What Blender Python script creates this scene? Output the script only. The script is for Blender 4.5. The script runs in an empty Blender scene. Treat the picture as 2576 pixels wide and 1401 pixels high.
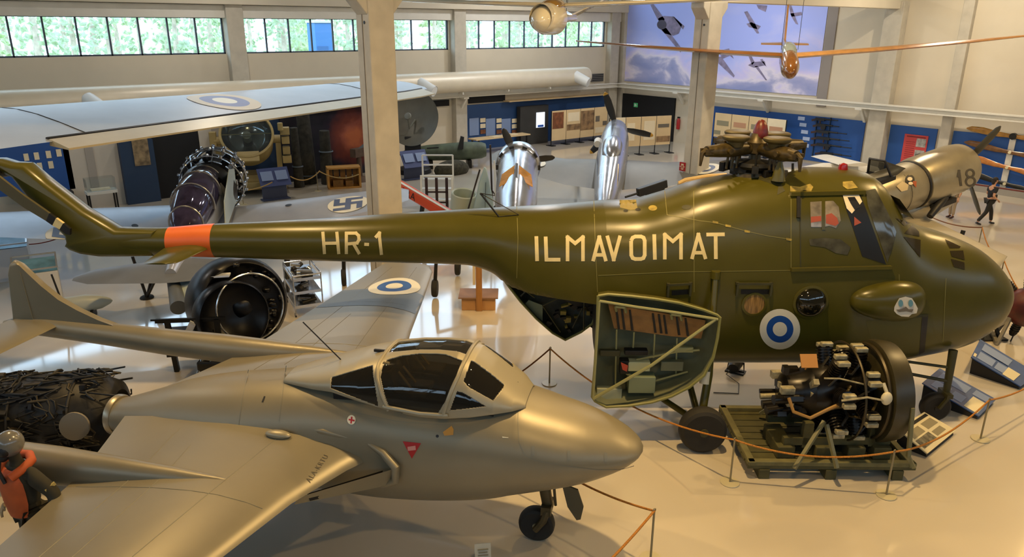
import bpy, bmesh, math, random
from mathutils import Matrix, Vector
import numpy as np
PI = math.pi
scn = bpy.context.scene
COL = scn.collection
# ---------------------------------------------------------------- camera
FPX = 1880.0; CX, CY = 1288.0, 700.5; EYE = 6.3
def _rot(p, r, w):
    cw, sw = np.cos(w), np.sin(w); cp, sp = np.cos(p), np.sin(p); cr, sr = np.cos(r), np.sin(r)
    return np.array([[cr, -sr, 0], [sr, cr, 0], [0, 0, 1]]) @ np.array([[1, 0, 0], [0, -sp, -cp], [0, cp, -sp]]) @ np.array([[cw, -sw, 0], [sw, cw, 0], [0, 0, 1]])
RC = _rot(*np.radians([18.7, .3, 39.1])); OC = np.array([0, 0, EYE])
cam_d = bpy.data.cameras.new('camera'); cam = bpy.data.objects.new('camera', cam_d); COL.objects.link(cam)
cam_d.sensor_fit = 'HORIZONTAL'; cam_d.sensor_width = 36.0; cam_d.lens = 36.0 * FPX / 2576.0
cam_d.clip_start = .05; cam_d.clip_end = 300
_m = Matrix.Identity(4)
for i in range(3):
    _m[i][0] = RC[0][i]; _m[i][1] = -RC[1][i]; _m[i][2] = -RC[2][i]
_m[2][3] = EYE
cam.matrix_world = _m
scn.camera = cam
# ---------------------------------------------------------------- exposure, world, lamps
scn.view_settings.view_transform = 'Standard'; scn.view_settings.look = 'None'
scn.view_settings.gamma = 1.0; scn.view_settings.use_curve_mapping = False
scn.view_settings.exposure = 0.0
wd = bpy.data.worlds.new('daylight'); scn.world = wd; wd.use_nodes = True
_bg = wd.node_tree.nodes['Background']; _bg.inputs[0].default_value = (.66, .83, 1, 1); _bg.inputs[1].default_value = 5.2
def area(name, loc, size, power, color, rot=(0, 0, 0), portal=False, sizey=None, shape='DISK'):
    l = bpy.data.lights.new(name, 'AREA'); l.shape = shape; l.size = size; l.energy = power; l.color = color
    if sizey: l.size_y = sizey
    if portal: l.cycles.is_portal = True
    o = bpy.data.objects.new(name, l); COL.objects.link(o); o.location = loc; o.rotation_euler = rot
    return o
WARM = (1.0, .66, .27); MID = (1.0, .86, .66); COOL = (1.0, .93, .86)
for lx, ly, pw in [(7.6, 5.6, 620), (2.2, 12.6, 430), (12.5, 10.5, 200), (16.5, 3.2, 520), (25, 4.5, 420), (3.0, 1.0, 160)]:
    area('ceiling_lamp', (lx, ly, 9.6), .34, pw * 1.12, WARM)
for lx, ly, pw in [(-1, 20, 110), (9, 21, 110), (20.5, 13.0, 200), (30.5, 12, 300), (30, 22, 200), (19, 22, 150), (10, 28, 100), (24, 28, 110)]:
    area('ceiling_lamp', (lx, ly, 9.6), .34, pw * 1.5, MID if ly < 15 else COOL)
area('mural_fill_light', (28.5, 25.7, 10.6), .5, 420, (.86, .92, 1.0), (0, math.radians(48), 0))  # cool fill light added to brighten the mural
# ---------------------------------------------------------------- pixel helpers (photograph -> point in the hall)
def ray(x, y): return RC.T @ np.array([(x - CX) / FPX, (y - CY) / FPX, 1.0])
def onz(x, y, z=0.0):
    d = ray(x, y); return OC + d * ((z - EYE) / d[2])
def onY(x, y, Y):
    d = ray(x, y); return OC + d * (Y / d[1])
def onX(x, y, X):
    d = ray(x, y); return OC + d * (X / d[0])
def atd(x, y, dep): return OC + ray(x, y) * dep
def onpl(x, y, p0, n):
    d = ray(x, y); n = np.array(n); return OC + d * (((np.array(p0) - OC) @ n) / (d @ n))
class Frame:                                    # a thing's own axes: x forward, y left, z up
    def __init__(s, o, deg):
        s.o = np.array([float(o[0]), float(o[1]), float(o[2]) if len(o) > 2 else 0.0]); s.deg = deg; a = math.radians(deg)
        s.h = np.array([math.cos(a), math.sin(a), 0]); s.l = np.array([-s.h[1], s.h[0], 0])
    def loc(s, P):
        q = np.array(P) - s.o; return np.array([q @ s.h, q @ s.l, q[2]])
    def lat(s, x, y, lat):                      # pixel -> local point on the plane y = lat
        return s.loc(onpl(x, y, s.o + lat * s.l, s.l))
    def z(s, x, y, z): return s.loc(onz(x, y, z))
    def surf(s, x, y, f, off=0.0):              # pixel -> local point on the near flank y = -f(x, z)
        lat = -.8
        for _ in range(14):
            q = s.lat(x, y, lat); lat = .5 * lat - .5 * (f(q[0], q[2]) + off)
        return s.lat(x, y, lat)
# ---------------------------------------------------------------- materials
def lin(h):
    h = h.lstrip('#'); c = [int(h[i:i + 2], 16) / 255 for i in (0, 2, 4)]
    return tuple(((v + .055) / 1.055) ** 2.4 if v > .04045 else v / 12.92 for v in c) + (1,)
MATS = {}
def mat(name, col, rough=.6, metal=0.0, var=0.0, vs=6.0, bump=0.0, bs=40.0, coat=0.0, spec=.5, emit=None, es=0.0, stretch=None, col2=None, rvar=0.0):
    if name in MATS: return MATS[name]
    m = bpy.data.materials.new(name); m.use_nodes = True; nt = m.node_tree; b = nt.nodes['Principled BSDF']
    c = lin(col)
    b.inputs['Base Color'].default_value = c; b.inputs['Roughness'].default_value = rough; b.inputs['Metallic'].default_value = metal
    b.inputs['Specular IOR Level'].default_value = spec; b.inputs['Coat Weight'].default_value = coat
    b.inputs['Coat Roughness'].default_value = .12
    if emit: b.inputs['Emission Color'].default_value = lin(emit); b.inputs['Emission Strength'].default_value = es
    if var or bump or rvar:
        tc = nt.nodes.new('ShaderNodeTexCoord'); mp = nt.nodes.new('ShaderNodeMapping'); nt.links.new(tc.outputs['Object'], mp.inputs[0])
        if stretch: mp.inputs['Scale'].default_value = stretch
        n = nt.nodes.new('ShaderNodeTexNoise'); n.inputs['Scale'].default_value = vs; n.inputs['Detail'].default_value = 5
        nt.links.new(mp.outputs[0], n.inputs[0])
        if var:
            r = nt.nodes.new('ShaderNodeValToRGB'); nt.links.new(n.outputs[0], r.inputs[0])
            r.color_ramp.elements[0].position = .33; r.color_ramp.elements[1].position = .67
            d = lin(col2) if col2 else tuple(v * (1 - var) for v in c[:3]) + (1,)
            r.color_ramp.elements[0].color = d
            r.color_ramp.elements[1].color = c if col2 else tuple(min(1, v * (1 + var * .5)) for v in c[:3]) + (1,)
            nt.links.new(r.outputs[0], b.inputs['Base Color'])
        if rvar:
            q = nt.nodes.new('ShaderNodeMapRange'); nt.links.new(n.outputs[0], q.inputs[0])
            q.inputs[3].default_value = max(.02, rough - rvar); q.inputs[4].default_value = rough + rvar
            nt.links.new(q.outputs[0], b.inputs['Roughness'])
        if bump:
            n2 = nt.nodes.new('ShaderNodeTexNoise'); n2.inputs['Scale'].default_value = bs; nt.links.new(mp.outputs[0], n2.inputs[0])
            bp = nt.nodes.new('ShaderNodeBump'); bp.inputs['Strength'].default_value = bump; bp.inputs['Distance'].default_value = .02
            nt.links.new(n2.outputs[0], bp.inputs['Height']); nt.links.new(bp.outputs[0], b.inputs['Normal'])
    MATS[name] = m; return m
def glass(name, tint, trans=.8, rough=.03):
    if name in MATS: return MATS[name]
    m = bpy.data.materials.new(name); m.use_nodes = True; nt = m.node_tree; nt.nodes.clear()
    out = nt.nodes.new('ShaderNodeOutputMaterial'); mx = nt.nodes.new('ShaderNodeMixShader'); mx2 = nt.nodes.new('ShaderNodeMixShader')
    t = nt.nodes.new('ShaderNodeBsdfTransparent'); g = nt.nodes.new('ShaderNodeBsdfGlossy'); d = nt.nodes.new('ShaderNodeBsdfDiffuse'); lw = nt.nodes.new('ShaderNodeLayerWeight'); pw_ = nt.nodes.new('ShaderNodeMath'); fr = nt.nodes.new('ShaderNodeMath')
    t.inputs[0].default_value = lin(tint); g.inputs['Roughness'].default_value = rough; d.inputs[0].default_value = tuple(v * .25 for v in lin(tint)[:3]) + (1,)
    lw.inputs[0].default_value = .5; pw_.operation = 'POWER'; pw_.inputs[1].default_value = 5.0; nt.links.new(lw.outputs['Facing'], pw_.inputs[0]); fr.operation = 'MULTIPLY_ADD'; nt.links.new(pw_.outputs[0], fr.inputs[0]); fr.inputs[1].default_value = .9; fr.inputs[2].default_value = .045
    mx2.inputs[0].default_value = trans; nt.links.new(d.outputs[0], mx2.inputs[1]); nt.links.new(t.outputs[0], mx2.inputs[2])
    nt.links.new(fr.outputs[0], mx.inputs[0]); nt.links.new(mx2.outputs[0], mx.inputs[1]); nt.links.new(g.outputs[0], mx.inputs[2])
    nt.links.new(mx.outputs[0], out.inputs[0]); MATS[name] = m; return m
# ---------------------------------------------------------------- mesh builder
def rotm(axis, deg): return Matrix.Rotation(math.radians(deg), 3, axis)
class B:
    def __init__(s): s.v = []; s.f = []; s.m = []
    def add(s, vs, fs, mi=0):
        k = len(s.v); s.v += [tuple(map(float, p)) for p in vs]; s.f += [tuple(i + k for i in f) for f in fs]; s.m += [mi] * len(fs); return s
    def box(s, c, d, rot=None, mi=0, taper=1.0):
        x, y, z = [q / 2 for q in d]; vs = []
        for sz in (-1, 1):
            t = taper if sz > 0 else 1
            for sx, sy in ((-1, -1), (1, -1), (1, 1), (-1, 1)):
                p = Vector((sx * x * t, sy * y * t, sz * z))
                if rot is not None: p = rot @ p
                vs.append((p.x + c[0], p.y + c[1], p.z + c[2]))
        return s.add(vs, [(3, 2, 1, 0), (4, 5, 6, 7), (0, 1, 5, 4), (1, 2, 6, 5), (2, 3, 7, 6), (3, 0, 4, 7)], mi)
    def bar(s, p, q, w, h=None, mi=0, up=(0, 0, 1)):
        h = h or w; p = Vector(p); q = Vector(q); d = (q - p); L = d.length; d.normalize()
        u = Vector(up)
        if abs(d.dot(u)) > .97: u = Vector((1, 0, 0))
        a = d.cross(u).normalized(); b = a.cross(d)
        vs = [p + e * d * L + a * sx * w / 2 + b * sy * h / 2 for e in (0, 1) for sx, sy in ((-1, -1), (1, -1), (1, 1), (-1, 1))]
        return s.add(vs, [(3, 2, 1, 0), (4, 5, 6, 7), (0, 1, 5, 4), (1, 2, 6, 5), (2, 3, 7, 6), (3, 0, 4, 7)], mi)
    def loft(s, rings, cap=(True, True), closed=True, mi=0):
        n = len(rings[0]); k = len(s.v); s.v += [tuple(map(float, p)) for r in rings for p in r]; fs = []
        for i in range(len(rings) - 1):
            for j in range(n if closed else n - 1):
                a = k + i * n + j; b = k + i * n + (j + 1) % n; fs.append((a, b, b + n, a + n))
        if cap[0]: fs.append(tuple(k + j for j in reversed(range(n))))
        if cap[1]: fs.append(tuple(k + (len(rings) - 1) * n + j for j in range(n)))
        s.f += fs; s.m += [mi] * len(fs); return s
    def tube(s, pts, r, n=8, mi=0, cap=True):
        P = [Vector(p) for p in pts]; rs = r if isinstance(r, (list, tuple)) else [r] * len(P); rings = []; pa = None
        for i, p in enumerate(P):
            d = (P[min(i + 1, len(P) - 1)] - P[max(i - 1, 0)])
            d = d.normalized() if d.length > 1e-9 else Vector((0, 0, 1))
            if pa is None: pa = d.orthogonal().normalized()
            a = pa - d * pa.dot(d); a = a.normalized() if a.length > 1e-6 else d.orthogonal().normalized(); pa = a; b = d.cross(a)
            rings.append([p + (a * math.cos(2 * PI * j / n) + b * math.sin(2 * PI * j / n)) * rs[i] for j in range(n)])
        return s.loft(rings, (cap, cap), True, mi)
    def cyl(s, p, q, r, r2=None, n=16, mi=0, cap=True): return s.tube([p, q], [r, r if r2 is None else r2], n, mi, cap)
    def lathe(s, prof, o=(0, 0, 0), ax=(0, 0, 1), n=24, mi=0, cap=(True, True)):
        d = Vector(ax).normalized(); a = d.orthogonal().normalized(); b = d.cross(a); o = Vector(o)
        return s.loft([[o + d * z + (a * math.cos(2 * PI * j / n) + b * math.sin(2 * PI * j / n)) * max(r, 1e-4) for j in range(n)] for r, z in prof], cap, True, mi)
    def ell(s, c, r, n=16, k=10, mi=0, rot=None):
        rings = []
        for i in range(k + 1):
            t = -PI / 2 + PI * i / k; cz = max(math.cos(t), 1e-3); row = []
            for j in range(n):
                p = Vector((r[0] * cz * math.cos(2 * PI * j / n), r[1] * cz * math.sin(2 * PI * j / n), r[2] * math.sin(t)))
                if rot is not None: p = rot @ p
                row.append((p.x + c[0], p.y + c[1], p.z + c[2]))
            rings.append(row)
        return s.loft(rings, (True, True), True, mi)
    def torus(s, c, R, r, ax=(0, 0, 1), n=28, k=10, mi=0, flat=1.0):
        d = Vector(ax).normalized(); a = d.orthogonal().normalized(); b = d.cross(a); c = Vector(c); rings = []
        for i in range(n + 1):
            e = a * math.cos(2 * PI * i / n) + b * math.sin(2 * PI * i / n)
            rings.append([c + e * (R + r * math.cos(2 * PI * j / k)) + d * r * flat * math.sin(2 * PI * j / k) for j in range(k)])
        return s.loft(rings, (False, False), True, mi)
    def prism(s, poly, depth, fn, mi=0):        # poly of 2-D points; fn(u, v, w) -> 3-D, w = 0 or depth
        n = len(poly); vs = [fn(u, v, 0) for u, v in poly] + [fn(u, v, depth) for u, v in poly]
        return s.add(vs, [tuple(range(n))[::-1], tuple(range(n, 2 * n))] + [(i, (i + 1) % n, n + (i + 1) % n, n + i) for i in range(n)], mi)
    def quad(s, pts, mi=0): return s.add(pts, [tuple(range(len(pts)))], mi)
    def build(s, name, mats, parent=None, smooth=38, bevel=0.0, loc=None, rotz=None, recalc=True):
        me = bpy.data.meshes.new(name); me.from_pydata(s.v, [], s.f)
        if not isinstance(mats, (list, tuple)): mats = [mats]
        for m in mats: me.materials.append(m)
        me.polygons.foreach_set('material_index', s.m)
        if recalc:
            bm = bmesh.new(); bm.from_mesh(me); bmesh.ops.recalc_face_normals(bm, faces=bm.faces); bm.to_mesh(me); bm.free()
        if smooth:
            me.polygons.foreach_set('use_smooth', [True] * len(me.polygons)); me.set_sharp_from_angle(angle=math.radians(smooth))
        me.update()
        o = bpy.data.objects.new(name, me); COL.objects.link(o)
        if parent is not None: o.parent = parent
        if loc is not None: o.location = loc
        if rotz is not None: o.rotation_euler = (0, 0, math.radians(rotz))
        if bevel:
            bv = o.modifiers.new('bevel', 'BEVEL'); bv.width = bevel; bv.segments = 2; bv.limit_method = 'ANGLE'; bv.angle_limit = math.radians(40)
        return o
def tag(o, label, cat, group=None, kind=None):
    if label: o['label'] = label
    if cat: o['category'] = cat
    if group: o['group'] = group
    if kind: o['kind'] = kind
    return o
def thing(name, label, cat, loc=(0, 0, 0), deg=0, group=None):
    o = bpy.data.objects.new(name, None); COL.objects.link(o); o.location = tuple(map(float, loc)); o.rotation_euler = (0, 0, math.radians(deg))
    o.empty_display_size = .2
    return tag(o, label, cat, group)
def struct(name, b, m, **k): return tag(b.build(name, m, **k), None, None, kind='structure')
def fthing(name, label, cat, fr, group=None): return thing(name, label, cat, fr.o, fr.deg, group)
def dup(root, loc, deg=None, label=None):
    r = root.copy(); COL.objects.link(r); r.location = tuple(map(float, loc))
    if deg is not None: r.rotation_euler = (0, 0, math.radians(deg))
    if label: r['label'] = label
    for ch in list(root.children):
        c = ch.copy(); COL.objects.link(c); c.parent = r
        for g in ch.children:
            d = g.copy(); COL.objects.link(d); d.parent = c
    return r
# superelliptic body from a station table (x, top, bottom, half width, exponent)
class Body:
    def __init__(s, st):
        s.st = np.array(sorted(st), float); s.x = s.st[:, 0]
        X = s.x; s.d = []
        for k in range(1, 5):
            Y = s.st[:, k]; h = np.diff(X); de = np.diff(Y) / h; m = np.zeros(len(X)); m[0] = de[0]; m[-1] = de[-1]
            for i in range(1, len(X) - 1): m[i] = 0 if de[i - 1] * de[i] <= 0 else 2 * de[i - 1] * de[i] / (de[i - 1] + de[i])
            s.d.append(m)
    def at(s, x):
        X = s.x; x = min(max(x, X[0]), X[-1]); i = min(max(int(np.searchsorted(X, x)) - 1, 0), len(X) - 2); h = X[i + 1] - X[i]; t = (x - X[i]) / h; o = []
        for k in range(4):
            a, b = s.st[i, k + 1], s.st[i + 1, k + 1]; ma, mb = s.d[k][i] * h, s.d[k][i + 1] * h
            o.append((2 * t ** 3 - 3 * t * t + 1) * a + (t ** 3 - 2 * t * t + t) * ma + (3 * t * t - 2 * t ** 3) * b + (t ** 3 - t * t) * mb)
        return o
    def half(s, x, z):
        zt, zb, a, n = s.at(x); q = abs(z - (zt + zb) / 2) / max((zt - zb) / 2, 1e-3)
        return a * max(1 - min(q, 1) ** n, 0.0) ** (1 / n)
    def ring(s, x, N=40):
        zt, zb, a, n = s.at(x); zc, h = (zt + zb) / 2, (zt - zb) / 2; r = []
        for i in range(N):
            t = 2 * PI * i / N; c, q = math.cos(t), math.sin(t)
            r.append((x, a * math.copysign(abs(c) ** (2 / n), c), zc + h * math.copysign(abs(q) ** (2 / n), q)))
        return r
    def mesh(s, b, x0=None, x1=None, n=60, N=40, cap=(True, True), mi=0):
        x0 = s.x[0] if x0 is None else x0; x1 = s.x[-1] if x1 is None else x1
        xs = sorted(set([round(v, 4) for v in np.linspace(x0, x1, n)] + [v for v in s.x if x0 < v < x1]))
        return b.loft([s.ring(x, N) for x in xs], cap, True, mi)
# flat shapes laid onto a curved flank: polygons in (u, v) -> fn(u, v)
def patch(name, polys, fn, m, parent, seg=.12, mi=None):
    bm = bmesh.new()
    for p in polys:
        vs = [bm.verts.new((q[0], q[1], 0)) for q in p]
        try: bm.faces.new(vs)
        except ValueError: pass
    bmesh.ops.triangulate(bm, faces=bm.faces[:])
    for _ in range(5):
        ed = [e for e in bm.edges if e.calc_length() > seg]
        if not ed: break
        bmesh.ops.subdivide_edges(bm, edges=ed, cuts=1); bmesh.ops.triangulate(bm, faces=bm.faces[:])
    bm.verts.ensure_lookup_table(); bm.verts.index_update()
    b = B(); b.add([fn(v.co.x, v.co.y) for v in bm.verts], [tuple(v.index for v in f.verts) for f in bm.faces]); bm.free()
    return b.build(name, m, parent, smooth=60, recalc=False)
def stroke(pts, w, closed=False, ext=None):     # poly-line -> quads (2-D)
    out = []; P = [np.array(p, float) for p in pts]
    if closed: P.append(P[0])
    ext = w / 2 if ext is None else ext
    for i in range(len(P) - 1):
        a, c = P[i], P[i + 1]; d = c - a; L = np.hypot(*d)
        if L < 1e-9: continue
        d = d / L; n = np.array([-d[1], d[0]]) * w / 2
        ea = ext if (i > 0 or closed) else 0; eb = ext if (i < len(P) - 2 or closed) else 0
        a = a - d * ea; c = c + d * eb; out.append([a - n, c - n, c + n, a + n])
    return out
def circ(c, r, n=36, ry=None): return [(c[0] + r * math.cos(2 * PI * i / n), c[1] + (ry or r) * math.sin(2 * PI * i / n)) for i in range(n)]
def ringpoly(c, r0, r1, n=36, k0=0, k1=None):
    return [[(c[0] + r * math.cos(2 * PI * i / n), c[1] + r * math.sin(2 * PI * i / n)) for r, i in ((r0, i), (r1, i), (r1, i + 1), (r0, i + 1))] for i in range(n)]
AF = [(1, 0), (.9, .18), (.75, .5), (.55, .84), (.38, .99), (.25, .97), (.12, .72), (.05, .45), (.015, .24), (0, 0)]
def wing(b, secs, mi=0, cap=(True, True), low=.55):   # secs: (leading edge point, trailing edge point, thickness)
    rings = []
    for le, te, t in secs:
        le, te = Vector(le), Vector(te); r = []
        for c, q in AF: r.append(le + (te - le) * c + Vector((0, 0, q * t * .6)))
        for c, q in reversed(AF[1:-1]): r.append(le + (te - le) * c - Vector((0, 0, q * t * .6 * low)))
        rings.append(r)
    return b.loft(rings, cap, True, mi)
def wing_top(secs, k, c, off=.006):             # point on the upper surface: k along the sections, c along the chord
    k = min(max(k, 0), len(secs) - 1.0001); i = int(k); f = k - i
    def pt(s):
        le, te, t = Vector(s[0]), Vector(s[1]), s[2]; q = np.interp(c, [a[0] for a in AF][::-1], [a[1] for a in AF][::-1])
        return le + (te - le) * c + Vector((0, 0, q * t * .6 + off))
    return pt(secs[i]).lerp(pt(secs[i + 1]), f)
# ---------------------------------------------------------------- the hall
XE, YN = 34.57, 32.4
M_wall = mat('wall_paint', '#cfc4ae', .75, var=.06, vs=.6, bump=.02)
M_white = mat('white_paint', '#d9d5c9', .6, var=.05, vs=2)
M_col = mat('column_paint', '#bcb4a3', .6, var=.10, vs=3)
M_floor = mat('floor_coating', '#c9bfac', .36, var=.07, vs=.35, coat=1.0, rvar=.06)
M_floor.node_tree.nodes['Principled BSDF'].inputs['Coat IOR'].default_value = 2.0; M_floor.node_tree.nodes['Principled BSDF'].inputs['Coat Roughness'].default_value = .07
M_blue = mat('blue_board', '#1d4f97', .55, var=.08, vs=1)
M_navy = mat('dark_blue_board', '#16314f', .6)
M_black = mat('black_paint', '#151517', .5)
M_char = mat('charcoal_wall', '#33322f', .7, var=.15, vs=2)
M_dark = mat('niche_black', '#0e0f12', .8)
M_frame = mat('window_bar', '#3c4654', .5)
M_pane = glass('window_glass', '#f2f8fb', .97)
M_beige = mat('beige_panel', '#d8bd8f', .6, var=.06, vs=1.5)
M_paper = mat('pale_panel', '#e6d6b4', .6, var=.05, vs=2)
M_ink = mat('print_grey', '#6c6458', .7)
M_brownp = mat('print_brown', '#7d4a2a', .7, var=.35, vs=6)
M_red = mat('red_paint', '#a51d1f', .45)
wn = 0
b = B(); b.box((10.2, 9.7, -.1), (49.2, 46.0, .2)); struct('floor', b, M_floor, smooth=0)
# north wall with window bands: lower band z 5.13-6.57 (seen), upper band 8.0-10 (above the frame, throws the glare on the floor)
bays = [(-8.0, -.2), (.45, 11.1), (11.82, 22.18), (23.08, 33.3)]
b = B()
def wallbox(x0, x1, z0, z1): b.box(((x0 + x1) / 2, YN + .15, (z0 + z1) / 2), (x1 - x0, .3, z1 - z0))
wallbox(-14, XE + .3, -.1, 5.13); wallbox(-14, XE + .3, 6.57, 7.75); wallbox(-14, XE + .3, 10.5, 11.2)
prev = -14
for x0, x1 in bays:
    wallbox(prev, x0, 5.13, 6.57); wallbox(prev, x0, 7.75, 10.5); prev = x1
wallbox(prev, XE + .3, 5.13, 6.57); wallbox(prev, XE + .3, 7.75, 10.5)
struct('wall_north', b, M_wall, smooth=0)
for band, (z0, z1) in enumerate(((5.13, 6.57), (7.75, 10.5))):
    for x0, x1 in bays:
        wn += 1; w = B(); n = max(1, round((x1 - x0) / 1.02))
        for zz in (z0 + .03, z1 - .03): w.box(((x0 + x1) / 2, YN + .12, zz), (x1 - x0, .08, .06))
        for i in range(n + 1): w.box((x0 + .03 + (x1 - x0 - .06) * i / n, YN + .12, (z0 + z1) / 2), (.06, .08, z1 - z0))
        wf = struct('window_%d' % wn, w, M_frame, smooth=0)
        g = B(); g.box(((x0 + x1) / 2, YN + .13, (z0 + z1) / 2), (x1 - x0 - .02, .012, z1 - z0 - .02)); g.build('pane', M_pane, wf, smooth=0)
        area('window_daylight', ((x0 + x1) / 2, YN + .4, (z0 + z1) / 2), x1 - x0, 1, (1, 1, 1), (math.radians(-90), 0, 0), True, z1 - z0, 'RECTANGLE')
# wall east, wall west, ceiling
b = B(); b.box((XE + .15, 10, 5.55), (.3, 46, 11.3)); struct('wall_east', b, M_wall, smooth=0)
M_back = mat('back_wall_paint', '#8f887a', .8)
SB = [(-13.2 + 9.6 * k, -4.6 + 9.6 * k) for k in range(5)]; WB = [(-12 + 9 * k, -4 + 9 * k) for k in range(5)]; ZB = (7.2, 9.8)
def backwall(name, spans, lo, hi, box):      # unseen wall behind the camera; its window band is added for cool fill
    global wn
    bb = B(); bb.box(*box(lo, hi, -.1, ZB[0])); bb.box(*box(lo, hi, ZB[1], 11.2)); pv = lo
    for a, c in spans + [(hi, hi)]: bb.box(*box(pv, a, *ZB)); pv = c
    struct(name, bb, M_back, smooth=0)
    for a, c in spans:
        wn += 1; w = B()
        for k in range(9): u = a + (c - a) * k / 8; w.box(*box(u - .03, u + .03, *ZB))
        wf = struct('window_%d' % wn, w, M_frame, smooth=0); g = B(); cc, dd = box(a, c, *ZB); g.box(cc, tuple(.012 if abs(v - .3) < 1e-6 else v for v in dd)); g.build('pane', M_pane, wf, smooth=0)
        yield (a + c) / 2, c - a
zc_, zh_ = sum(ZB) / 2, ZB[1] - ZB[0]
for u, L_ in backwall('wall_south', SB, -14.0, XE, lambda a, c, z0, z1: (((a + c) / 2, -13.15, (z0 + z1) / 2), (c - a, .3, z1 - z0))): area('window_daylight', (u, -13.6, zc_), L_, 1, (1, 1, 1), (math.radians(90), 0, 0), True, zh_, 'RECTANGLE')
for u, L_ in backwall('wall_west', WB, -13.0, 32.4, lambda a, c, z0, z1: ((-14.15, (a + c) / 2, (z0 + z1) / 2), (.3, c - a, z1 - z0))): area('window_daylight', (-14.6, u, zc_), L_, 1, (1, 1, 1), (0, math.radians(-90), 0), True, zh_, 'RECTANGLE')
b = B(); b.box((10.2, 9.7, 11.25), (49.2, 46.0, .2)); struct('ceiling', b, mat('ceiling_grey', '#8d887e', .8), smooth=0)
# pilasters and beams (trim)
tn = 0
def trim(bb, m=M_col, bevel=.02):
    global tn; tn += 1; return struct('trim_%d' % tn, bb, m, smooth=0, bevel=bevel)
for x in (.1, 11.46, 22.62, 33.75):
    b = B(); b.box((x, YN - .2, 5.5), (.7, .42, 11)); trim(b)
b = B(); b.box((12, YN - .3, 7.25), (48, .6, .42)); trim(b, M_wall)                       # lintel beam above the seen windows
b = B(); b.box((12, YN - .12, 6.78), (48, .26, .5)); trim(b, M_white)
b = B(); b.box((16, 16.1, 7.35), (38, .5, .6)); trim(b, M_wall)                            # beam over the row of pillars
def haunched(x, y, w, d, top=7.06, hz=.55, hw=.3):
    bb = B(); bb.box((x, y, top / 2), (w, d, top))
    bb.prism([(-w / 2 - hw, top), (w / 2 + hw, top), (w / 2 + hw, top - hz * .35), (w / 2, top - hz), (-w / 2, top - hz), (-w / 2 - hw, top - hz * .35)], d * .86, lambda u, v, k: (x + u, y - d * .43 + k, v))
    return bb
for i, (px, rgt) in enumerate(((981, 1007), (1744, 1790))):
    c = onz(977 if i == 0 else 1740, 707 if i == 0 else 551, 0); k = 16.1 / c[1]; x = c[0] * k
    o = haunched(x, 16.1, .66, .62).build('pillar', M_col, smooth=0, bevel=.03)
    tag(o, ['thick cream concrete pillar rising left of the radar dish behind the tail boom', 'cream concrete pillar in front of the cloud mural, behind the rotor head'][i], 'pillar', None)
    if i == 1: PIL2 = x
    g = B(); g.box((x - .335, 16.1, 3.4), (.012, .02, 6.6)); g.build('groove', M_ink, o, smooth=0); g = B(); g.cyl((x - .325, 16.0, 6.35), (x - .345, 16.0, 6.35), .035); g.build('hole', M_black, o)
for y, w in ((16.1, .8), (13.25, .42)):
    if w > .5: b = haunched(XE - .25, y, .5, w, 7.35, .55, .05)
    else: b = B(); b.box((XE - .14, y, 5.5), (.28, w, 11))
    trim(b)
b = B(); b.box((XE - .12, 32.1, 5.5), (.26, .5, 11)); trim(b)
b = B(); b.box((XE - .03, 19.1, 5.0), (.06, .5, 4.6)); trim(b, mat('grey_strip', '#8d8580', .7))
# crane rails on brackets
b = B()
for z, w in ((3.06, .5), (2.86, .5)): b.box((13, YN - .55, z), (XE + 14, w * .6, .05))
b.box((13, YN - .55, 2.96), (XE + 14, .08, .24)); trim(b, M_white, 0)
b = B()
for z in (3.06, 2.86): b.box((XE - .6, 10, z), (.34, 44.0, .05))
b.box((XE - .6, 10, 2.96), (.08, 44.0, .24)); trim(b, M_white, 0)
for x in (.1, 11.46, 22.62):
    b = B(); b.bar((x, YN - .4, 2.3), (x, YN - .85, 2.82), .1, .1); b.box((x, YN - .55, 2.8), (.3, .6, .08)); trim(b, M_white, 0)
for y in (16.85, 21.9, 27.3):
    b = B(); b.bar((XE - .05, y, 2.2), (XE - .6, y, 2.82), .12, .12); b.box((XE - .45, y, 2.81), (.8, .3, .08)); trim(b, M_white, 0)
# air duct with nozzles
DU = thing('air_duct', 'long pale round ventilation duct along the north wall under the windows', 'duct', (0, YN - 1.0, 3.62))
M_duct = mat('duct_paint', '#d8cdb6', .38, var=.04, vs=2, metal=.1)
xe = onY(1476, 200, YN - 1.0)[0]
b = B(); b.tube([(-13, 0, 0), (xe - .25, 0, 0), (xe - .06, 0, 0), (xe, 0, 0)], [.5, .5, .47, .38], 32); b.build('pipe', M_duct, DU)
for px, py in ((236, 258), (1072, 222), (1462, 202)):
    x = onY(px, py, YN - 1.7)[0]; b = B(); b.tube([(x - .1, -.3, .05), (x + .08, -.72, -.14), (x + .22, -1.05, -.28)], [.3, .28, .26], 20, cap=False)
    b.tube([(x + .22, -1.05, -.28), (x + .05, -.66, -.1)], [.24, .24], 20); b.build('nozzle', mat('duct_white', '#dfe0dd', .4), DU)
for k in range(12):
    x = -4 + k * 2.9; b = B(); b.box((x, -.1, -.52), (.06, .4, .1)); b.build('saddle', M_white, DU, smooth=0)
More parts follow.
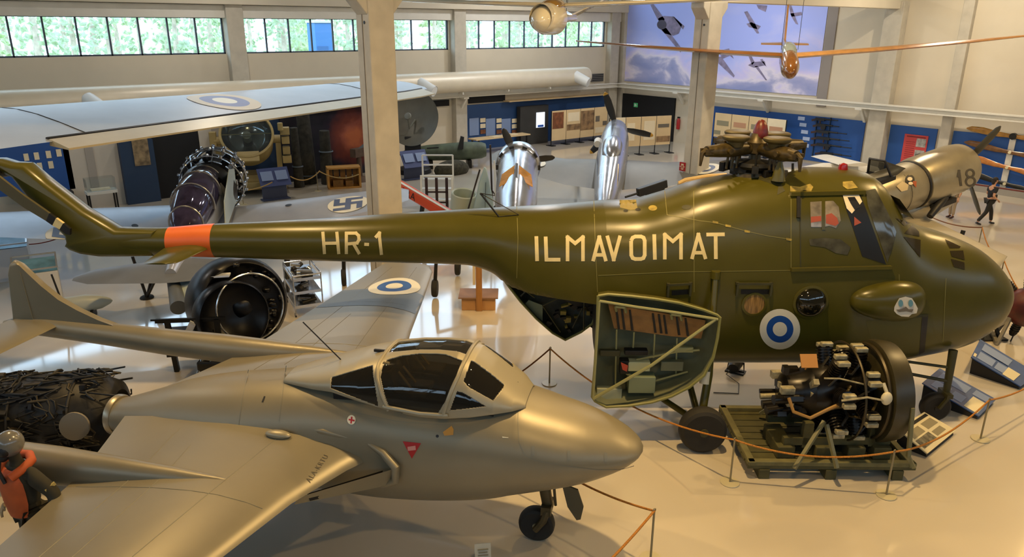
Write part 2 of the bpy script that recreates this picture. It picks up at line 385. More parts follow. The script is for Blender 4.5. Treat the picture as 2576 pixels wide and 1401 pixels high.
# mural on the east wall
def on_east(px, py, off=.02): return onX(px, py, XE - off)
MU = thing('cloud_mural', 'large lavender blue wall mural of fighter planes above clouds', 'mural', (XE - .02, 25.7, 3.17))
mm = bpy.data.materials.new('mural_print'); mm.use_nodes = True; nt = mm.node_tree; bs = nt.nodes['Principled BSDF']; bs.inputs['Roughness'].default_value = .6
tc = nt.nodes.new('ShaderNodeTexCoord'); mp = nt.nodes.new('ShaderNodeMapping'); mp.inputs['Scale'].default_value = (1, .24, .42); nt.links.new(tc.outputs['Object'], mp.inputs[0])
no = nt.nodes.new('ShaderNodeTexNoise'); no.inputs['Scale'].default_value = 1.35; no.inputs['Detail'].default_value = 7; no.inputs['Distortion'].default_value = .4; nt.links.new(mp.outputs[0], no.inputs[0])
sx = nt.nodes.new('ShaderNodeSeparateXYZ'); nt.links.new(tc.outputs['Object'], sx.inputs[0])
mr = nt.nodes.new('ShaderNodeMapRange'); nt.links.new(sx.outputs[2], mr.inputs[0]); mr.inputs[1].default_value = 0; mr.inputs[2].default_value = 3.0; mr.inputs[3].default_value = .18; mr.inputs[4].default_value = -.25
ad = nt.nodes.new('ShaderNodeMath'); ad.operation = 'ADD'; nt.links.new(no.outputs[0], ad.inputs[0]); nt.links.new(mr.outputs[0], ad.inputs[1])
cr = nt.nodes.new('ShaderNodeValToRGB'); nt.links.new(ad.outputs[0], cr.inputs[0]); e = cr.color_ramp.elements
e[0].position = .30; e[0].color = lin('#a9b8ff'); e[1].position = .74; e[1].color = lin('#939cce')
for p, c in ((.44, '#bcc4ff'), (.52, '#d2ccfa'), (.60, '#e6dff2'), (.66, '#a9acd6')):
    q = e.new(p); q.color = lin(c)
nt.links.new(cr.outputs[0], bs.inputs['Base Color'])
y0, y1 = 32.0, 19.4
b = B(); b.box((0, 0, 2.2), (.02, y0 - y1, 4.4)); b.build('print', mm, MU, smooth=0)
M_pl = mat('print_plane', '#8a82a2', .7, var=.35, vs=3)
def mur(px, py):
    q = on_east(px, py, .036); return (q[1] - 25.7, q[2] - 3.17)
for poly in ([[(1636, 12), (1644, 10), (1672, 48), (1668, 60), (1655, 50)], [(1656, 46), (1670, 40), (1696, 42), (1716, 62), (1708, 84), (1694, 90), (1672, 84), (1660, 72)], [(1664, 74), (1676, 70), (1716, 124), (1712, 132)], [(1692, 40), (1722, 66), (1718, 74)]],
             [[(1872, 30), (1880, 28), (1900, 60), (1910, 84), (1904, 84), (1888, 62)], [(1878, 60), (1890, 56), (1914, 66), (1908, 74), (1884, 68)]],
             [[(1984, 12), (1990, 12), (1998, 36), (2008, 62), (2002, 60), (1990, 40)], [(1988, 34), (2016, 30), (2018, 38), (1992, 42)]],
             [[(1806, 128), (1834, 122), (1846, 148), (1836, 140), (1818, 148)], [(1804, 144), (1814, 142), (1848, 190), (1846, 195), (1808, 160)]],
             [[(1878, 128), (1884, 128), (1898, 156), (1892, 164)], [(1882, 164), (1894, 156), (1924, 154), (1926, 164), (1896, 170)], [(1898, 166), (1906, 166), (1930, 202), (1926, 202)], [(1912, 150), (1918, 148), (1928, 168)]],
             [[(1903, 12), (1930, 14), (1926, 30), (1908, 22)]]):
    bb = B()
    for p in poly: bb.prism([mur(*q) for q in p], .006, lambda u, v, w: (-.016 + w * -1, u, v))
    bb.build('printed_plane', M_pl, MU, smooth=0)
b = B(); b.prism([mur(*q) for q in circ((1665, 62), 12)], .009, lambda u, v, w: (-.016 - w, u, v)); b.build('printed_nose', mat('print_dark', '#4b4658', .7), MU, smooth=0)
# boards on the east wall
def eboard(name, label, cat, x0, y0p, x1, y1p, m, th=.05, z0=None):
    a, c = on_east(x0, y0p, .05), on_east(x1, y0p, .05)
    lo = z0 if z0 is not None else on_east(x0, y1p, .05)[2]; top = on_east((x0 + x1) / 2, y0p, .05)[2]
    t = thing(name, label, cat, (XE - th / 2, (a[1] + c[1]) / 2, lo)); b = B(); b.box((0, 0, (top - lo) / 2), (th, abs(a[1] - c[1]), top - lo)); b.build('board', m, t, smooth=0)
    return t
b = B(); b.box((XE - .03, 21.25, 1.15), (.06, 8.9, 2.14)); tag(b.build('blue_wall_board', M_blue, smooth=0), 'long bright blue wall board carrying the row of machine guns', 'board')
b = B(); b.box((XE - .03, 14.64, 1.15), (.06, 2.0, 2.08)); BR = tag(b.build('blue_wall_board', M_blue, smooth=0), 'narrow bright blue wall board with the red poster', 'board')
b = B(); b.box((XE - .03, 10.2, 1.06), (.06, 5.6, 2.26)); tag(b.build('blue_wall_board', M_blue, smooth=0), 'bright blue wall board behind the wooden propellers', 'board')
PO = thing('red_poster', 'red poster with two grey photographs on the narrow blue board', 'poster', (XE - .085, 14.45, .62))
b = B(); b.box((0, 0, .62), (.02, 1.0, 1.24)); b.build('sheet', mat('poster_red', '#c0423f', .6, var=.1, vs=2), PO, smooth=0)
for z in (.42, .92):
    b = B(); b.box((-.014, -.24, z), (.01, .4, .36)); b.build('photo', mat('photo_grey', '#a3a19c', .6, var=.5, vs=6), PO, smooth=0)
b = B()
for k in range(9): b.box((-.013, .2, .2 + k * .09), (.006, .38, .018))
b.box((-.013, 0, 1.15), (.006, .8, .05)); b.build('text_lines', mat('poster_text', '#7a1d1d', .7), PO, smooth=0)
# dark doorway recess at the east end
b = B(); b.box((XE - .06, 30.0, 1.22), (.12, 4.3, 2.45)); DOO = tag(b.build('black_partition', M_dark, smooth=0), 'black partition with an exit sign under the mural corner', 'partition')
ES = thing('exit_sign', 'small green exit sign on the black partition', 'sign', (XE - .13, 30.75, 1.72)); b = B(); b.box((0, 0, .12), (.03, .3, .24)); b.build('panel', mat('exit_green', '#3f8f5a', .5, emit='#3f8f5a', es=.35), ES, smooth=0)
b = B(); b.box((-.02, .04, .12), (.01, .06, .14)); b.bar((-.02, 0, .12), (-.02, -.1, .12), .01, .03); b.build('symbol', mat('sign_white', '#e8efe6', .5), ES, smooth=0)
# outside: ground, trees, a blue container, white cars
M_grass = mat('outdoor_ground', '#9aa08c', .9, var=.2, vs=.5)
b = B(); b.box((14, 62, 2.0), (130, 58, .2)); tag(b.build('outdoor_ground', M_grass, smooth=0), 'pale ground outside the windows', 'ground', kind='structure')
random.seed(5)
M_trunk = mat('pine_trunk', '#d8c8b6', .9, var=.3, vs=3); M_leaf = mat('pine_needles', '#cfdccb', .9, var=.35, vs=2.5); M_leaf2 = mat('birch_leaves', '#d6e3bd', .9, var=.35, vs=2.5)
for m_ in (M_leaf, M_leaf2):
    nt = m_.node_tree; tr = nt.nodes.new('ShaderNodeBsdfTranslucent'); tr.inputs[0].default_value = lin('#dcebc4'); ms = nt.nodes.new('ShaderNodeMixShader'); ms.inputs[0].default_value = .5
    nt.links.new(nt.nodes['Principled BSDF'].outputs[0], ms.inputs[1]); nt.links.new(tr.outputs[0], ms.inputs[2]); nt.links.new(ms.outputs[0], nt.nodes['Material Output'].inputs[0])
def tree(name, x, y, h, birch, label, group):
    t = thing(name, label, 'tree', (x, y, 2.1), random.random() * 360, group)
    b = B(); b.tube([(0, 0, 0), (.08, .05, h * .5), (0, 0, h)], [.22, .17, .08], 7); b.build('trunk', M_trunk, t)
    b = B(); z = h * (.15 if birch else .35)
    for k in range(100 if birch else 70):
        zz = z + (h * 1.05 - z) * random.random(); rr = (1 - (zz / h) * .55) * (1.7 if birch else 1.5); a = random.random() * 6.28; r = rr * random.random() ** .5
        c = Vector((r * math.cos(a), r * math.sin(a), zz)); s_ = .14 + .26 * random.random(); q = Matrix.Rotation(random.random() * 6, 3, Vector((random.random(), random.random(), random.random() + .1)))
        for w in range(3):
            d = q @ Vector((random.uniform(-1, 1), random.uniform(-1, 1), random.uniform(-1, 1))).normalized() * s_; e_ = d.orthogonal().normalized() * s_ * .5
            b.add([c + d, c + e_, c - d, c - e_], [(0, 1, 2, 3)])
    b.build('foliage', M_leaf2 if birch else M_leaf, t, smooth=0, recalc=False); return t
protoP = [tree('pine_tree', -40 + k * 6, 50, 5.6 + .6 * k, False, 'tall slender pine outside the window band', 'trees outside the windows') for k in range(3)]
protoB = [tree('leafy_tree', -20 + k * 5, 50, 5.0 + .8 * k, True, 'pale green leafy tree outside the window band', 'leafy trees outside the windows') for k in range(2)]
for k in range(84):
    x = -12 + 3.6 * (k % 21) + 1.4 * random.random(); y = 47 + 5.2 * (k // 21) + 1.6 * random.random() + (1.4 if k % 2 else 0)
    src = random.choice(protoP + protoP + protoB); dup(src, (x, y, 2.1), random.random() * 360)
M_cont = mat('container_blue', '#4d84c4', .6)
p = onY(806, 100, 43)
t = thing('blue_booth', 'tall blue booth standing outside the second window', 'booth', (p[0], 43, 2.1)); b = B(); b.box((0, 0, 2.15), (1.1, 1.1, 4.3)); b.build('shell', M_cont, t, smooth=0, bevel=.05); b = B(); b.box((0, 0, 4.35), (1.2, 1.2, .12)); b.build('roof', M_white, t, smooth=0); b = B(); b.box((-.15, -.565, 1.7), (.7, .03, 2.6)); b.build('door', mat('booth_door', '#3f6ea8', .5), t, smooth=0)
def car(px, lab):
    p = onY(px, 125, 41); t = thing('parked_car', lab, 'car', (p[0], 41, 2.1), 0)
    b = B(); prof = [(-2.1, .35), (-2.1, .8), (-1.3, .95), (-.8, 1.42), (.7, 1.45), (1.3, .98), (2.1, .85), (2.15, .4)]
    b.prism(prof, 1.6, lambda u, v, w: (u, w - .8, v)); b.build('car_body', mat('car_white', '#eef2f4', .3), t, smooth=0, bevel=.08)
    for sx in (-1.3, 1.3):
        for sy in (-.75, .75): b = B(); b.cyl((sx, sy - .1, .32), (sx, sy + .1, .32), .32, n=18); b.build('wheel', M_black, t)
    b = B(); b.prism([(-1.15, .98), (-.75, 1.34), (.62, 1.36), (1.1, 1.0)], .02, lambda u, v, w: (u, -.83 + w, v)); b.build('side_window', M_frame, t, smooth=0)
    return t
car(240, 'white parked car seen through the first window'); car(1450, 'white parked car seen through the last window by the corner')
# ---------------------------------------------------------------- olive helicopter
M_olive = mat('olive_paint', '#4a4615', .30, var=.10, vs=1.6, rvar=.05, bump=.03, bs=9, coat=.12, spec=.32)
M_olive.node_tree.nodes['Principled BSDF'].inputs['Coat Roughness'].default_value = .3
M_olive_d = mat('olive_dark', '#37361a', .55, var=.2, vs=4)
M_orange = mat('band_orange', '#d0601c', .42, var=.06, vs=3)
M_cream = mat('letter_cream', '#d9c892', .55, var=.10, vs=8)
M_wornp = mat('worn_paint', '#a08c3c', .6, var=.4, vs=10)
M_glassd = mat('dark_glazing', '#15150f', .06, spec=.7)
M_glassg = mat('grey_glazing', '#4a4a40', .10, var=.5, vs=5)
M_tyre = mat('tyre_rubber', '#1f1d19', .75, var=.2, vs=8)
M_steel = mat('dark_steel', '#2b2a27', .45, metal=.5, var=.3, vs=9)
M_iron = mat('black_iron', '#1b1a18', .5, metal=.3, var=.3, vs=8)
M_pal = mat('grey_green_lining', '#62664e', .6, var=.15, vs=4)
M_tan = mat('tan_padding', '#8a6434', .8, var=.25, vs=5, bump=.1)
M_brass = mat('oily_bronze', '#463a1c', .42, metal=.3, var=.5, vs=10)
M_rwhite = mat('roundel_white', '#d9d4c0', .5); M_rblue = mat('roundel_blue', '#154a94', .45)
mw = onz(1762, 1132); HD = -40
_a = math.radians(HD)
HO = mw + 1.91 * np.array([-math.sin(_a), math.cos(_a), 0])
HF = Frame(HO, HD)
HEL = fthing('helicopter', 'large olive green military helicopter with an orange tail band and white lettering', 'helicopter', HF)
rear = Body([(-9.9, 3.0, 2.53, .18, 2), (-9.0, 3.011, 2.52, .22, 2), (-8.2, 3.076, 2.51, .26, 2), (-7.2, 3.132, 2.49, .32, 2), (-6, 3.207, 2.465, .4, 2), (-4.8, 3.299, 2.454, .48, 2), (-3.8, 3.364, 2.44, .55, 2.1), (-3.35, 3.39, 2.32, .62, 2.2), (-3.0, 3.406, 1.98, .71, 2.35), (-2.6, 3.427, 1.58, .80, 2.5), (-2.0, 3.465, 1.06, .91, 2.7), (-1.48, 3.512, .73, .97, 2.8)])
front = Body([(-1.5, 3.511, .73, .97, 2.8), (-1.0, 3.537, .743, 1, 2.8), (-.5, 3.673, .751, 1, 2.8), (0, 3.849, .759, 1, 2.8), (.6, 3.978, .768, 1, 2.8), (1.2, 4.06, .774, 1, 2.8), (1.8, 4.113, .775, 1, 2.7), (2.4, 4.105, .78, 1, 2.7), (2.7, 4.072, .78, 1, 2.6), (2.9, 3.97, .785, 1, 2.5), (3.0, 3.87, .788, 1, 2.5), (3.2, 3.6, .795, 1, 2.4), (3.4, 3.36, .81, .99, 2.4), (3.7, 3.197, .83, .97, 2.3), (4.1, 3.081, .907, .92, 2.2), (4.5, 2.941, .992, .84, 2.15), (4.8, 2.805, 1.084, .74, 2.1), (5.1, 2.598, 1.246, .6, 2), (5.3, 2.41, 1.43, .46, 2), (5.45, 2.2, 1.68, .27, 2), (5.5, 2.03, 1.88, .08, 2)])
def sill(x): return float(np.interp(x, (-3.4, -3.2, -3.0, -2.6, -2.0, -1.48), (0, 2.26, 2.2, 2.144, 2.098, 2.045)))   # lower edge above the open cargo doors
b = B(); rear.mesh(b, n=90, N=80); b.v = [(x, y, max(z, sill(x))) for x, y, z in b.v]; b.build('tail_boom', M_olive, HEL, smooth=50)
b = B(); front.mesh(b, n=90, N=72); b.build('fuselage', M_olive, HEL, smooth=50)
def hsf(x, z):
    if x < -1.49:
        zt, zb, _, _ = rear.at(x)
        return rear.half(x, min(max(z, zb, sill(x)), zt))
    zt, zb, _, _ = front.at(x); return front.half(x, min(max(z, zb), zt))
def hp(px, py, off=.006):
    return HF.surf(px, py, hsf, off)
def HS(off=.006): return lambda u, v: tuple(hp(u, v, off))          # patches given in photograph pixels
def hlab(name, polys, m, parent=None, off=.006, seg=9): return patch(name, polys, HS(off), m, parent or HEL, seg)
# orange band: two rings of the boom, a hair larger than the boom
b = B()
xa, xb = hp(413, 600)[0], hp(527, 600)[0]
def grow(r, k): c = Vector(np.mean(np.array(r), axis=0)); return [c + (Vector(p) - c) * k for p in r]
b.loft([grow(rear.ring(x, 48), 1.012) for x in np.linspace(xa, xb, 8)], (False, False)); b.build('orange_band', M_orange, HEL)
# tail pylon
pyl = [(43, 408), (10, 398), (-30, 398), (-40, 425), (0, 425), (43, 445), (100, 520), (150, 568), (173, 590), (176, 604), (172, 614), (186, 626), (214, 636), (257, 642), (330, 642), (395, 640), (400, 575), (300, 573), (220, 525), (130, 456), (75, 410)]
pts = [HF.lat(px, py, 0)[[0, 2]] for px, py in pyl]
b = B(); n = len(pts); c = np.mean(pts, axis=0)
def pring(k, y): return [(p[0] + (c[0] - p[0]) * 0 + k * (0), y, p[1]) for p in pts]
def inset(d):
    out = []
    for i in range(n):
        p0, p1, p2 = pts[i - 1], pts[i], pts[(i + 1) % n]; a = (p1 - p0) / (np.hypot(*(p1 - p0)) + 1e-9); e = (p2 - p1) / (np.hypot(*(p2 - p1)) + 1e-9)
        nn = np.array([-(a[1] + e[1]), a[0] + e[0]]); nn = nn / (np.hypot(*nn) + 1e-9); out.append(p1 + nn * d)
    return out
ar = sum(pts[i][0] * pts[(i + 1) % n][1] - pts[(i + 1) % n][0] * pts[i][1] for i in range(n)); sg = 1 if ar > 0 else -1
rings = []
for d, y in ((.085, -.19), (.03, -.155), (0, -.08), (0, .08), (.03, .155), (.085, .19)): rings.append([(p[0], y, p[1]) for p in inset(sg * d)])
b.loft(rings); b.build('tail_pylon', M_olive, HEL, smooth=60)
# tail rotor blade with white banded tip
def blade(polys, lat, th, m, name, parent):
    bb = B()
    for p in polys:
        q = [HF.lat(px, py, lat)[[0, 2]] for px, py in p]; bb.prism([tuple(v) for v in q], th, lambda u, v, w: (u, lat - th / 2 + w, v))
    return bb.build(name, m, parent, smooth=0)
tb = blade([[(-60, 395), (-20, 428), (60, 490), (126, 536), (118, 555), (60, 520), (0, 476), (-60, 430)]], -.3, .05, mat('blade_olive', '#4e4a34', .5), 'tail_rotor_blade', HEL)
blade([[(126, 536), (143, 548), (134, 566), (118, 555)]], -.3, .054, M_black, 'blade_band', tb); blade([[(143, 548), (161, 561), (152, 576), (134, 566)]], -.3, .054, M_cream, 'blade_band', tb); blade([[(161, 561), (178, 575), (178, 590), (168, 588), (152, 576)]], -.3, .054, M_black, 'blade_tip', tb)
b = B(); q = HF.lat(0, 425, 0); b.cyl((q[0], -.35, q[2]), (q[0], .2, q[2]), .12, .16); b.build('tail_gearbox', M_steel, HEL)
# tailplane
zt_ = hp(460, 625)[2]; x0, x1 = hp(412, 622)[0], hp(530, 638)[0]
for sgn in (-1, 1):
    b = B(); wing(b, [((x1, sgn * .15, zt_), (x0, sgn * .15, zt_), .12), ((x1 - .22, sgn * .95, zt_ - .02), (x0 + .02, sgn * .95, zt_ - .02), .08), ((x1 - .36, sgn * 1.05, zt_ - .02), (x0 + .05, sgn * 1.05, zt_ - .02), .03)]); b.build('tailplane', M_olive, HEL, smooth=50)
# lettering
def zc8(p): return (1100 + p[0] * .28546, 350 + p[1] * .28546)
def zc1(p): return (1500 + p[0] * .28546, 280 + p[1] * .28546)
def zc7(p): return (600 + p[0] * .28546, 350 + p[1] * .28546)
W8 = [(('I', 9.4), [[(873, 855), (880, 1075)]], zc8), (('L', 9.4), [[(955, 858), (962, 1062), (1085, 1062)]], zc8),
      (('M', 9), [[(1148, 1076), (1148, 862), (1215, 918), (1284, 862), (1284, 1076)]], zc8), (('A', 9), [[(1372, 1076), (1428, 862), (1487, 1076)], [(1398, 1020), (1462, 1020)]], zc8),
      (('V', 9), [[(1497, 850), (1555, 1062), (1612, 850)]], zc8), (('O', 9.4), [[(1708, 895), (1722, 868), (1745, 858), (1796, 858), (1818, 868), (1828, 895), (1828, 1022), (1816, 1048), (1794, 1056), (1745, 1056), (1722, 1048), (1710, 1022), (1708, 895)]], zc8),
      (('I', 9.4), [[(1912, 838), (1918, 1062)]], zc8), (('M', 9), [[(2005, 1060), (2005, 840), (2076, 900), (2148, 838), (2148, 1060)]], zc8),
      (('A', 9), [[(842, 1302), (900, 1084), (964, 1302)], [(870, 1246), (937, 1246)]], zc1), (('T', 9.4), [[(970, 1086), (1132, 1084)], [(1052, 1086), (1054, 1302)]], zc1)]
H1 = [(('H', 8), [[(743, 815), (758, 1013)], [(866, 815), (884, 1013)], [(752, 918), (876, 916)]], zc7), (('R', 8), [[(950, 1013), (950, 828), (1035, 828), (1058, 850), (1062, 885), (1045, 915), (955, 924)], [(1015, 924), (1066, 1013)]], zc7),
      (('-', 8), [[(1108, 926), (1150, 928)]], zc7), (('1', 8), [[(1206, 868), (1242, 826), (1242, 860), (1260, 1020)]], zc7)]
for grp, nm in ((W8, 'fuselage_lettering'), (H1, 'boom_lettering')):
    polys = []
    for (ch, w), lines, fn in grp:
        for ln in lines: polys += stroke([fn(p) for p in ln], w, ext=w * (.2 if ch == 'O' else .42))
    hlab(nm, [[tuple(v) for v in p] for p in polys], M_cream)
# roundel
def around(cx, cy, r0, r1): return ringpoly((cx, cy), r0, r1, 40)
hlab('roundel', around(1962, 828, 0.5, 18), M_rwhite, off=.010); rd = hlab('roundel_ring', around(1962, 828, 33, 51), M_rwhite, off=.009); hlab('roundel_ring', around(1962, 828, 17, 34), M_rblue, off=.0095)
# cockpit door, glazing
hlab('door_outline', [[tuple(v) for v in p] for p in stroke([(2118, 488), (2030, 490), (2016, 497), (2013, 540), (2014, 672)], 3)], M_olive_d, off=.007)
b = B(); p, q = hp(1990, 678, .03), hp(2242, 672, .03); b.bar(p, q, .07, .05); b.build('door_rail', M_olive, HEL, smooth=0)
b = B(); p, q = hp(1988, 487, .03), hp(2175, 483, .03); b.bar(p, q, .09, .06); b.build('door_rail', M_olive, HEL, smooth=0)
b = B(); p, q = hp(2008, 495, .02), hp(2008, 548, .02); b.bar(p, q, .05, .06); b.build('door_hinge', M_iron, HEL, smooth=0)
b = B()
hlab('door_window', [[(2038, 508), (2067, 506), (2067, 571), (2040, 571)], [(2076, 506), (2096, 505), (2110, 520), (2115, 555), (2103, 574), (2086, 568), (2076, 570)]], mat('door_glazing', '#857d70', .12, var=.5, vs=5), off=.008)
hlab('door_window', [[(2035, 602), (2072, 598), (2115, 602), (2140, 622), (2132, 641), (2103, 637), (2075, 622), (2038, 617)]], M_glassg, off=.008)
hlab('window_bar', [[(2067, 498), (2076, 498), (2076, 578), (2067, 578)]], M_olive, off=.012)
hlab('seen_red', [[(2078, 540), (2092, 536), (2106, 548), (2110, 562), (2102, 568), (2078, 562)], [(2040, 545), (2066, 543), (2066, 556), (2040, 560)]], mat('seat_red', '#9c4a38', .7), off=.010)
op = hlab('open_window', [[(2118, 488), (2163, 486), (2178, 525), (2229, 665), (2169, 645), (2143, 565), (2129, 528)]], mat('cockpit_shade', '#0c0c0b', .5), off=.008)  # black patch stands in for the shaded cockpit behind the opening
hlab('far_window', [[(2120, 491), (2160, 488), (2169, 507), (2160, 518), (2143, 537), (2130, 524)]], M_paper, off=.011)  # pale patch stands in for daylight seen through the far side
hlab('seat_patch', [[(2149, 545), (2167, 560), (2149, 568)]], mat('seat_red', '#9c4a38', .7), off=.011)
hlab('instrument_shape', [[(2132, 496), (2150, 495), (2166, 520), (2150, 528), (2140, 512)]], M_black, off=.014)
hlab('windscreen', [[(2178, 480), (2202, 474), (2234, 536), (2255, 583), (2243, 631), (2232, 660), (2183, 517)]], M_glassg, off=.008)
for lat in (0,):
    b = B(); A, C = front.at(3.02), front.at(3.36)
    for y0_, y1_ in ((-.6, -.05), (.05, .6)):
        q = [(3.05, y0_, front.at(3.05)[0] - .06), (3.05, y1_, front.at(3.05)[0] - .06), (3.33, y1_, front.at(3.33)[0] - .0), (3.33, y0_, front.at(3.33)[0] - .0)]
        q = [(x + .035, y, z) for x, y, z in q]; b.quad(q)
    b.build('front_windscreen', M_glassg, HEL, smooth=0)
NW = [[(2253, 548), (2289, 561), (2275, 568)], [(2295, 565), (2312, 583), (2313, 595), (2275, 587)], [(2273, 595), (2316, 603), (2315, 648)], [(2377, 601), (2417, 620), (2414, 624), (2389, 624)], [(2390, 631), (2423, 630), (2427, 654), (2394, 645)], [(2392, 651), (2426, 660), (2427, 678), (2400, 671)]]
for p in NW: hlab('nose_window', [p], mat('nose_glazing', '#2c2614', .12), off=.008)
# portholes, foot steps, blister, recess
pc = hp(2039, 760); rr = .24
b = B(); b.lathe([(rr * 1.16, -.02), (rr * 1.16, .012), (rr, .02), (rr, .0)], (pc[0], pc[1], pc[2]), (0, -1, 0), 32); po = b.build('porthole_frame', M_olive, HEL)
b = B(); b.lathe([(rr * math.cos(t), .15 * math.sin(t)) for t in np.linspace(0, PI / 2, 8)], (pc[0], pc[1] - .01, pc[2]), (0, -1, 0), 32); b.build('bubble_glass', M_glassd, po)
pc = hp(1897, 765); b = B(); b.lathe([(.2, -.02), (.2, .015), (.165, .02), (.165, 0)], pc, (0, -1, 0), 30); po = b.build('porthole_frame', M_olive, HEL)
b = B(); b.lathe([(.165, .006), (.001, .012)], pc, (0, -1, 0), 30); b.build('window_pane', mat('curtain_tan', '#8a6a3a', .25, var=.6, vs=14, stretch=(4, 1, .3)), po)
for (ax, ay), (bx, by) in (((1682, 717), (1738, 714)), ((1856, 714), (1941, 714))):
    p, q = hp(ax, ay, .05), hp(bx, by, .05); b = B(); b.bar(p, q, .035, .035)
    for e in (p, q): b.bar(e, (e[0], e[1], e[2] - .2), .05, .03); b.bar(e, (e[0], e[1] + .09, e[2]), .05, .04)
    st = b.build('foot_step', M_olive_d, HEL, smooth=0); hlab('step_well', [[(ax + 8, ay + 14), (bx - 6, by + 14), (bx - 6, by + 26), (ax + 8, ay + 26)]], M_iron, parent=HEL)
bc = hp(2243, 757); BRX, BRZ, BRY = .62, .34, .3
def bsf(x, z):
    q = 1 - ((x - bc[0]) / BRX) ** 2 - ((z - bc[2]) / BRZ) ** 2; return hsf(x, z) + BRY * math.sqrt(max(q, 0)) * (1.0 if x < bc[0] + .2 else max(0.0, 1 - .0 * (x - bc[0])))
b = B(); rings = []
for i in range(15):
    t = i / 14; rx = math.sin(t * PI / 2); row = []
    for j in range(40):
        a = 2 * PI * j / 40; cx_ = math.copysign(abs(math.cos(a)) ** .75, math.cos(a)); cz_ = math.copysign(abs(math.sin(a)) ** .8, math.sin(a)); x = bc[0] + rx * BRX * cx_ * (.86 if cx_ > 0 else 1.05); z = bc[2] + rx * BRZ * cz_ * (1 if cx_ > 0 else 1 - .25 * abs(cx_)); row.append((x, -(hsf(x, z) + BRY * math.cos(t * PI / 2) ** .8 - .03), z))
    rings.append(row)
b.loft(rings, (True, False)); bl = b.build('intake_blister', M_olive, HEL, smooth=70)
ec = HF.lat(2279, 772, -1.26)
def em(px, py, off): q = HF.lat(px, py, ec[1] - off); return tuple(q)
def embl(name, poly, m, off): bb = B(); bb.prism(poly, .012, lambda u, v, w: em(u, v, off + w)); return bb.build(name, m, bl, smooth=0)
embl('emblem_disc', [(2255, 762), (2262, 750), (2278, 746), (2294, 750), (2302, 762), (2309, 776), (2306, 788), (2294, 790), (2286, 797), (2268, 796), (2256, 790), (2249, 782), (2250, 772)], mat('emblem_white', '#cfcabc', .5), 0)
embl('emblem_shape', circ((2266, 763), 6, 14, 9), mat('emblem_blue', '#5e8fa0', .5), .014); embl('emblem_shape', circ((2291, 763), 6, 14, 9), mat('emblem_blue', '#5e8fa0', .5), .014)
embl('emblem_line', [(2255, 779), (2268, 778), (2279, 771), (2286, 778), (2298, 778), (2294, 786), (2280, 783), (2262, 785)], M_ink, .014)
hlab('recess_panel', [[(2178, 808), (2322, 798), (2320, 885), (2240, 893), (2200, 880)]], mat('recess_olive', '#4c4818', .5), off=.004)
hlab('recess_edge', [[(2320, 797), (2335, 795), (2326, 885), (2312, 892)]], M_black, off=.009)
hlab('recess_edge', [[(2245, 797), (2335, 790), (2335, 797), (2245, 802)]], M_olive_d, off=.009)
b = B(); gp = HF.lat(2228, 905, -.25); b.ell((gp[0] - .05, 0, gp[2] + .04), (.42, .5, .36), 28, 14); b.build('belly_gondola', M_olive, HEL)
# worn paint, seams, hatches
hlab('worn_paint', [[(1988, 467), (2012, 470), (2038, 462), (2046, 470), (2040, 482), (2022, 478), (2005, 486), (1988, 484)], [(2120, 457), (2144, 455), (2158, 472), (2132, 476), (2120, 468)]], M_wornp)
hlab('worn_paint', [[(1558, 503), (1600, 502), (1604, 526), (1586, 528), (1560, 522)]], mat('patched_tan', '#8d7f48', .6), off=.005)
for cx_, cy_, r in ((1574, 530, 6), (1605, 527, 7)): hlab('oval_hole', [circ((cx_, cy_), r, 20, r * .55)], M_iron, off=.010)
hlab('oval_hatch', [circ((1642, 523), 11, 24, 7)], M_wornp, off=.007); hlab('oval_hole', [circ((1727, 521), 12, 20, 6)], M_olive_d, off=.008)
seams = [[(1494, 505), (1497, 600), (1503, 735)], [(1745, 480), (1746, 600), (1746, 735)], [(1800, 560), (1840, 571), (1880, 582), (1930, 593), (1988, 602)], [(1672, 480), (1678, 540), (1760, 555), (1800, 560)], [(1990, 500), (1990, 675)], [(1300, 520), (1303, 600), (1300, 700)], [(2262, 690), (2264, 780)], [(1505, 693), (1700, 684), (1990, 680)], [(2380, 700), (2372, 860)]]
polys = []
for sline in seams: polys += [[tuple(v) for v in p] for p in stroke(sline, 1.6)]
hlab('panel_seams', polys, mat('seam_olive', '#77713a', .5), off=.004, seg=14)
for cx_, cy_ in ((1800, 559), (1832, 568), (1880, 582), (1985, 602)): hlab('seam_latch', [[(cx_ - 7, cy_ - 4), (cx_ + 7, cy_ - 1), (cx_ + 6, cy_ + 4), (cx_ - 7, cy_ + 2)]], M_wornp, off=.010)
# aerials, beacon
b = B(); p = hp(1255, 545); t1 = HF.lat(1208, 486, p[1] - .05); t2 = HF.lat(1305, 540, p[1]); t3 = HF.lat(1245, 492, p[1] - .1)
b.tube([p, t1], .016, 6); b.tube([t1, t3], .008, 6); b.tube([t1, t2], .008, 6); b.tube([p, t2], .008, 6); b.build('wire_aerial', M_black, HEL)
b = B(); p = HF.lat(1994, 450, 0); p2 = HF.lat(1994, 414, 0); b.cyl((p[0], 0, p[2]), (p2[0], 0, p2[2] + .02), .02); b.build('whip_aerial', M_black, HEL)
p = HF.lat(2120, 428, 0); b = B(); b.lathe([(.075, -.08), (.075, .03), (.06, .1), (.0, .12)], (p[0], 0, p[2]), n=16); b.build('red_beacon', mat('beacon_red', '#8c1410', .2), HEL)
b = B(); p = HF.lat(1715, 455, .75)
q = [HF.lat(px, py, .95) for px, py in ((1716, 448), (1738, 428), (1790, 418), (1790, 440), (1722, 460))]
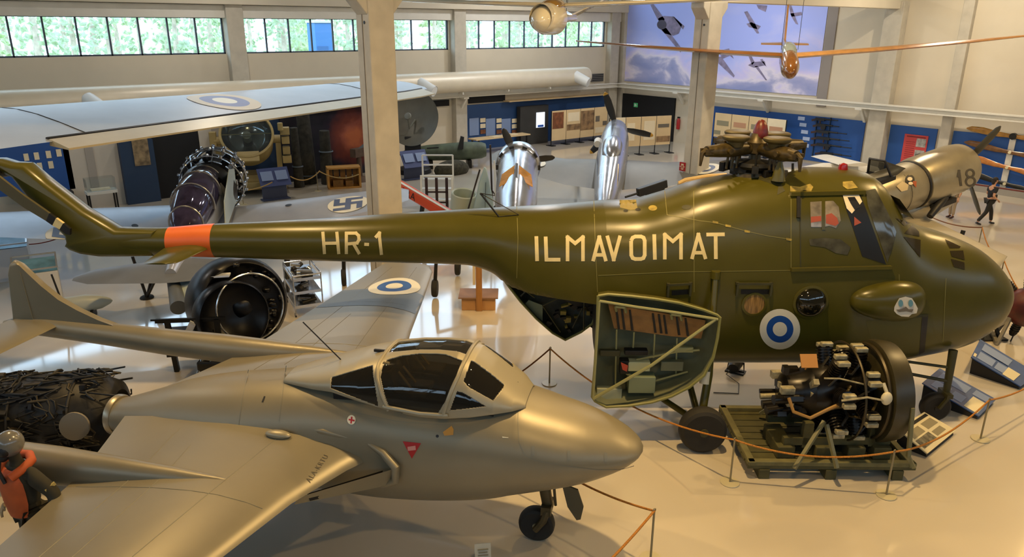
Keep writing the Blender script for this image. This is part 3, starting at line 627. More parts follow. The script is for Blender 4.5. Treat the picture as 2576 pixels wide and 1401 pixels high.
# rotor head
RHX = HF.lat(1898, 400, 0)[0]; zt = front.at(RHX)[0]
RH = B(); ZH = HF.lat(1898, 372, 0)[2]
RH.lathe([(.3, zt - .12), (.26, zt + .04), (.11, zt + .08), (.09, ZH - .1), (.16, ZH - .07), (.18, ZH + .1), (.12, ZH + .17), (.1, ZH + .24)], (RHX, 0, 0), n=24)
rh = RH.build('rotor_head', M_brass, HEL)
dz = HF.lat(1903, 330, 0)[2]
b = B(); b.lathe([(.115, ZH + .16), (.125, ZH + .2), (.118, dz), (.095, dz + .1), (.05, dz + .17), (.0, dz + .19)], (RHX + .05, 0, 0), n=22); b.build('red_dome', mat('dome_red', '#5c1712', .4, var=.4, vs=14), rh)
for k, (ang, L) in enumerate(((205, .98), (115, .9), (25, .95), (-65, .9))):
    a = math.radians(ang); d = Vector((math.cos(a), math.sin(a), 0)); s_ = Vector((-d.y, d.x, 0)); o = Vector((RHX, 0, ZH))
    b = B(); b.tube([o + d * .1, o + d * .3, o + d * .52, o + d * .7, o + d * L], [.09, .11, .12, .11, .085], 14)
    b.tube([o + d * L + Vector((0, 0, .02)), o + d * (L + .08) + Vector((0, 0, -.02)), o + d * (L + .1) + Vector((0, 0, -.22))], [.05, .04, .02], 8)
    for q in (-1, 1): b.bar(o + d * (L - .08) + s_ * q * .07, o + d * (L + .06) + s_ * q * .07, .03, .09)
    b.cyl(o + d * .62 - s_ * .16, o + d * .62 + s_ * .16, .045, n=10)
    for w in range(3): b.cyl(o + d * (.34 + .1 * w) + Vector((0, 0, -.06)), o + d * (.36 + .1 * w) + Vector((0, 0, -.3)), .022, n=8)
    arm = b.build('blade_arm', M_brass, rh)
    b = B(); dp = o + d * .44 + s_ * .02; b.lathe([(.12, .0), (.14, .08), (.2, .11), (.215, .13), (.215, .16), (.19, .175), (.05, .18), (.0, .18)], dp + Vector((0, 0, .05)), n=24); b.build('hinge_drum', mat('drum_bronze', '#4f4523', .48, metal=.15, var=.2, vs=9), arm)
b = B(); b.lathe([(.28, -.05), (.33, 0), (.31, .06), (.14, .1)], (RHX, 0, zt + .14), n=24)
for k in range(6):
    a = k * PI / 3 + .3; b.cyl((RHX + .3 * math.cos(a), .3 * math.sin(a), zt), (RHX + .36 * math.cos(a), .36 * math.sin(a), ZH - .05), .016, n=8); b.box((RHX + .34 * math.cos(a), .34 * math.sin(a), zt + .12), (.13, .1, .12), rotm('Z', math.degrees(a)))
b.build('swashplate', M_steel, rh)
b = B()
for k in range(9): b.box((RHX - .3 + random.uniform(-.12, .7), random.uniform(-.4, .35), zt + .02 + random.uniform(0, .12)), (random.uniform(.08, .3), random.uniform(.08, .25), .16), rotm('Z', random.uniform(0, 90)))
b.build('servo_units', M_iron, rh, smooth=0, bevel=.01)
q = HF.lat(1960, 432, -.5); b = B(); b.lathe([(.11, -.12), (.085, .02), (.045, .14), (.035, .18)], (q[0], -.5, q[2] - .02), n=14); b.build('fairing_cone', M_olive, rh)
hlab('hub_dark_patch', [[(1890, 445), (1930, 445), (1965, 462), (1975, 480), (1955, 490), (1958, 468), (1920, 455)]], M_olive_d, off=.004)  # darker olive patch below the rotor head
# main and nose undercarriage
def wheel(parent, c, r, w, m=M_tyre, hubm=None, ax=(0, 1, 0)):
    a = Vector(ax).normalized(); c = Vector(c); bb = B(); R = r - w / 2
    bb.lathe([(r * .58, -w * .46), (r * .82, -w / 2), (r * .95, -w * .38), (r, -w * .15), (r, w * .15), (r * .95, w * .38), (r * .82, w / 2), (r * .58, w * .46)], c, a, 36)
    t = bb.build('tyre', m, parent)
    bb = B(); bb.lathe([(r * .6, -w * .44), (r * .5, -w * .3), (r * .22, -w * .3), (r * .18, -w * .52), (.001, -w * .52)], c, a, 24); bb.lathe([(r * .6, w * .44), (r * .5, w * .3), (r * .22, w * .3), (r * .18, w * .52), (.001, w * .52)], c, a, 24); bb.build('wheel_hub', hubm or M_olive_d, t); return t
WR = .37
for sy in (-1, 1):
    wc = Vector((0, sy * 1.91, WR)); wheel(HEL, wc, WR, .26)
    ax = Vector((0, sy * 1.74, WR))
    top = Vector(HF.lat(1800, 690, -1.02)); top.y = sy * 1.04
    b = B(); b.tube([ax, Vector((top.x * .6, sy * 1.5, 1.1)), top], [.065, .065, .045], 12); b.lathe([(.075, 0), (.075, .12)], top - Vector((0, 0, .06)), n=10)
    lg = b.build('main_leg', M_olive, HEL)
    k = .33; cpt = ax.lerp(top, .27); b = B(); d_ = (top - ax).normalized(); b.cyl(cpt, cpt + d_ * .2, .079, n=12); b.build('white_label', mat('leg_label', '#cfcdb8', .5), lg)
    b = B(); b.tube([ax, (-.05, sy * .8, .78)], .055, 10); b.tube([ax, (-1.05, sy * .85, .76)], .05, 10); b.build('leg_brace', M_olive, HEL)
nw = HF.z(2345, 1055, 0)
for sy in (-1, 1):
    nx, ny = nw[0], sy * abs(nw[1]); wheel(HEL, (nx, ny, .25), .25, .17, hubm=M_iron)
    b = B(); b.tube([(nx + .12, ny, .25), (nx + .14, ny, .5), (nx + .16, ny * .9, 1.25)], [.05, .055, .07], 10); b.bar((nx, ny - .12, .27), (nx + .13, ny - .12, .5), .05, .04); b.bar((nx, ny + .12, .27), (nx + .13, ny + .12, .5), .05, .04); b.box((nx + .13, ny, .5), (.1, .3, .07)); b.build('nose_leg', M_olive_d, HEL)
    b = B(); b.tube([(nx + .14, ny, .72), (nx - .95, ny * .75, .85)], .028, 8); b.tube([(nx + .15, ny * .95, .95), (nx - .8, ny * .7, 1.0)], .025, 8); b.build('leg_brace', M_olive_d, HEL)
# clamshell cargo doors, standing open
def bowl(name, rim, lat, depth, away, m_out, m_in, parent, th=.03):
    R = [Vector(HF.lat(px, py, lat)) for px, py in rim]; c = sum(R, Vector()) / len(R)
    def rg(off): return [[c + (p - c) * k + Vector((0, away * (depth * d + off), 0)) for p in R] for k, d in ((1, 0), (.97, .35), (.88, .66), (.7, .88), (.42, .97), (.1, 1.0))]
    bb = B(); bb.loft(rg(0), (False, True)); i_ = bb.build(name + '_lining', m_in, None, smooth=60)
    bb = B(); bb.loft(rg(th), (False, True)); o_ = bb.build(name, m_out, parent, smooth=60); i_.parent = o_
    bb = B(); bb.tube([p + Vector((0, away * th * .5, 0)) for p in R] + [R[0] + Vector((0, away * th * .5, 0))], .024, 6); bb.build(name + '_rim', mat('rim_olive', '#7b7a44', .5), o_); return o_, R
rim = [(1505, 745), (1530, 741), (1590, 746), (1650, 753), (1710, 763), (1770, 780), (1804, 793), (1812, 800), (1806, 850), (1795, 900), (1772, 945), (1735, 975), (1690, 998), (1640, 1013), (1580, 1022), (1525, 1025), (1497, 1010), (1490, 1000), (1497, 920), (1503, 820)]
LN = -1.75
nd, R = bowl('near_cargo_door', rim, LN, .62, 1, M_olive, M_pal, HEL)
def DP(px, py, lat=LN): return Vector(HF.lat(px, py, lat))
b = B(); b.tube([DP(1508, 757), DP(1600, 772), DP(1700, 786), DP(1806, 803)], .022, 8); b.tube([DP(1800, 803), DP(1640, 918), DP(1492, 1003)], .026, 8); b.tube([DP(1508, 757), DP(1492, 1000)], .02, 8); b.build('door_strut', mat('strut_pale', '#8f8e60', .5), nd)
def poly(pts, lat, th, m, name, parent=nd):
    bb = B(); q = [DP(x, y, lat) for x, y in pts]; bb.prism([(v.x, v.z) for v in q], th, lambda u, v, w: (u, lat + w, v)); return bb.build(name, m, parent, smooth=0)
pad = poly([(1530, 765), (1775, 806), (1764, 852), (1690, 846), (1545, 826)], LN + .3, .05, M_tan, 'tan_padding')
for x in (1548, 1562, 1582, 1640, 1655, 1668, 1700, 1722): poly([(x, 775 + (x - 1548) * .15), (x + 5, 775 + (x - 1548) * .15), (x + 12, 828 + (x - 1548) * .1), (x + 6, 828 + (x - 1548) * .1)], LN + .285, .015, M_iron, 'padding_slot', pad)
for x in (1548, 1688):
    y = 771 + (x - 1548) * .14; b = B(); p, q = DP(x, y, LN + .22), DP(x + 24, y + 3, LN + .22); b.bar(p, q, .03); b.bar(p, DP(x + 3, y + 12, LN + .28), .03); b.bar(q, DP(x + 27, y + 15, LN + .28), .03); b.build('handle', mat('strut_pale', '#8f8e60', .5), pad, smooth=0)
b = B()
for x, ya, yb in ((1551, 828, 965), (1595, 835, 885), (1647, 840, 900), (1703, 850, 945)): b.tube([DP(x, ya, LN + .32), DP(x - 3, yb, LN + .32)], .014, 6)
b.tube([DP(1600, 905, LN + .25), DP(1700, 885, LN + .28), DP(1760, 880, LN + .22)], .018, 6); b.tube([DP(1575, 940, LN + .2), DP(1640, 960, LN + .25), DP(1730, 935, LN + .28)], .016, 6); b.build('inner_frame', mat('strut_pale', '#8f8e60', .5), nd)
for (px, py), (sx, sz), dd, m in (((1605, 918), (.36, .16), .16, mat('pale_green_box', '#b3b892', .5)), ((1612, 960), (.42, .28), .22, mat('grey_green_box', '#6f7b62', .5)), ((1532, 990), (.4, .2), .12, mat('pale_panel_door', '#a6ab90', .5)), ((1535, 890), (.32, .1), .08, M_olive_d), ((1690, 920), (.35, .16), .12, M_pal), ((1720, 880), (.3, .09), .1, mat('strut_pale', '#8f8e60', .5)), ((1570, 920), (.14, .22), .16, M_iron), ((1600, 885), (.36, .08), .14, M_iron)):
    p = DP(px, py, LN + .25); b = B(); b.box((p.x, LN + .34 - dd / 2, p.z), (sx, dd, sz)); b.build('door_box', m, nd, smooth=0, bevel=.012)
poly([(1562, 912), (1580, 920), (1577, 935), (1566, 930)], LN + .14, .01, mat('note_red', '#a8402c', .6), 'red_note')
rim2 = [(1268, 705), (1300, 713), (1345, 717), (1395, 722), (1445, 729), (1490, 736), (1504, 745), (1503, 785), (1490, 815), (1462, 836), (1422, 856), (1390, 838), (1350, 803), (1310, 760), (1285, 728)]
LF = .55
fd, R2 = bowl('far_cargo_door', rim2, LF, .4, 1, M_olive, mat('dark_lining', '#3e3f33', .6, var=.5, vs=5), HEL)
def fpoly(pts, m, name, th=.03, lt=LF + .12): return poly(pts, lt, th, m, name, fd)
fpoly([(1330, 755), (1365, 768), (1365, 815), (1352, 806), (1318, 768)], mat('grey_green_box', '#6f7b62', .5), 'door_panel'); fpoly([(1395, 728), (1490, 740), (1500, 760), (1490, 775), (1450, 770), (1392, 745)], M_iron, 'equipment_case', .08)
b = B(); b.tube([DP(1300, 715, LF), DP(1345, 748, LF)], .02, 6); b.tube([DP(1335, 720, LF), DP(1310, 745, LF)], .015, 6); b.tube([DP(1365, 768, LF), DP(1410, 835, LF)], .016, 6); b.tube([DP(1470, 735, LF), DP(1468, 830, LF)], .016, 6); b.tube([DP(1440, 825, LF), DP(1465, 775, LF)], .014, 6); b.tube([DP(1365, 768, LF), DP(1420, 742, LF)], .02, 6); b.build('inner_frame', M_olive_d, fd)
random.seed(3)
b = B()
for k in range(26):
    px, py = random.uniform(1372, 1490), random.uniform(748, 828)
    if py > 850 - abs(px - 1422) * .5: continue
    p = DP(px, py, LF + .2); b.box((p.x, LF + .16 + random.uniform(-.05, .1), p.z), (random.uniform(.04, .14), .1, random.uniform(.03, .1)), rotm('Y', random.uniform(-40, 40)), mi=random.choice((0, 0, 1)))
b.build('equipment_clutter', [M_iron, M_wornp], fd, smooth=0)['kind'] = 'stuff'
b = B(); b.prism([(-3.0, 2.12), (-1.52, 2.05), (-1.52, .76), (-1.6, .9)], .02, lambda u, v, w: (u if u > -2 else -1.6, w, v)); 
b = B(); b.loft([[(x, y, z) for x, y, z in grow(front.ring(-1.5, 40), .97)], [(x - .02, y, z) for x, y, z in grow(front.ring(-1.5, 40), .97)]]); b.build('cabin_bulkhead', mat('cabin_dark', '#22221a', .7), HEL)
# ---------------------------------------------------------------- grey twin-boom jet in the foreground
M_jet = mat('jet_grey', '#857d68', .40, metal=.25, var=.08, vs=1.2, rvar=.06, bump=.015, bs=12)
M_jetd = mat('jet_grey_dark', '#7d7a6c', .5, metal=.2, var=.1, vs=2)
M_fr = mat('canopy_frame', '#9a927c', .4, metal=.3)
M_cg = glass('canopy_glass', '#8d8a80', .84, .03)
VO = onz(1350, 1352); VF = Frame(VO, -51)
VAM = fthing('jet_aircraft', 'grey twin boom jet trainer with a domed canopy and pointed nose in the foreground', 'aircraft', VF)
pod = Body([(-6.02, 1.3, .86, .25, 2), (-5.9, 1.33, .84, .28, 2), (-5.4, 1.5, .76, .45, 2), (-4.8, 1.72, .66, .6, 2), (-4.2, 1.86, .6, .7, 2), (-3.6, 1.955, .57, .75, 2.1), (-3.0, 2.04, .56, .78, 2.3), (-2.5, 2.09, .567, .8, 2.5), (-2, 2.1, .568, .8, 2.6), (-1.5, 2.1, .602, .8, 2.6), (-1, 2.1, .659, .8, 2.5), (-.5, 2.1, .75, .78, 2.4), (-.2, 2.075, .83, .76, 2.2), (0, 2.025, .89, .73, 2.2), (.3, 1.952, .97, .68, 2.1), (.6, 1.872, 1.07, .6, 2.1), (.9, 1.765, 1.2, .48, 2), (1.1, 1.655, 1.32, .36, 2), (1.23, 1.56, 1.42, .2, 2), (1.275, 1.51, 1.47, .06, 2)])
b = B(); pod.mesh(b, n=90, N=64); b.build('fuselage_pod', M_jet, VAM, smooth=50)
def vsf(x, z):
    zt, zb, _, _ = pod.at(x); return pod.half(x, min(max(z, zb), zt))
def vlab(name, polys, m, parent=None, off=.005, seg=9): return patch(name, [[tuple(v) for v in p] for p in polys], lambda u, v: tuple(VF.surf(u, v, vsf, off)), m, parent or VAM, seg)
# canopy: one domed surface, its glass and its frame
xs0, xs1 = -2.75, -.22
cen = [(-3.3, 2.03), (-3.0, 2.13), (-2.75, 2.21), (-2.5, 2.3), (-2.2, 2.41), (-1.8, 2.53), (-1.5, 2.59), (-1.2, 2.62), (-.95, 2.62), (-.75, 2.56), (-.55, 2.42), (-.35, 2.26), (-.2, 2.14), (-.1, 2.05)]
sil = [(-3.3, 1.98, .2), (-3.0, 2.03, .34), (-2.75, 2.06, .44), (-2.45, 2.1, .53), (-2.1, 2.06, .6), (-1.7, 2.0, .64), (-1.3, 1.97, .66), (-1.0, 1.98, .655), (-.7, 2.02, .63), (-.45, 2.05, .56), (-.25, 2.05, .44), (-.1, 2.02, .25)]
cx0, cz0 = zip(*cen); sx0, sz0, sw0 = zip(*sil)
def can(x, t, grow_=0.0):                 # t 0..1 from near sill over the top to far sill
    zt = np.interp(x, cx0, cz0); zs = np.interp(x, sx0, sz0); w = np.interp(x, sx0, sw0); a = PI * t; n = 2.35
    c, s_ = math.cos(a), math.sin(a)
    return (x, -(w + grow_) * math.copysign(abs(c) ** (2 / n), c), zs + (zt + grow_ - zs) * abs(s_) ** (2 / n))
def vproj(p):
    q = VF.o + VF.h * p[0] + VF.l * p[1] + np.array([0, 0, p[2]]); c = RC @ (q - OC); return CX + FPX * c[0] / c[2], CY + FPX * c[1] / c[2]
def inpoly(x, y, P):
    k = False
    for i in range(len(P)):
        (x1, y1), (x2, y2) = P[i - 1], P[i]
        if (y1 > y) != (y2 > y) and x < (x2 - x1) * (y - y1) / (y2 - y1) + x1: k = not k
    return k
G1 = [(835, 950), (938, 920), (940, 945), (953, 1022), (832, 976)]
G2 = [(962, 925), (975, 906), (1010, 896), (1060, 890), (1120, 892), (1162, 908), (1150, 945), (1130, 995), (1103, 1038), (985, 1038), (968, 995), (958, 950)]
G3 = [(1132, 1032), (1150, 984), (1165, 988), (1222, 1022)]
G4 = [(1166, 960), (1188, 900), (1210, 892), (1250, 915), (1276, 935), (1266, 975), (1240, 1008), (1180, 975)]
NX, NT = 330, 250; X = np.linspace(-3.25, -.12, NX + 1)
vs = [can(x, j / NT, .0) for x in X for j in range(NT + 1)]; fg, ff = [], []
for i in range(NX):
    for j in range(NT):
        f = (i * (NT + 1) + j, (i + 1) * (NT + 1) + j, (i + 1) * (NT + 1) + j + 1, i * (NT + 1) + j + 1)
        c = can((X[i] + X[i + 1]) / 2, (j + .5) / NT); c = (c[0], -abs(c[1]), c[2]); u, v = vproj(c)
        top_ = abs(c[1]) < .24; roof = abs(c[1]) < .17 and -1.86 + .1 * abs(c[1]) < c[0] < -.84
        g = (not top_) and (inpoly(u, v, G1) or inpoly(u, v, G2) or inpoly(u, v, G3) or inpoly(u, v, G4))
        g = g or roof
        (fg if g else ff).append(f)
def sub(name, fs, m, parent, off=0):
    used = sorted({i for f in fs for i in f}); mp_ = {k: i for i, k in enumerate(used)}
    bb = B(); bb.add([vs[k] for k in used], [tuple(mp_[i] for i in f) for f in fs]); return bb.build(name, m, parent, smooth=60, recalc=False)
cf = sub('canopy_frame', ff, M_fr, VAM); sub('canopy_glass', fg, M_cg, cf)
md = cf.modifiers.new('thick', 'SOLIDIFY'); md.thickness = .025; md.offset = 0
b = B()
for pl, r in (([(952, 925), (950, 950), (962, 1000), (980, 1042)], .022), ([(1172, 900), (1150, 950), (1128, 1000), (1112, 1045)], .026)):
    q = []
    for px, py in pl:
        best = min(((abs(vproj(can(x, t))[0] - px) + abs(vproj(can(x, t))[1] - py), x, t) for x in np.linspace(-2.4, -.4, 60) for t in np.linspace(.0, .5, 40)), key=lambda e: e[0]); q.append(best[1:])
    tt = np.linspace(q[-1][1], 1 - q[-1][1], 26); T = [p[1] for p in q][::-1]; XX = [p[0] for p in q][::-1]
    b.tube([can(float(np.interp(min(t, 1 - t), T, XX)), t, .012) for t in tt], r, 8)
b.tube([can(x, 0.015, .012) for x in np.linspace(-1.75, -.95, 20)], .028, 8); b.build('canopy_hoops', M_fr, cf)
# cockpit: dark floor tub, two seats, instrument coaming
b = B(); b.box((-1.45, 0, 2.04), (2.0, 1.0, .15)); b.build('cockpit_tub', mat('cockpit_black', '#0d0d0c', .8), VAM, smooth=0)
for sy in (-1, 1):
    b = B(); b.box((-1.75, sy * .26, 2.22), (.14, .36, .34), rotm('Y', -14)); b.box((-1.8, sy * .26, 2.43), (.1, .24, .1)); b.box((-1.5, sy * .26, 2.12), (.42, .38, .08)); st = b.build('ejection_seat', mat('seat_olive', '#5a5138', .7, var=.4, vs=9), VAM, smooth=0, bevel=.02)
    b = B(); b.bar((-1.66, sy * .26 - .08, 2.36), (-1.5, sy * .26 - .08, 2.15), .04, .012); b.bar((-1.66, sy * .26 + .08, 2.36), (-1.5, sy * .26 + .08, 2.15), .04, .012); b.build('harness', mat('harness_tan', '#a28d5f', .7), st, smooth=0)
b = B(); b.prism([(-.95, 2.1), (-.45, 2.08), (-.5, 2.2), (-.8, 2.28), (-.95, 2.26)], 1.0, lambda u, v, w: (u, w - .5, v)); b.build('instrument_coaming', mat('cockpit_black', '#0d0d0c', .8), VAM, smooth=0, bevel=.03)
# wings
def vw(s): return [((-1.75, s * .45, 1.36), (-5.5, s * .45, 1.36), .42), ((-2.1, s * 1.0, 1.35), (-5.32, s * 1.0, 1.35), .40), ((-2.42, s * 1.75, 1.36), (-5.06, s * 1.75, 1.36), .32), ((-2.72, s * 3.0, 1.38), (-4.9, s * 3.0, 1.38), .26), ((-3.02, s * 4.6, 1.40), (-4.72, s * 4.6, 1.40), .2), ((-3.32, s * 6.1, 1.43), (-4.56, s * 6.1, 1.43), .14), ((-3.5, s * 6.45, 1.44), (-4.5, s * 6.42, 1.44), .08), ((-3.8, s * 6.58, 1.44), (-4.35, s * 6.56, 1.44), .02)]
SEC = {}
for s_ in (-1, 1):
    SEC[s_] = vw(s_); b = B(); wing(b, SEC[s_]); w_ = b.build('wing', M_jet, VAM, smooth=50)
    # seams on the upper surface
    bb = B()
    for (k0, c0), (k1, c1) in (((.6, .72), (5, .72)), ((.6, .3), (5, .28)), ((2.2, .05), (2.2, .95)), ((1.2, .6), (3.2, .55)), ((3.6, .1), (3.6, .72))):
        bb.tube([wing_top(SEC[s_], k0 + (k1 - k0) * t, c0 + (c1 - c0) * t, .000) for t in np.linspace(0, 1, 24)], .005, 5)
    bb.build('panel_seams', M_jetd, w_)
    if s_ == 1: WF = w_
    else: WN = w_
# roundel and darker stripe on the far wing
def wtp(name, polys, m, parent, off=.006, seg=.1, s_=1):
    ys = [abs(q[0][1]) for q in SEC[s_]]
    def fn(x, y):
        k = float(np.interp(abs(y), ys, range(len(ys)))); le = np.interp(abs(y), ys, [q[0][0] for q in SEC[s_]]); te = np.interp(abs(y), ys, [q[1][0] for q in SEC[s_]])
        c = min(max((le - x) / (le - te), 0), 1); p = wing_top(SEC[s_], k, c, off); return (p.x, p.y, p.z)
    return patch(name, polys, fn, m, parent, seg)
rc = VF.z(992, 722, 1.5); rr = .5
wtp('roundel', [circ(rc, rr * .33, 30)], M_rwhite, WF, .009); wtp('roundel_ring', ringpoly(rc, rr * .33, rr * .66, 36), M_rblue, WF, .0085); wtp('roundel_ring', ringpoly(rc, rr * .66, rr, 36), M_rwhite, WF, .008)
wtp('dark_stripe', [[(-2.9, 3.75), (-2.95, 4.7), (-4.7, 4.7), (-4.8, 3.75)]], mat('stripe_grey', '#5d6468', .45, metal=.2), WF, .004)
# stencil on the near wing
def textmesh(body, size, font_space=1.0):
    cv = bpy.data.curves.new('t', 'FONT'); cv.body = body; cv.size = size; cv.space_character = font_space; ob = bpy.data.objects.new('t', cv); COL.objects.link(ob); bpy.context.view_layer.update()
    m_ = bpy.data.meshes.new_from_object(ob.evaluated_get(bpy.context.evaluated_depsgraph_get())); bpy.data.objects.remove(ob); bpy.data.curves.remove(cv)
    return [tuple(v.co) for v in m_.vertices], [tuple(p.vertices) for p in m_.polygons]
tv, tf = textmesh('ALA-KRTU', .085, 1.2); a0 = VF.z(779, 1196, 1.52); a1 = VF.z(826, 1142, 1.52); dr = Vector((a1[0] - a0[0], a1[1] - a0[1], 0)).normalized(); up = Vector((-dr.y, dr.x, 0))
ys = [abs(q[0][1]) for q in SEC[-1]]
def ontop(x, y):
    k = float(np.interp(abs(y), ys, range(len(ys)))); le = np.interp(abs(y), ys, [q[0][0] for q in SEC[-1]]); te = np.interp(abs(y), ys, [q[1][0] for q in SEC[-1]]); return wing_top(SEC[-1], k, min(max((le - x) / (le - te), 0), 1), .006)
bb = B(); bb.add([tuple(ontop(a0[0] + (dr * v[0] + up * v[1]).x, a0[1] + (dr * v[0] + up * v[1]).y)) for v in tv], tf); bb.build('stencil_text', mat('stencil_ink', '#5b5344', .7), WN, smooth=0, recalc=False)
# intakes at the wing roots
for s_ in (-1, 1):
    b = B(); p = [(-1.95, s_ * .74, 1.6), (-1.72, s_ * .8, 1.52), (-1.55, s_ * .86, 1.38), (-1.56, s_ * .86, 1.2), (-1.75, s_ * .84, 1.08)]; b.tube(p, [.03, .05, .055, .05, .03], 10); b.tube([(-3.2, s_ * .62, 1.66), (-2.5, s_ * .72, 1.66), (-1.95, s_ * .74, 1.6)], [.02, .05, .035], 10)
    b.add([(-1.56, s_ * .86, 1.36), (-1.62, s_ * .84, 1.12), (-2.5, s_ * 1.55, 1.2), (-2.42, s_ * 1.6, 1.34)], [(0, 1, 2, 3)]); it = b.build('intake_lip', M_jet, VAM)
    b = B(); b.add([(-1.7, s_ * .88, 1.33), (-1.75, s_ * .88, 1.13), (-2.36, s_ * 1.45, 1.2), (-2.36, s_ * 1.5, 1.33)], [(0, 1, 2, 3)]); b.build('intake_mouth', mat('intake_dark', '#15130f', .8), it, smooth=0)
b = B(); q = VF.surf(712, 1078, vsf); b.ell((q[0], q[1] - .12, 1.62), (.17, .07, .05), 14, 8); b.build('root_blister', M_fr, VAM)
# booms, fins, tailplane
boom = [(-3.0, .015, 1.52), (-3.3, .06, 1.5), (-3.8, .12, 1.47), (-4.6, .19, 1.43), (-5.4, .23, 1.41), (-6.4, .215, 1.42), (-7.6, .19, 1.46), (-8.6, .17, 1.48), (-9.2, .14, 1.47), (-9.5, .06, 1.46)]
for s_ in (-1, 1):
    b = B(); b.loft([[(x, s_ * 1.72 + r * .92 * math.cos(2 * PI * j / 28), z + r * math.sin(2 * PI * j / 28)) for j in range(28)] for x, r, z in boom]); b.build('tail_boom', M_jet, VAM, smooth=60)
    fp = [VF.lat(px, py, 1.7)[[0, 2]] for px, py in ((20, 690), (24, 666), (35, 655), (48, 662), (75, 688), (105, 716), (150, 752), (200, 780), (255, 806), (310, 826), (355, 840))] + [np.array((-6.6, 1.4)), np.array((-9.35, 1.36)), VF.lat(32, 795, 1.7)[[0, 2]]]
    c = np.mean(fp, axis=0); rings = [[(p[0] + (c[0] - p[0]) * d, s_ * 1.72 + y, p[1] + (c[1] - p[1]) * d) for p in fp] for d, y in ((.05, -.055), (0, -.02), (0, .02), (.05, .055))]
    b = B(); b.loft(rings); fin = b.build('tail_fin', M_jet, VAM, smooth=60)
    b = B(); x_ = VF.lat(38, 700, 1.7)[0]
    b.bar((x_ + .22, s_ * 1.72 - .06, 1.55), (x_ + .16, s_ * 1.72 - .06, 2.45), .01); b.build('rudder_seam', M_jetd, fin)
b = B(); wing(b, [((-8.35, -1.72, 1.56), (-9.35, -1.72, 1.56), .1), ((-8.35, 1.72, 1.56), (-9.35, 1.72, 1.56), .1)]); b.build('tailplane', M_jet, VAM, smooth=50)
# jet pipe
b = B(); b.lathe([(.27, .02), (.285, -.01), (.285, -.06), (.25, -.08), (.235, -.05), (.2, .2), (.01, .3)], (-5.97, 0, 1.08), (1, 0, 0), 28); b.build('jet_pipe', mat('pipe_steel', '#a59d8a', .35, metal=.7), VAM)
# undercarriage
np_ = Vector((0, 0, 0)); VR = .235
wheel(VAM, (0, -.01, VR), VR, .17, hubm=mat('hub_grey', '#857a5c', .5))
b = B(); b.tube([(.09, 0, .98), (.1, 0, .72), (.14, 0, .5)], [.07, .075, .07], 12)
for sy in (-1, 1): b.tube([(.14, sy * .09, .5), (.1, sy * .12, .36), (0, sy * .12, VR - .03)], [.05, .05, .045], 8)
b.box((.13, 0, .5), (.13, .26, .12)); b.tube([(.2, 0, .9), (.24, -.03, .55)], .02, 6); b.build('nose_leg', mat('leg_bronze', '#4a3f26', .45, metal=.3, var=.3, vs=8), VAM)
b = B(); b.prism([(.32, .92), (.52, .86), (.6, .62), (.57, .44), (.52, .42), (.4, .6)], .03, lambda u, v, w: (u, w - .1, v)); b.build('nose_gear_door', mat('door_bronze', '#4c4632', .5), VAM, smooth=0)
for sy in (-1, 1):
    wheel(VAM, (-3.75, sy * 1.95, .3), .3, .2); b = B(); b.tube([(-3.7, sy * 1.8, .3), (-3.65, sy * 1.72, 1.3)], [.05, .07], 10); b.build('main_leg', M_iron, VAM)
    b = B(); b.box((-3.9, sy * 1.55, .92), (.06, .5, .75)); b.build('main_gear_door', M_iron, VAM, smooth=0)
# marks
tri = vlab('warning_triangle', [[(1013, 1110), (1059, 1115), (1036, 1154)]], M_red, off=.006)
vlab('triangle_label', [[(1025, 1124), (1045, 1121), (1046, 1132), (1026, 1134)]], mat('label_pink', '#c98a80', .6), tri, off=.009)
dsk = vlab('rescue_disc', [circ((884, 1056), 10.5, 24, 12)], M_rwhite, off=.006); vlab('rescue_cross', stroke([(877, 1055), (892, 1058)], 4) + stroke([(885, 1048), (883, 1065)], 4), M_red, dsk, off=.009)
vlab('yellow_tag', [[(1114, 1087), (1136, 1071), (1141, 1080), (1140, 1094), (1118, 1096)]], mat('tag_yellow', '#c08a35', .5), off=.007)
vlab('dark_slot', [[(664, 996), (668, 997), (662, 1012), (658, 1011)]], M_black, off=.006)
vlab('latch', [circ((1100, 1097), 4, 10)], M_black); vlab('latch', [[(1263, 1098), (1279, 1100), (1279, 1101.5), (1264, 1101)]], M_rwhite)
se = []
for ln in ([(1303, 960), (1303, 1060), (1305, 1110), (1320, 1145), (1345, 1158), (1420, 1172), (1500, 1182), (1560, 1182), (1595, 1172)], [(720, 920), (712, 980), (702, 1060)], [(625, 930), (610, 1000), (600, 1070)], [(800, 945), (880, 1035), (1000, 1060), (1110, 1068), (1260, 1050), (1290, 1030)]): se += stroke(ln, 1.6)
vlab('panel_seams', se, M_jetd, off=.003, seg=14)
for px, py in ((1341, 1135), (1431, 1147), (1524, 1152)): vlab('nose_mark', [[(px - 4, py - 14), (px + 4, py - 13), (px + 4, py + 10), (px - 4, py + 9)]], M_jetd, off=.005)
b = B(); p = VF.lat(868, 915, -.05); q = VF.lat(762, 810, 0); b.tube([p, q], .008, 6); b.lathe([(.05, 0), (.03, .04), (.01, .05)], (p[0], p[1], p[2] - .02), n=10); b.build('wire_aerial', M_iron, VAM)
b = B()
for px, py in ((955, 882), (930, 905)): q = VF.lat(px, py, -.1); b.box((q[0], -.1, q[2]), (.14, .03, .03))
b.build('fairing_slots', M_black, VAM, smooth=0)
for m_ in [m for m in bpy.data.meshes if m.users == 0]: bpy.data.meshes.remove(m_)
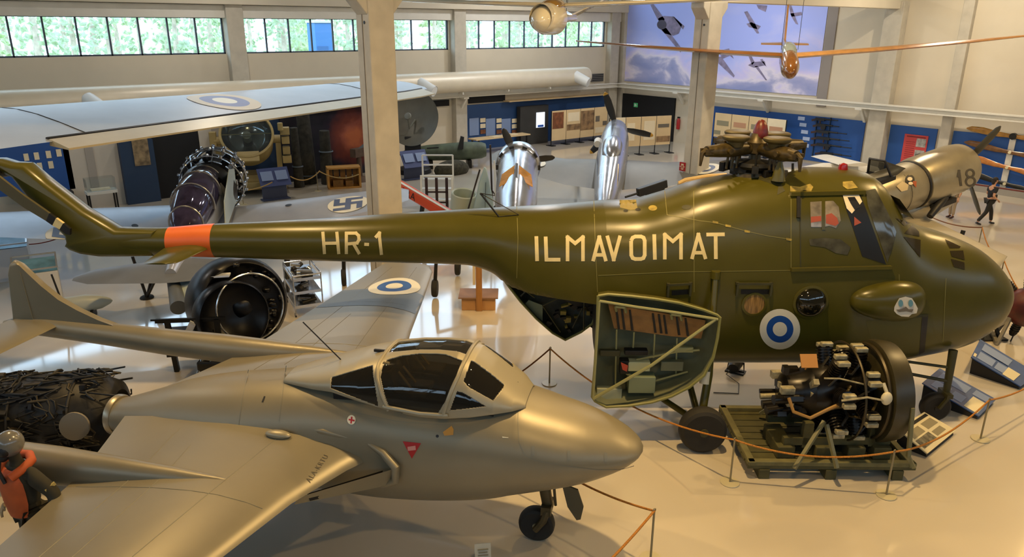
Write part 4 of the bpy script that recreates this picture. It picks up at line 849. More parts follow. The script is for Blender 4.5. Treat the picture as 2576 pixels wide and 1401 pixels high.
# ---------------------------------------------------------------- other aircraft on the floor
class PT:                                   # a thing whose x axis runs from P0 towards P1 (nose up or down)
    def __init__(s, name, label, cat, P0, P1, group=None):
        P0, P1 = Vector(P0), Vector(P1); x = (P1 - P0).normalized(); y = Vector((0, 0, 1)).cross(x).normalized(); z = x.cross(y)
        m = Matrix((x, y, z)).transposed().to_4x4(); m.translation = P0; s.o = bpy.data.objects.new(name, None); COL.objects.link(s.o)
        s.o.location = P0; s.o.rotation_euler = m.to_euler(); s.inv = m.inverted(); s.m = m; s.L = (P1 - P0).length; tag(s.o, label, cat, group)
    def l(s, P): return s.inv @ Vector([float(v) for v in P])
    def pz(s, x, y, z): return s.l(onz(x, y, z))
    def py(s, px, py, Y=0):                 # pixel -> local point on the plane y = Y
        o = s.m @ Vector((0, Y, 0)); n = (s.m.to_3x3() @ Vector((0, 1, 0))); return s.l(onpl(px, py, np.array(o), np.array(n)))
def rings(b, st, n=28, cap=(True, True)):   # st: x, z centre, half width, half height
    return b.loft([[(x, a * math.cos(2 * PI * j / n), z + h * math.sin(2 * PI * j / n)) for j in range(n)] for x, z, a, h in st], cap)
M_alu = mat('polished_aluminium', '#b9bcc2', .24, metal=.85, var=.12, vs=2.5, rvar=.1)
M_alus = mat('silver_paint', '#a3a7b0', .38, metal=.35, var=.08, vs=2)
M_chrome = mat('bright_engine_metal', '#c4c8cf', .2, metal=.9, var=.4, vs=10)
M_prop = mat('propeller_black', '#151412', .45)
def prop(parent, c, axv, L, angs, w=.2, m=M_prop, tip=None, nm='propeller_blade'):
    ax = Vector(axv).normalized(); u = ax.orthogonal().normalized()
    if abs(u.z) < .5 and abs(ax.z) < .9: u = (Vector((0, 0, 1)) - ax * ax.z).normalized()
    v = ax.cross(u)
    for a in angs:
        d = u * math.cos(math.radians(a)) + v * math.sin(math.radians(a)); s_ = ax.cross(d); bb = B(); rr = []
        for t, ww, tw in ((.06, .35, 60), (.2, .8, 45), (.45, 1, 28), (.75, .95, 18), (.93, .7, 14), (1, .2, 12)):
            k = s_ * math.cos(math.radians(tw)) + ax * math.sin(math.radians(tw)); q = k.cross(d); p = Vector(c) + d * L * t
            rr.append([p + k * w * .5 * ww * math.cos(2 * PI * j / 12) + q * w * .1 * math.sin(2 * PI * j / 12) for j in range(12)])
        bb.loft(rr); ob = bb.build(nm, m, parent)
        if tip:
            bb = B(); bb.loft([[Vector(c) + d * L * t + (p - (Vector(c) + d * L * t2)) * 1.06 for p in rr[i]] for i, t, t2 in ((4, .93, .93), (5, 1.005, 1.0))]); bb.build('blade_tip', tip, ob)
def radial(b, c, ax, R, n=9, r=.11, rows=1, gap=.3, mi=0):   # ring of finned cylinders
    ax = Vector(ax).normalized(); u = ax.orthogonal().normalized(); v = ax.cross(u); c = Vector(c)
    for row in range(rows):
        o = c + ax * gap * row
        for k in range(n):
            a = 2 * PI * (k + .5 * row) / n; d = u * math.cos(a) + v * math.sin(a)
            prof = [(r * .8, R * .38)]
            for f in range(6): z = R * (.44 + .07 * f); prof += [(r * .82, z), (r, z + .008), (r, z + .03), (r * .82, z + .036)]
            prof += [(r * .9, R * .9), (r * .6, R)]
            b.lathe(prof, o, d, 10, mi)
# --- silver fighter with a bare engine, seen past the tail boom
Ps, Pn = onz(440, 672, 1.25), onz(548, 432, 2.2)
A = PT('engine_display_aircraft', 'silver winged old aircraft with bare black engine pointing away behind the tail boom', 'aircraft', Ps, Pn)
b = B(); L = A.L; rings(b, [(-.4, 0, .12, .16), (.2, .0, .18, .24), (1.6, .05, .34, .4), (3.0, .05, .5, .56), (4.6, 0, .58, .62)]); b.build('fuselage', M_alus, A.o)
b = B(); rings(b, [(4.58, 0, .57, .61), (6.0, 0, .62, .66), (L - 2.0, 0, .6, .64), (L - 1.9, 0, .5, .55)]); b.build('engine_cowl_panels', mat('engine_black', '#191a1f', .3, metal=.6, var=.6, vs=7, col2='#0c0c0e'), A.o)
b = B(); rings(b, [(.9, .25, .1, .1), (1.6, .34, .36, .42), (2.6, .42, .5, .56), (3.6, .42, .5, .52), (4.5, .38, .4, .42), (4.9, .36, .2, .2)], 24); cg_ = b.build('canopy', mat('violet_canopy', '#3a3450', .06, metal=.3, var=.6, vs=3), A.o, smooth=70)
b = B()
for x, zz, a, h in ((1.65, .34, .38, .44), (2.6, .42, .51, .575), (3.6, .42, .51, .535), (4.45, .38, .42, .44)):
    b.tube([(x, a * math.cos(t), zz + h * math.sin(t)) for t in np.linspace(-.2, PI + .2, 18)], .022, 6)
b.build('canopy_bars', M_alu, cg_)
b = B(); b.loft([[(x, -.66 - .02 * s_, z) for x, z in ((2.6, -.3), (4.9, -.3), (5.1, .5), (4.3, .75), (3.0, .35))] for s_ in (0, 1)]); b.build('side_panel', mat('pale_blue_grey', '#a9b8bc', .5), A.o, smooth=0)
for x in (5.3, 5.9, 6.5):
    b = B(); b.torus((x, 0, 0), .66, .03, (1, 0, 0), 36, 8); b.build('engine_band', M_chrome, A.o)
b = B(); rings(b, [(L - 2.1, 0, .66, .7), (L - 1.6, 0, .74, .78), (L - 1.3, 0, .6, .62)]); rings(b, [(L - 1.3, 0, .45, .48), (L - .2, 0, .4, .4), (L, 0, .2, .2)])
radial(b, (L - .95, 0, 0), (1, 0, 0), .82, 9, .14); radial(b, (L - .45, 0, 0), (1, 0, 0), .8, 9, .13)
eng = b.build('engine', mat('engine_black', '#191a1f', .3, metal=.6, var=.6, vs=7, col2='#0c0c0e'), A.o)
b = B()
for x, R in ((L - .12, .78), (L - .62, .86), (L - 1.15, .84)):
    b.torus((x, 0, 0), R, .025, (1, 0, 0), 36, 8)
    for k in range(16): a = 2 * PI * k / 16; b.lathe([(.05, 0), (.05, .05), (.03, .08)], (x, R * math.cos(a), R * math.sin(a)), (0, math.cos(a), math.sin(a)), 8)
for k in range(8): a = 2 * PI * k / 8; b.tube([(L - .15, .8 * math.cos(a), .8 * math.sin(a)), (L - .6, .88 * math.cos(a + .1), .88 * math.sin(a + .1)), (L - 1.3, .72 * math.cos(a + .15), .72 * math.sin(a + .15))], .022, 6)
b.build('engine_tubes', M_chrome, eng)
le = {1: (A.pz(440, 519, 1.4), A.pz(-120, 541, 1.78)), -1: (A.pz(602, 523, 1.4), A.pz(1003, 473, 1.78))}; te = {1: A.pz(-120, 592, 1.74), -1: A.pz(1000, 513, 1.74)}
for s_ in (1, -1):
    r0, r1 = le[s_]; t0 = r0 + Vector((-2.5, 0, -.02)); secs = [(tuple(r0 + (r0 - r1).normalized() * .45), tuple(t0 + (r0 - r1).normalized() * .45), .36), (tuple(r0), tuple(t0), .34), (tuple(r0.lerp(r1, .55)), tuple(t0.lerp(te[s_], .55)), .26), (tuple(r1), tuple(te[s_]), .16), (tuple(r1.lerp(te[s_], .2) + (r1 - r0).normalized() * .3), tuple(te[s_].lerp(r1, .15) + (r1 - r0).normalized() * .3), .05)]
    b = B(); wing(b, secs); wg = b.build('wing', M_alus, A.o, smooth=50)
    # round white national marking with its blue cross, as painted on this historic aircraft
    cpx = (881, 508) if s_ == -1 else (122, 566)
    q = A.pz(cpx[0], cpx[1], 1.72); R = .56
    def onw(u, v, off):                      # u along chord (forward), v along span (outboard)
        y = q.y + v * (1 if s_ > 0 else -1); yy = abs(y); ys_ = [abs(k[0][1]) for k in secs]; k = float(np.interp(yy, ys_, range(len(ys_)))); lx = np.interp(yy, ys_, [e[0][0] for e in secs]); tx = np.interp(yy, ys_, [e[1][0] for e in secs])
        p = wing_top(secs, k, min(max((lx - (q.x + u)) / (lx - tx), 0), 1), off); return (p.x, p.y, p.z)
    dk = patch('marking_disc', [circ((0, 0), R, 40)], lambda u, v: onw(u, v, .010), M_rwhite, wg, .12)
    a, w_, g_ = .40, .16, (1 if s_ < 0 else -1)
    lines = [((-a, 0), (a, 0)), ((0, -a), (0, a)), ((a - w_ / 2, 0), (a - w_ / 2, a)), ((0, a - w_ / 2), (-a, a - w_ / 2)), ((-a + w_ / 2, 0), (-a + w_ / 2, -a)), ((0, -a + w_ / 2), (a, -a + w_ / 2))]
    patch('marking_cross', [[tuple(v) for v in stroke([(p[0], p[1] * g_), (r[0], r[1] * g_)], w_, ext=0)[0]] for p, r in lines], lambda u, v: onw(u, v, .016), mat('marking_blue', '#4b5878', .5), dk, .1)
    hp_ = A.pz(727, 516, 1.6) if s_ == -1 else A.pz(326, 545, 1.6); patch('fuel_cap', [circ((hp_.x - q.x, (abs(hp_.y) - abs(q.y))), .09, 18)], lambda u, v: onw(u, v, .01), M_black, wg, .1)
stL, stR = A.pz(188, 700, 1.25), A.pz(655, 655, 1.25)
b = B(); hw = 1.9; c0 = .35
wing(b, [((c0 - .55, hw + .05, .0), (c0 - .75, hw + .05, .0), .02), ((c0 - .25, hw - .3, 0), (c0 - .95, hw - .3, 0), .08), ((c0 + .1, .15, .0), (c0 - 1.1, .15, .0), .12), ((c0 + .1, -.15, .0), (c0 - 1.1, -.15, .0), .12), ((c0 - .25, -hw + .3, 0), (c0 - .95, -hw + .3, 0), .08), ((c0 - .55, -hw - .05, .0), (c0 - .75, -hw - .05, 0), .02)]); b.build('tailplane', mat('tailplane_grey', '#6d7177', .42, metal=.2, var=.08, vs=2), A.o, smooth=50)
e0, e1 = A.pz(430, 668, 1.15), A.pz(449, 774, .8)
b = B(); b.tube([e0, e0.lerp(e1, .5), e1], [.13, .14, .16], 20); b.build('tail_cone', mat('cone_grey', '#565a5c', .5), A.o)
b = B(); q = [A.pz(px, py, z) for px, py, z in ((506, 658, 1.3), (508, 700, 1.15), (486, 756, .85), (470, 765, .8), (450, 700, 1.1), (462, 668, 1.25))]
b.loft([q, [p + Vector((0, .05, 0)) for p in q]]); b.build('fin', mat('pale_blue_grey', '#a9b8bc', .5), A.o, smooth=0)
b = B(); f0 = A.pz(370, 750, 0.0)
for px, py, z in ((333, 645, 1.1), (393, 655, 1.1), (412, 660, 1.1)): b.tube([f0 + Vector((0, 0, .02)), A.pz(px, py, z)], .035, 6)
b.lathe([(.16, 0), (.16, .03), (.05, .05)], tuple(f0), n=12); b.build('support_strut', M_iron, A.o)
g = A.pz(866, 715, 0); b = B(); b.tube([g, A.pz(863, 600, 1.2)], .05, 8); b.tube([A.pz(722, 730, .0), A.pz(722, 600, 1.2)], .07, 8); b.build('gear_leg', M_iron, A.o); wheel(A.o, g + Vector((0, 0, .2)), .22, .12, hubm=M_iron); wheel(A.o, A.pz(722, 745, 0) + Vector((0, 0, .2)), .22, .12, hubm=M_iron)
# --- polished fighter further right
Cc = PT('propeller_fighter', 'polished silver propeller fighter pointing away, left of the pillar with the mural', 'aircraft', (17.0, 16.2, 1.0), (23.3, 21.8, 2.3))
b = B(); rings(b, [(-2.6, -.1, .1, .15), (-1, 0, .26, .34), (0, 0, .38, .45), (2, 0, .5, .58), (4, 0, .57, .66), (6.5, 0, .56, .6), (8.0, 0, .46, .47), (8.25, 0, .34, .34)]); b.build('fuselage', M_alu, Cc.o)
b = B(); rings(b, [(8.2, 0, .34, .34), (8.5, 0, .28, .28), (8.75, 0, .16, .16), (8.85, 0, .02, .02)], 20); b.build('spinner', M_alu, Cc.o)
b = B(); rings(b, [(2.6, .45, .08, .1), (3.2, .52, .32, .32), (4.2, .55, .36, .36), (4.9, .5, .28, .24), (5.3, .45, .1, .08)], 20); b.build('canopy', M_alu, Cc.o, smooth=70)
b = B(); b.lathe([(.13, 0), (.15, .4), (.12, .42), (.02, .3)], (5.6, .62, .15), (1, 0, 0), 14); b.build('air_scoop', M_white, Cc.o)
prop(Cc.o, (8.45, 0, 0), (1, 0, 0), 1.55, (25, -92, 146), .32, tip=mat('tip_yellow', '#b98a28', .5))
secC = {}
for s_ in (1, -1):
    if s_ > 0: r1, t1 = Cc.pz(1255, 380, 1.75), Cc.pz(1258, 418, 1.7)
    else: r1, t1 = Cc.pz(1905, 402, 1.75), Cc.pz(1880, 432, 1.7)
    r0 = Vector((4.9, s_ * .3, -.3)); t0 = Vector((2.0, s_ * .3, -.34)); mid = r0.lerp(r1, .35) - Vector((0, 0, .12)); secs = [(tuple(r0), tuple(t0), .5), (tuple(mid), tuple(t0.lerp(t1, .35) - Vector((0, 0, .12))), .42), (tuple(r1), tuple(t1), .22), (tuple(r1.lerp(t1, .3) + (r1 - r0).normalized() * .3), tuple(t1.lerp(r1, .2) + (r1 - r0).normalized() * .3), .05)]
    b = B(); wing(b, secs); wg = b.build('wing', mat('wing_dull', '#6b685e', .5, metal=.25, var=.08, vs=2), Cc.o, smooth=50); secC[s_] = secs
    cp = (1327, 399) if s_ > 0 else (1797, 415); k = None; q = Cc.pz(cp[0], cp[1], 1.75)
    def onc(u, v, off):
        yy = abs(q.y) + v; ys_ = [abs(e[0][1]) for e in secs]; k = float(np.interp(yy, ys_, range(len(ys_)))); lx = np.interp(yy, ys_, [e[0][0] for e in secs]); tx = np.interp(yy, ys_, [e[1][0] for e in secs]); p = wing_top(secs, k, min(max((lx - q.x - u) / (lx - tx), 0.02), .98), off); return tuple(p)
    for r0_, r1_, m in ((.0, .16, M_rwhite), (.16, .32, mat('marking_blue', '#4b5878', .5)), (.32, .5, M_rwhite)): patch('roundel_ring', ringpoly((0, 0), max(r0_, .004), r1_, 30), lambda u, v: onc(u, v, .012), m, wg, .2)
for x, y in ((1452, 462), (1668, 470)):
    g = Cc.pz(x, y, 0); b = B(); b.tube([g + Vector((0, 0, .3)), Vector((3.9, g.y * .9, -.3))], .06, 8); b.build('gear_leg', M_iron, Cc.o); wheel(Cc.o, g + Vector((0, 0, .3)), .3, .18)
b = B(); p = Cc.py(1560, 440, -.55); b.lathe([(.22, 0), (.22, .012)], (p.x, -.5, p.z), (0, -1, 0), 20); rr_ = b.build('flank_roundel', M_rwhite, Cc.o); b = B(); b.lathe([(.13, 0), (.13, .008)], (p.x, -.513, p.z), (0, -1, 0), 20); b.build('roundel_center', mat('marking_blue', '#4b5878', .5), rr_)
# --- polished nose of another propeller aircraft
D = PT('aircraft_nose', 'polished silver aircraft nose with V shaped ridge and black propeller above the tail boom', 'aircraft', (11.9, 14.5, 2.0), (14.2, 17.2, 2.4))
b = B(); st = []
def dring(x, a, h, rid):
    r = []
    for j in range(36):
        t = 2 * PI * j / 36; rr_ = 1 + rid * max(0, math.sin(t)) ** 12; r.append((x, a * math.cos(t), h * math.sin(t) * rr_))
    return r
b.loft([dring(-2.2, .3, .4, 0), dring(-1, .46, .52, .1), (dring(0, .54, .56, .12)), dring(1.5, .57, .58, .14), dring(2.9, .58, .58, .04), dring(3.3, .57, .57, 0)]); b.build('fuselage', M_alu, D.o)
b = B(); b.lathe([(.6, 3.1), (.66, 3.2), (.66, 3.6), (.58, 3.75), (.5, 3.7), (.2, 3.6), (.02, 3.55)], (0, 0, 0), (1, 0, 0), 32); b.build('cowling', M_alu, D.o)
for k in range(10): a = 2 * PI * k / 10; b = B(); b.box((3.14, .62 * math.cos(a), .62 * math.sin(a)), (.1, .14, .07), rotm('X', math.degrees(a) + 90)); b.build('exhaust_port', M_black, D.o, smooth=0)
for s_ in (-1, 1):
    b = B(); b.add([(.15, s_ * .06, .57), (1.0, s_ * .05, .68), (.75, s_ * .38, .50), (.0, s_ * .42, .42)], [(0, 1, 2, 3)]); md = b.build('windscreen_pane', mat('orange_reflect_glass', '#b98a45', .12, var=.3, vs=4), D.o, smooth=0)  # orange reflection put into the opaque pane colour
    md.modifiers.new('s', 'SOLIDIFY').thickness = .02
b = B(); b.bar((-.1, 0, .58), (1.05, 0, .72), .07, .04); b.build('windscreen_post', M_black, D.o, smooth=0)
prop(D.o, (3.75, 0, 0), (1, 0, 0), 1.1, (20, -112, 128), .24)
for px, py in ((1152, 693), (1095, 748)):
    g = D.pz(px, py, 0); wheel(D.o, g + Vector((0, 0, .25)), .22, .14, hubm=M_iron); b = B(); b.tube([g + Vector((0, 0, .25)), g + Vector((.05, -.05, .9)), (1.6, .3, -.4)], .05, 8); b.build('gear_leg', M_iron, D.o)
# --- silver aircraft number 18
E_ = PT('numbered_aircraft', 'silver radial engine aircraft numbered 18 with a bird emblem, nose to the right', 'aircraft', (19.25, 9.55, 1.72), (23.95, 8.8, 2.37))
M_18 = mat('dull_silver', '#a79e86', .33, metal=.55, var=.12, vs=2, rvar=.1)
b = B(); rings(b, [(-3, -.05, .3, .36), (-1.2, -.02, .5, .55), (0, 0, .6, .64), (1.6, 0, .64, .67), (2.6, 0, .66, .68), (2.72, 0, .6, .62)], 36); b.build('fuselage', M_18, E_.o, smooth=60)
b = B(); b.lathe([(.6, 2.7), (.7, 2.72), (.735, 3.0), (.735, 4.6), (.7, 4.95), (.62, 5.08), (.55, 5.02), (.5, 4.6), (.1, 4.4)], (0, 0, 0), (1, 0, 0), 44); cw = b.build('cowling', M_18, E_.o, smooth=50)
b = B(); b.torus((2.66, 0, 0), .66, .035, (1, 0, 0), 36); b.build('cowl_gap', M_black, E_.o)
b = B(); radial(b, (4.55, 0, 0), (1, 0, 0), .55, 9, .1); b.lathe([(.2, 4.6), (.18, 5.15), (.1, 5.4), (.02, 5.42)], (0, 0, 0), (1, 0, 0), 18); b.build('engine', M_iron, E_.o)
prop(E_.o, (5.25, 0, 0), (1, 0, 0), 1.55, (80, -42, 200), .2, m=mat('prop_grey', '#4c4a40', .4))
def flank(st_r):                      # near side of a round body, radius st_r(x)
    return lambda px, py, off: None
def e18(px, py, r, off=.008):
    y = -r
    for _ in range(12):
        p = E_.py(px, py, y); y = .5 * y - .5 * math.sqrt(max((r + off) ** 2 - min(p.z * p.z, r * r * .96), 1e-4))
    p = E_.py(px, py, y); return (p.x, y, p.z)
def l18(name, polys, r, m, parent, off=.008): return patch(name, [[tuple(v) for v in p] for p in polys], lambda u, v: e18(u, v, r, off), m, parent, 8)
l18('number_18', stroke([(2410, 446), (2413, 430), (2418, 468)], 6) + ringpoly((2441, 436), 7, 12, 20) + ringpoly((2442, 457), 9, 14, 20), .735, mat('number_grey', '#4b463c', .6), cw)
l18('bird_body', [[(2255, 468), (2270, 456), (2286, 464), (2283, 478), (2268, 482)]], .655, mat('bird_cream', '#c9b58a', .6), E_.o); l18('bird_head', [circ((2289, 452), 12, 20, 13)], .655, M_black, E_.o); l18('bird_eye', [circ((2289, 450), 6.5, 14, 5), circ((2291, 461), 6, 14, 4)], .655, M_paper, E_.o, .016); l18('bird_beak', [[(2296, 455), (2306, 456), (2305, 472), (2298, 464)]], .655, mat('beak_orange', '#a8542a', .6), E_.o, .02)
b = B(); b.torus((1.85, 0, 0), .66, .006, (1, 0, 0), 40, 6); b.build('panel_seams', M_iron, E_.o)
b = B(); b.prism([(.5, .5), (1.45, .52), (1.45, .62), (.5, .64)], .8, lambda u, v, w: (u, w - .4, v)); b.build('open_cockpit', M_black, E_.o, smooth=0)
b = B(); b.add([(1.35, -.36, .58), (1.35, .36, .58), (1.2, .22, 1.05), (1.2, -.22, 1.05), (2.2, -.2, .62), (2.2, .2, .62)], [(0, 4, 3), (1, 2, 5), (3, 4, 5, 2)]); ws_ = b.build('windscreen', glass('grey_plex', '#8d8d86', .55, .05), E_.o, smooth=0)
b = B(); b.tube([(1.33, -.37, .55), (1.18, -.23, 1.06), (1.18, .23, 1.06), (1.33, .37, .55)], .035, 6); b.build('windscreen_hoop', M_black, ws_)
b = B(); b.tube([(3.6, -.52, -.5), (2.9, -.72, -.58), (2.6, -.74, -.75)], [.1, .11, .09], 12); b.box((3.5, -.5, -.62), (.9, .3, .14)); b.build('exhaust_pipe', M_black, E_.o)
r0, r1 = E_.pz(2330, 548, 1.0), E_.pz(2534, 645, 1.15); t0, t1 = E_.pz(2150, 640, 1.0), E_.pz(2420, 740, 1.12)
for s_ in (-1, 1):
    P_ = [(r0, t0, .34), (r0.lerp(r1, .5), t0.lerp(t1, .5), .28), (r1, t1, .18), (r1.lerp(t1, .25) + (r1 - r0).normalized() * .15, t1.lerp(r1, .15) + (r1 - r0).normalized() * .15, .05)]
    if s_ > 0: P_ = [(Vector((a.x, -a.y, a.z)), Vector((c.x, -c.y, c.z)), t) for a, c, t in P_]
    inn = (Vector((r0.x + .3, 0, r0.z)), Vector((t0.x + .1, 0, t0.z)), .36); b = B(); wing(b, [(tuple(a), tuple(c), t) for a, c, t in [inn] + P_]); b.build('wing', mat('wing_grey', '#b5ad98', .42, metal=.2, var=.08, vs=2), E_.o, smooth=50)
    g = Vector((r0.x - .3, s_ * 1.3, 0)); w0 = E_.m @ g; gl = E_.l((w0.x, w0.y, .3)); wheel(E_.o, gl, .3, .18); b = B(); b.tube([gl, (g.x, g.y, r0.z)], .06, 8); b.build('gear_leg', M_iron, E_.o)
b = B(); b.lathe([(.04, 0), (.34, .4), (.38, 1.2), (.3, 1.9), (.05, 2.2)], (2.4, -.1, -.72), (1, 0, -.02), 20); b.build('belly_fairing', mat('wing_grey', '#b5ad98', .42), E_.o)
# pale wing and canopy frames of a light aircraft behind the helicopter roof
F_ = thing('light_aircraft', 'pale light aircraft part with letters and a dark frame behind the helicopter roof', 'aircraft', onz(2110, 470, 0), -30)
b = B(); wing(b, [((.5, 1.6, 1.02), (-.5, 1.6, 1.02), .12), ((.6, -.9, 1.06), (-.6, -.9, 1.06), .16)]); b.build('wing', M_white, F_, smooth=50)
b = B(); b.loft([[(x, a * math.cos(2 * PI * j / 20), z + h * math.sin(2 * PI * j / 20)) for j in range(20)] for x, z, a, h in ((-2.2, .62, .2, .2), (-.8, .62, .4, .4), (.8, .6, .4, .4), (1.6, .55, .25, .25))]); b.build('fuselage', M_white, F_)
b = B()
for s_ in (-.5, .5): b.tube([(.5, s_ * .7, .45), (.6, s_ * 1.4, .25)], .05, 8); b.torus((.6, s_ * 1.4, .2), .14, .06, (0, 1, 0), 18, 8)
b.build('undercarriage', M_iron, F_)
# --- large silver wing across the upper left
G = PT('silver_wing', 'long silver aircraft wing with a roundel reaching in from the upper left', 'wing', onz(-150, 390, 3.95), onz(-150, 390, 3.95) + np.array([.9, .43, 0]) * 3)
te0, te1 = G.pz(-150, 395, 3.95), G.pz(1020, 232, 3.98); cr0, cr1 = G.pz(-150, 320, 4.3), G.pz(985, 193, 4.25)
LW = G.pz(1076, 204, 4.15).x
def gs(x, ch, t, back=0): return ((x, te0.y + ch + back, .12), (x, te0.y + back * .2, 0), t)
k_ = (te1.y - te0.y)
secG = [((x, te0.y + k_ * x / LW + ch, .10), (x, te0.y + k_ * x / LW + bk, 0.0), t) for x, ch, bk, t in ((-1.0, 4.3, 0, .74), (3, 4.1, 0, .66), (8, 3.6, 0, .54), (LW - 3.0, 3.0, 0, .42), (LW - 1.2, 2.7, .3, .3), (LW - .4, 2.4, .9, .18), (LW, 2.0, 1.5, .04))]
b = B(); wing(b, secG, low=.9); gw = b.build('wing_skin', mat('wing_silver', '#a0a2a4', .42, metal=.25, var=.06, vs=1.5), G.o, smooth=50)
def ong(x, c, off=.01):
    xs = [e[0][0] for e in secG]; return wing_top(secG, float(np.interp(x, xs, range(len(xs)))), c, off)
def gat(px, py):                        # chord position whose upper surface shows at this pixel
    best = None
    for x in np.linspace(0, LW - .5, 90):
        for c in np.linspace(.15, 1, 26):
            p = G.m @ ong(x, c); q = RC @ (np.array(p) - OC); e = (CX + FPX * q[0] / q[2] - px) ** 2 + (CY + FPX * q[1] / q[2] - py) ** 2
            if best is None or e < best[0]: best = (e, x, c)
    return best[1], best[2]
gx, gc = gat(567, 255)
for r0_, r1_, m in ((.01, .34, M_rwhite), (.34, .68, mat('roundel_faded', '#6f7597', .5)), (.68, 1.0, mat('roundel_beige', '#c6b79a', .5))):
    ch = 3.4; patch('roundel_ring', ringpoly((0, 0), r0_ * .95, r1_ * .95, 36), lambda u, v: tuple(ong(gx + u, min(max(gc - v / ch, .05), .99), .014)), m, gw, .2)
# hinged trailing edge flap below the dark gap
xa = gat(125, 345)[0]
b = B(); b.loft([[ong(x, .97, .0) + Vector((0, -.03, .02)), ong(x, .97, 0) + Vector((0, -.6, -.13)), ong(x, .97, 0) + Vector((0, -.6, -.17)), ong(x, .97, 0) + Vector((0, 0, -.12))] for x in np.linspace(xa, LW - 1.6, 12)]); b.build('flap', mat('flap_lit_silver', '#b9ab8a', .4, metal=.3, var=.06, vs=2), G.o, smooth=0)  # yellowish lamp light on the flap is put into its colour
b = B(); b.tube([ong(x, .955, .012) for x in np.linspace(xa, LW - 1.5, 20)], .035, 6); b.build('flap_gap', M_black, G.o)
for x in (3.0, LW - 4.5):
    b = B(); b.tube([ong(x, c, .003) for c in np.linspace(.1, .95, 12)], .012, 5); b.build('panel_seam', M_steel, gw)
b = B(); q = G.l(np.array(G.m @ Vector((-.8, te0.y + 2, 0)))); b.cyl((-.8, te0.y + 2, -3.95), (-.8, te0.y + 2, .2), .12); b.box((-.8, te0.y + 2, -3.92), (1.4, 1.4, .08)); b.cyl((-.8, te0.y + 2.0, -.1), (3, te0.y + 2.1, -.1), .1); b.build('support_post', M_iron, G.o)
# --- hanging gliders
def cable(root, inv, pts, top=11.15):
    b = B()
    for p in pts:
        w = inv.inverted() @ Vector(p) if isinstance(inv, Matrix) else Vector(p); t = Vector((w.x, w.y, top)); b.tube([p, inv @ t], .008, 5)
    b.build('hanging_wire', M_steel, root)
WN_, WT = atd(1352, 44, 17), atd(1445, 50, 20.5)
Hh = PT('white_glider', 'glossy white glider hanging under the ceiling in front of the window band', 'glider', WT, WN_)
M_gl = mat('glider_white', '#cfc7b2', .12, var=.05, vs=2, coat=.6)
L = Hh.L; b = B(); rings(b, [(-.1, .05, .06, .07), (1.2, .03, .1, .12), (2.6, 0, .17, .2), (3.6, 0, .27, .3), (L - 1.6, 0, .33, .38), (L - .7, -.02, .33, .36), (L - .25, -.05, .24, .25), (L - .03, -.08, .1, .1), (L, -.08, .02, .02)], 28); b.build('fuselage', M_gl, Hh.o, smooth=70)
b = B(); rings(b, [(L - 2.2, .28, .1, .08), (L - 1.7, .3, .24, .17), (L - 1.1, .26, .24, .17), (L - .6, .14, .1, .08)], 20); b.build('canopy', mat('amber_canopy', '#8a6a2c', .08, coat=.8), Hh.o, smooth=70)
for s_ in (1, -1): b = B(); wing(b, [((L - 1.7, s_ * .2, .3), (L - 2.6, s_ * .2, .3), .14), ((L - 1.8, s_ * 4.5, .46), (L - 2.5, s_ * 4.5, .46), .09), ((L - 2.0, s_ * 7.5, .66), (L - 2.35, s_ * 7.5, .66), .04)]); b.build('wing', M_gl, Hh.o, smooth=50)
for s_ in (1, -1): b = B(); b.loft([[(.55, s_ * .05 , .1), (-.05, s_ * .05, .1), (-.1, s_ * .85, .5), (.22, s_ * .85, .5)], [(.55, s_ * .05, .14), (-.05, s_ * .05, .14), (-.1, s_ * .85, .53), (.22, s_ * .85, .53)]]); b.build('tail_surface', M_gl, Hh.o, smooth=0)
cable(Hh.o, Hh.inv, [(L - 1.9, .25, .3), (L - 1.9, -.25, .3), (1.0, 0, .1)])
ON, OT = atd(1990, 178, 22), atd(1974, 112, 26.5)
K = PT('wooden_glider', 'varnished wooden glider with long thin wings hanging in front of the mural', 'glider', OT, ON)
M_wd = mat('varnished_wood', '#84521f', .16, var=.25, vs=5, coat=.7, stretch=(1, .2, 1)); M_wd2 = mat('pale_ply', '#c88f4e', .3, var=.15, vs=5, coat=.4)
L = K.L; b = B(); rings(b, [(-1.2, .0, .06, .1), (.5, 0, .12, .17), (2.2, 0, .22, .28), (3.4, 0, .28, .36), (L - .7, -.02, .27, .34), (L - .2, -.06, .18, .22), (L, -.1, .05, .06)], 28); b.build('fuselage', M_wd, K.o, smooth=70)
b = B(); rings(b, [(1.9, .2, .1, .1), (2.6, .24, .23, .22), (3.3, .24, .23, .22), (3.8, .16, .15, .12)], 20); b.build('canopy', mat('grey_green_glass', '#8f978c', .1, coat=.5), K.o, smooth=70)
for s_, (px, py, d) in ((-1, (1448, 103, 25.5)), (1, (2640, 84, 23.5))):
    tipw = K.l(atd(px, py, d)); rootw = Vector((3.2, 0, .1)); up_ = K.inv.to_3x3() @ Vector((0, 0, 1))
    b = B(); rr = []
    fw = K.inv.to_3x3() @ Vector((-.62, -.78, 0)).normalized()
    for t, ch, th in ((0, 1.25, .17), (.3, 1.15, .15), (.7, .8, .1), (1, .4, .04)):
        c = rootw.lerp(tipw, t) - up_ * (.04 * math.sin(PI * t)); rr.append([c + fw * ch * x + up_ * th * z for x, z in ((.4, 0), (.3, .45), (.05, .6), (-.3, .3), (-.6, 0), (-.3, -.3), (.05, -.45), (.3, -.35))])
    b.loft(rr); b.build('wing', M_wd2 if s_ > 0 else M_wd, K.o, smooth=50)
f0, f1, f2, f3 = [K.py(px, py, 0) for px, py in ((1952, 112), (1966, 44), (1973, 44), (1974, 112))]
b = B(); q = [(-1.2, 0, .05), (-1.15, 0, 1.25), (-.85, 0, 1.3), (-.1, 0, .1)]
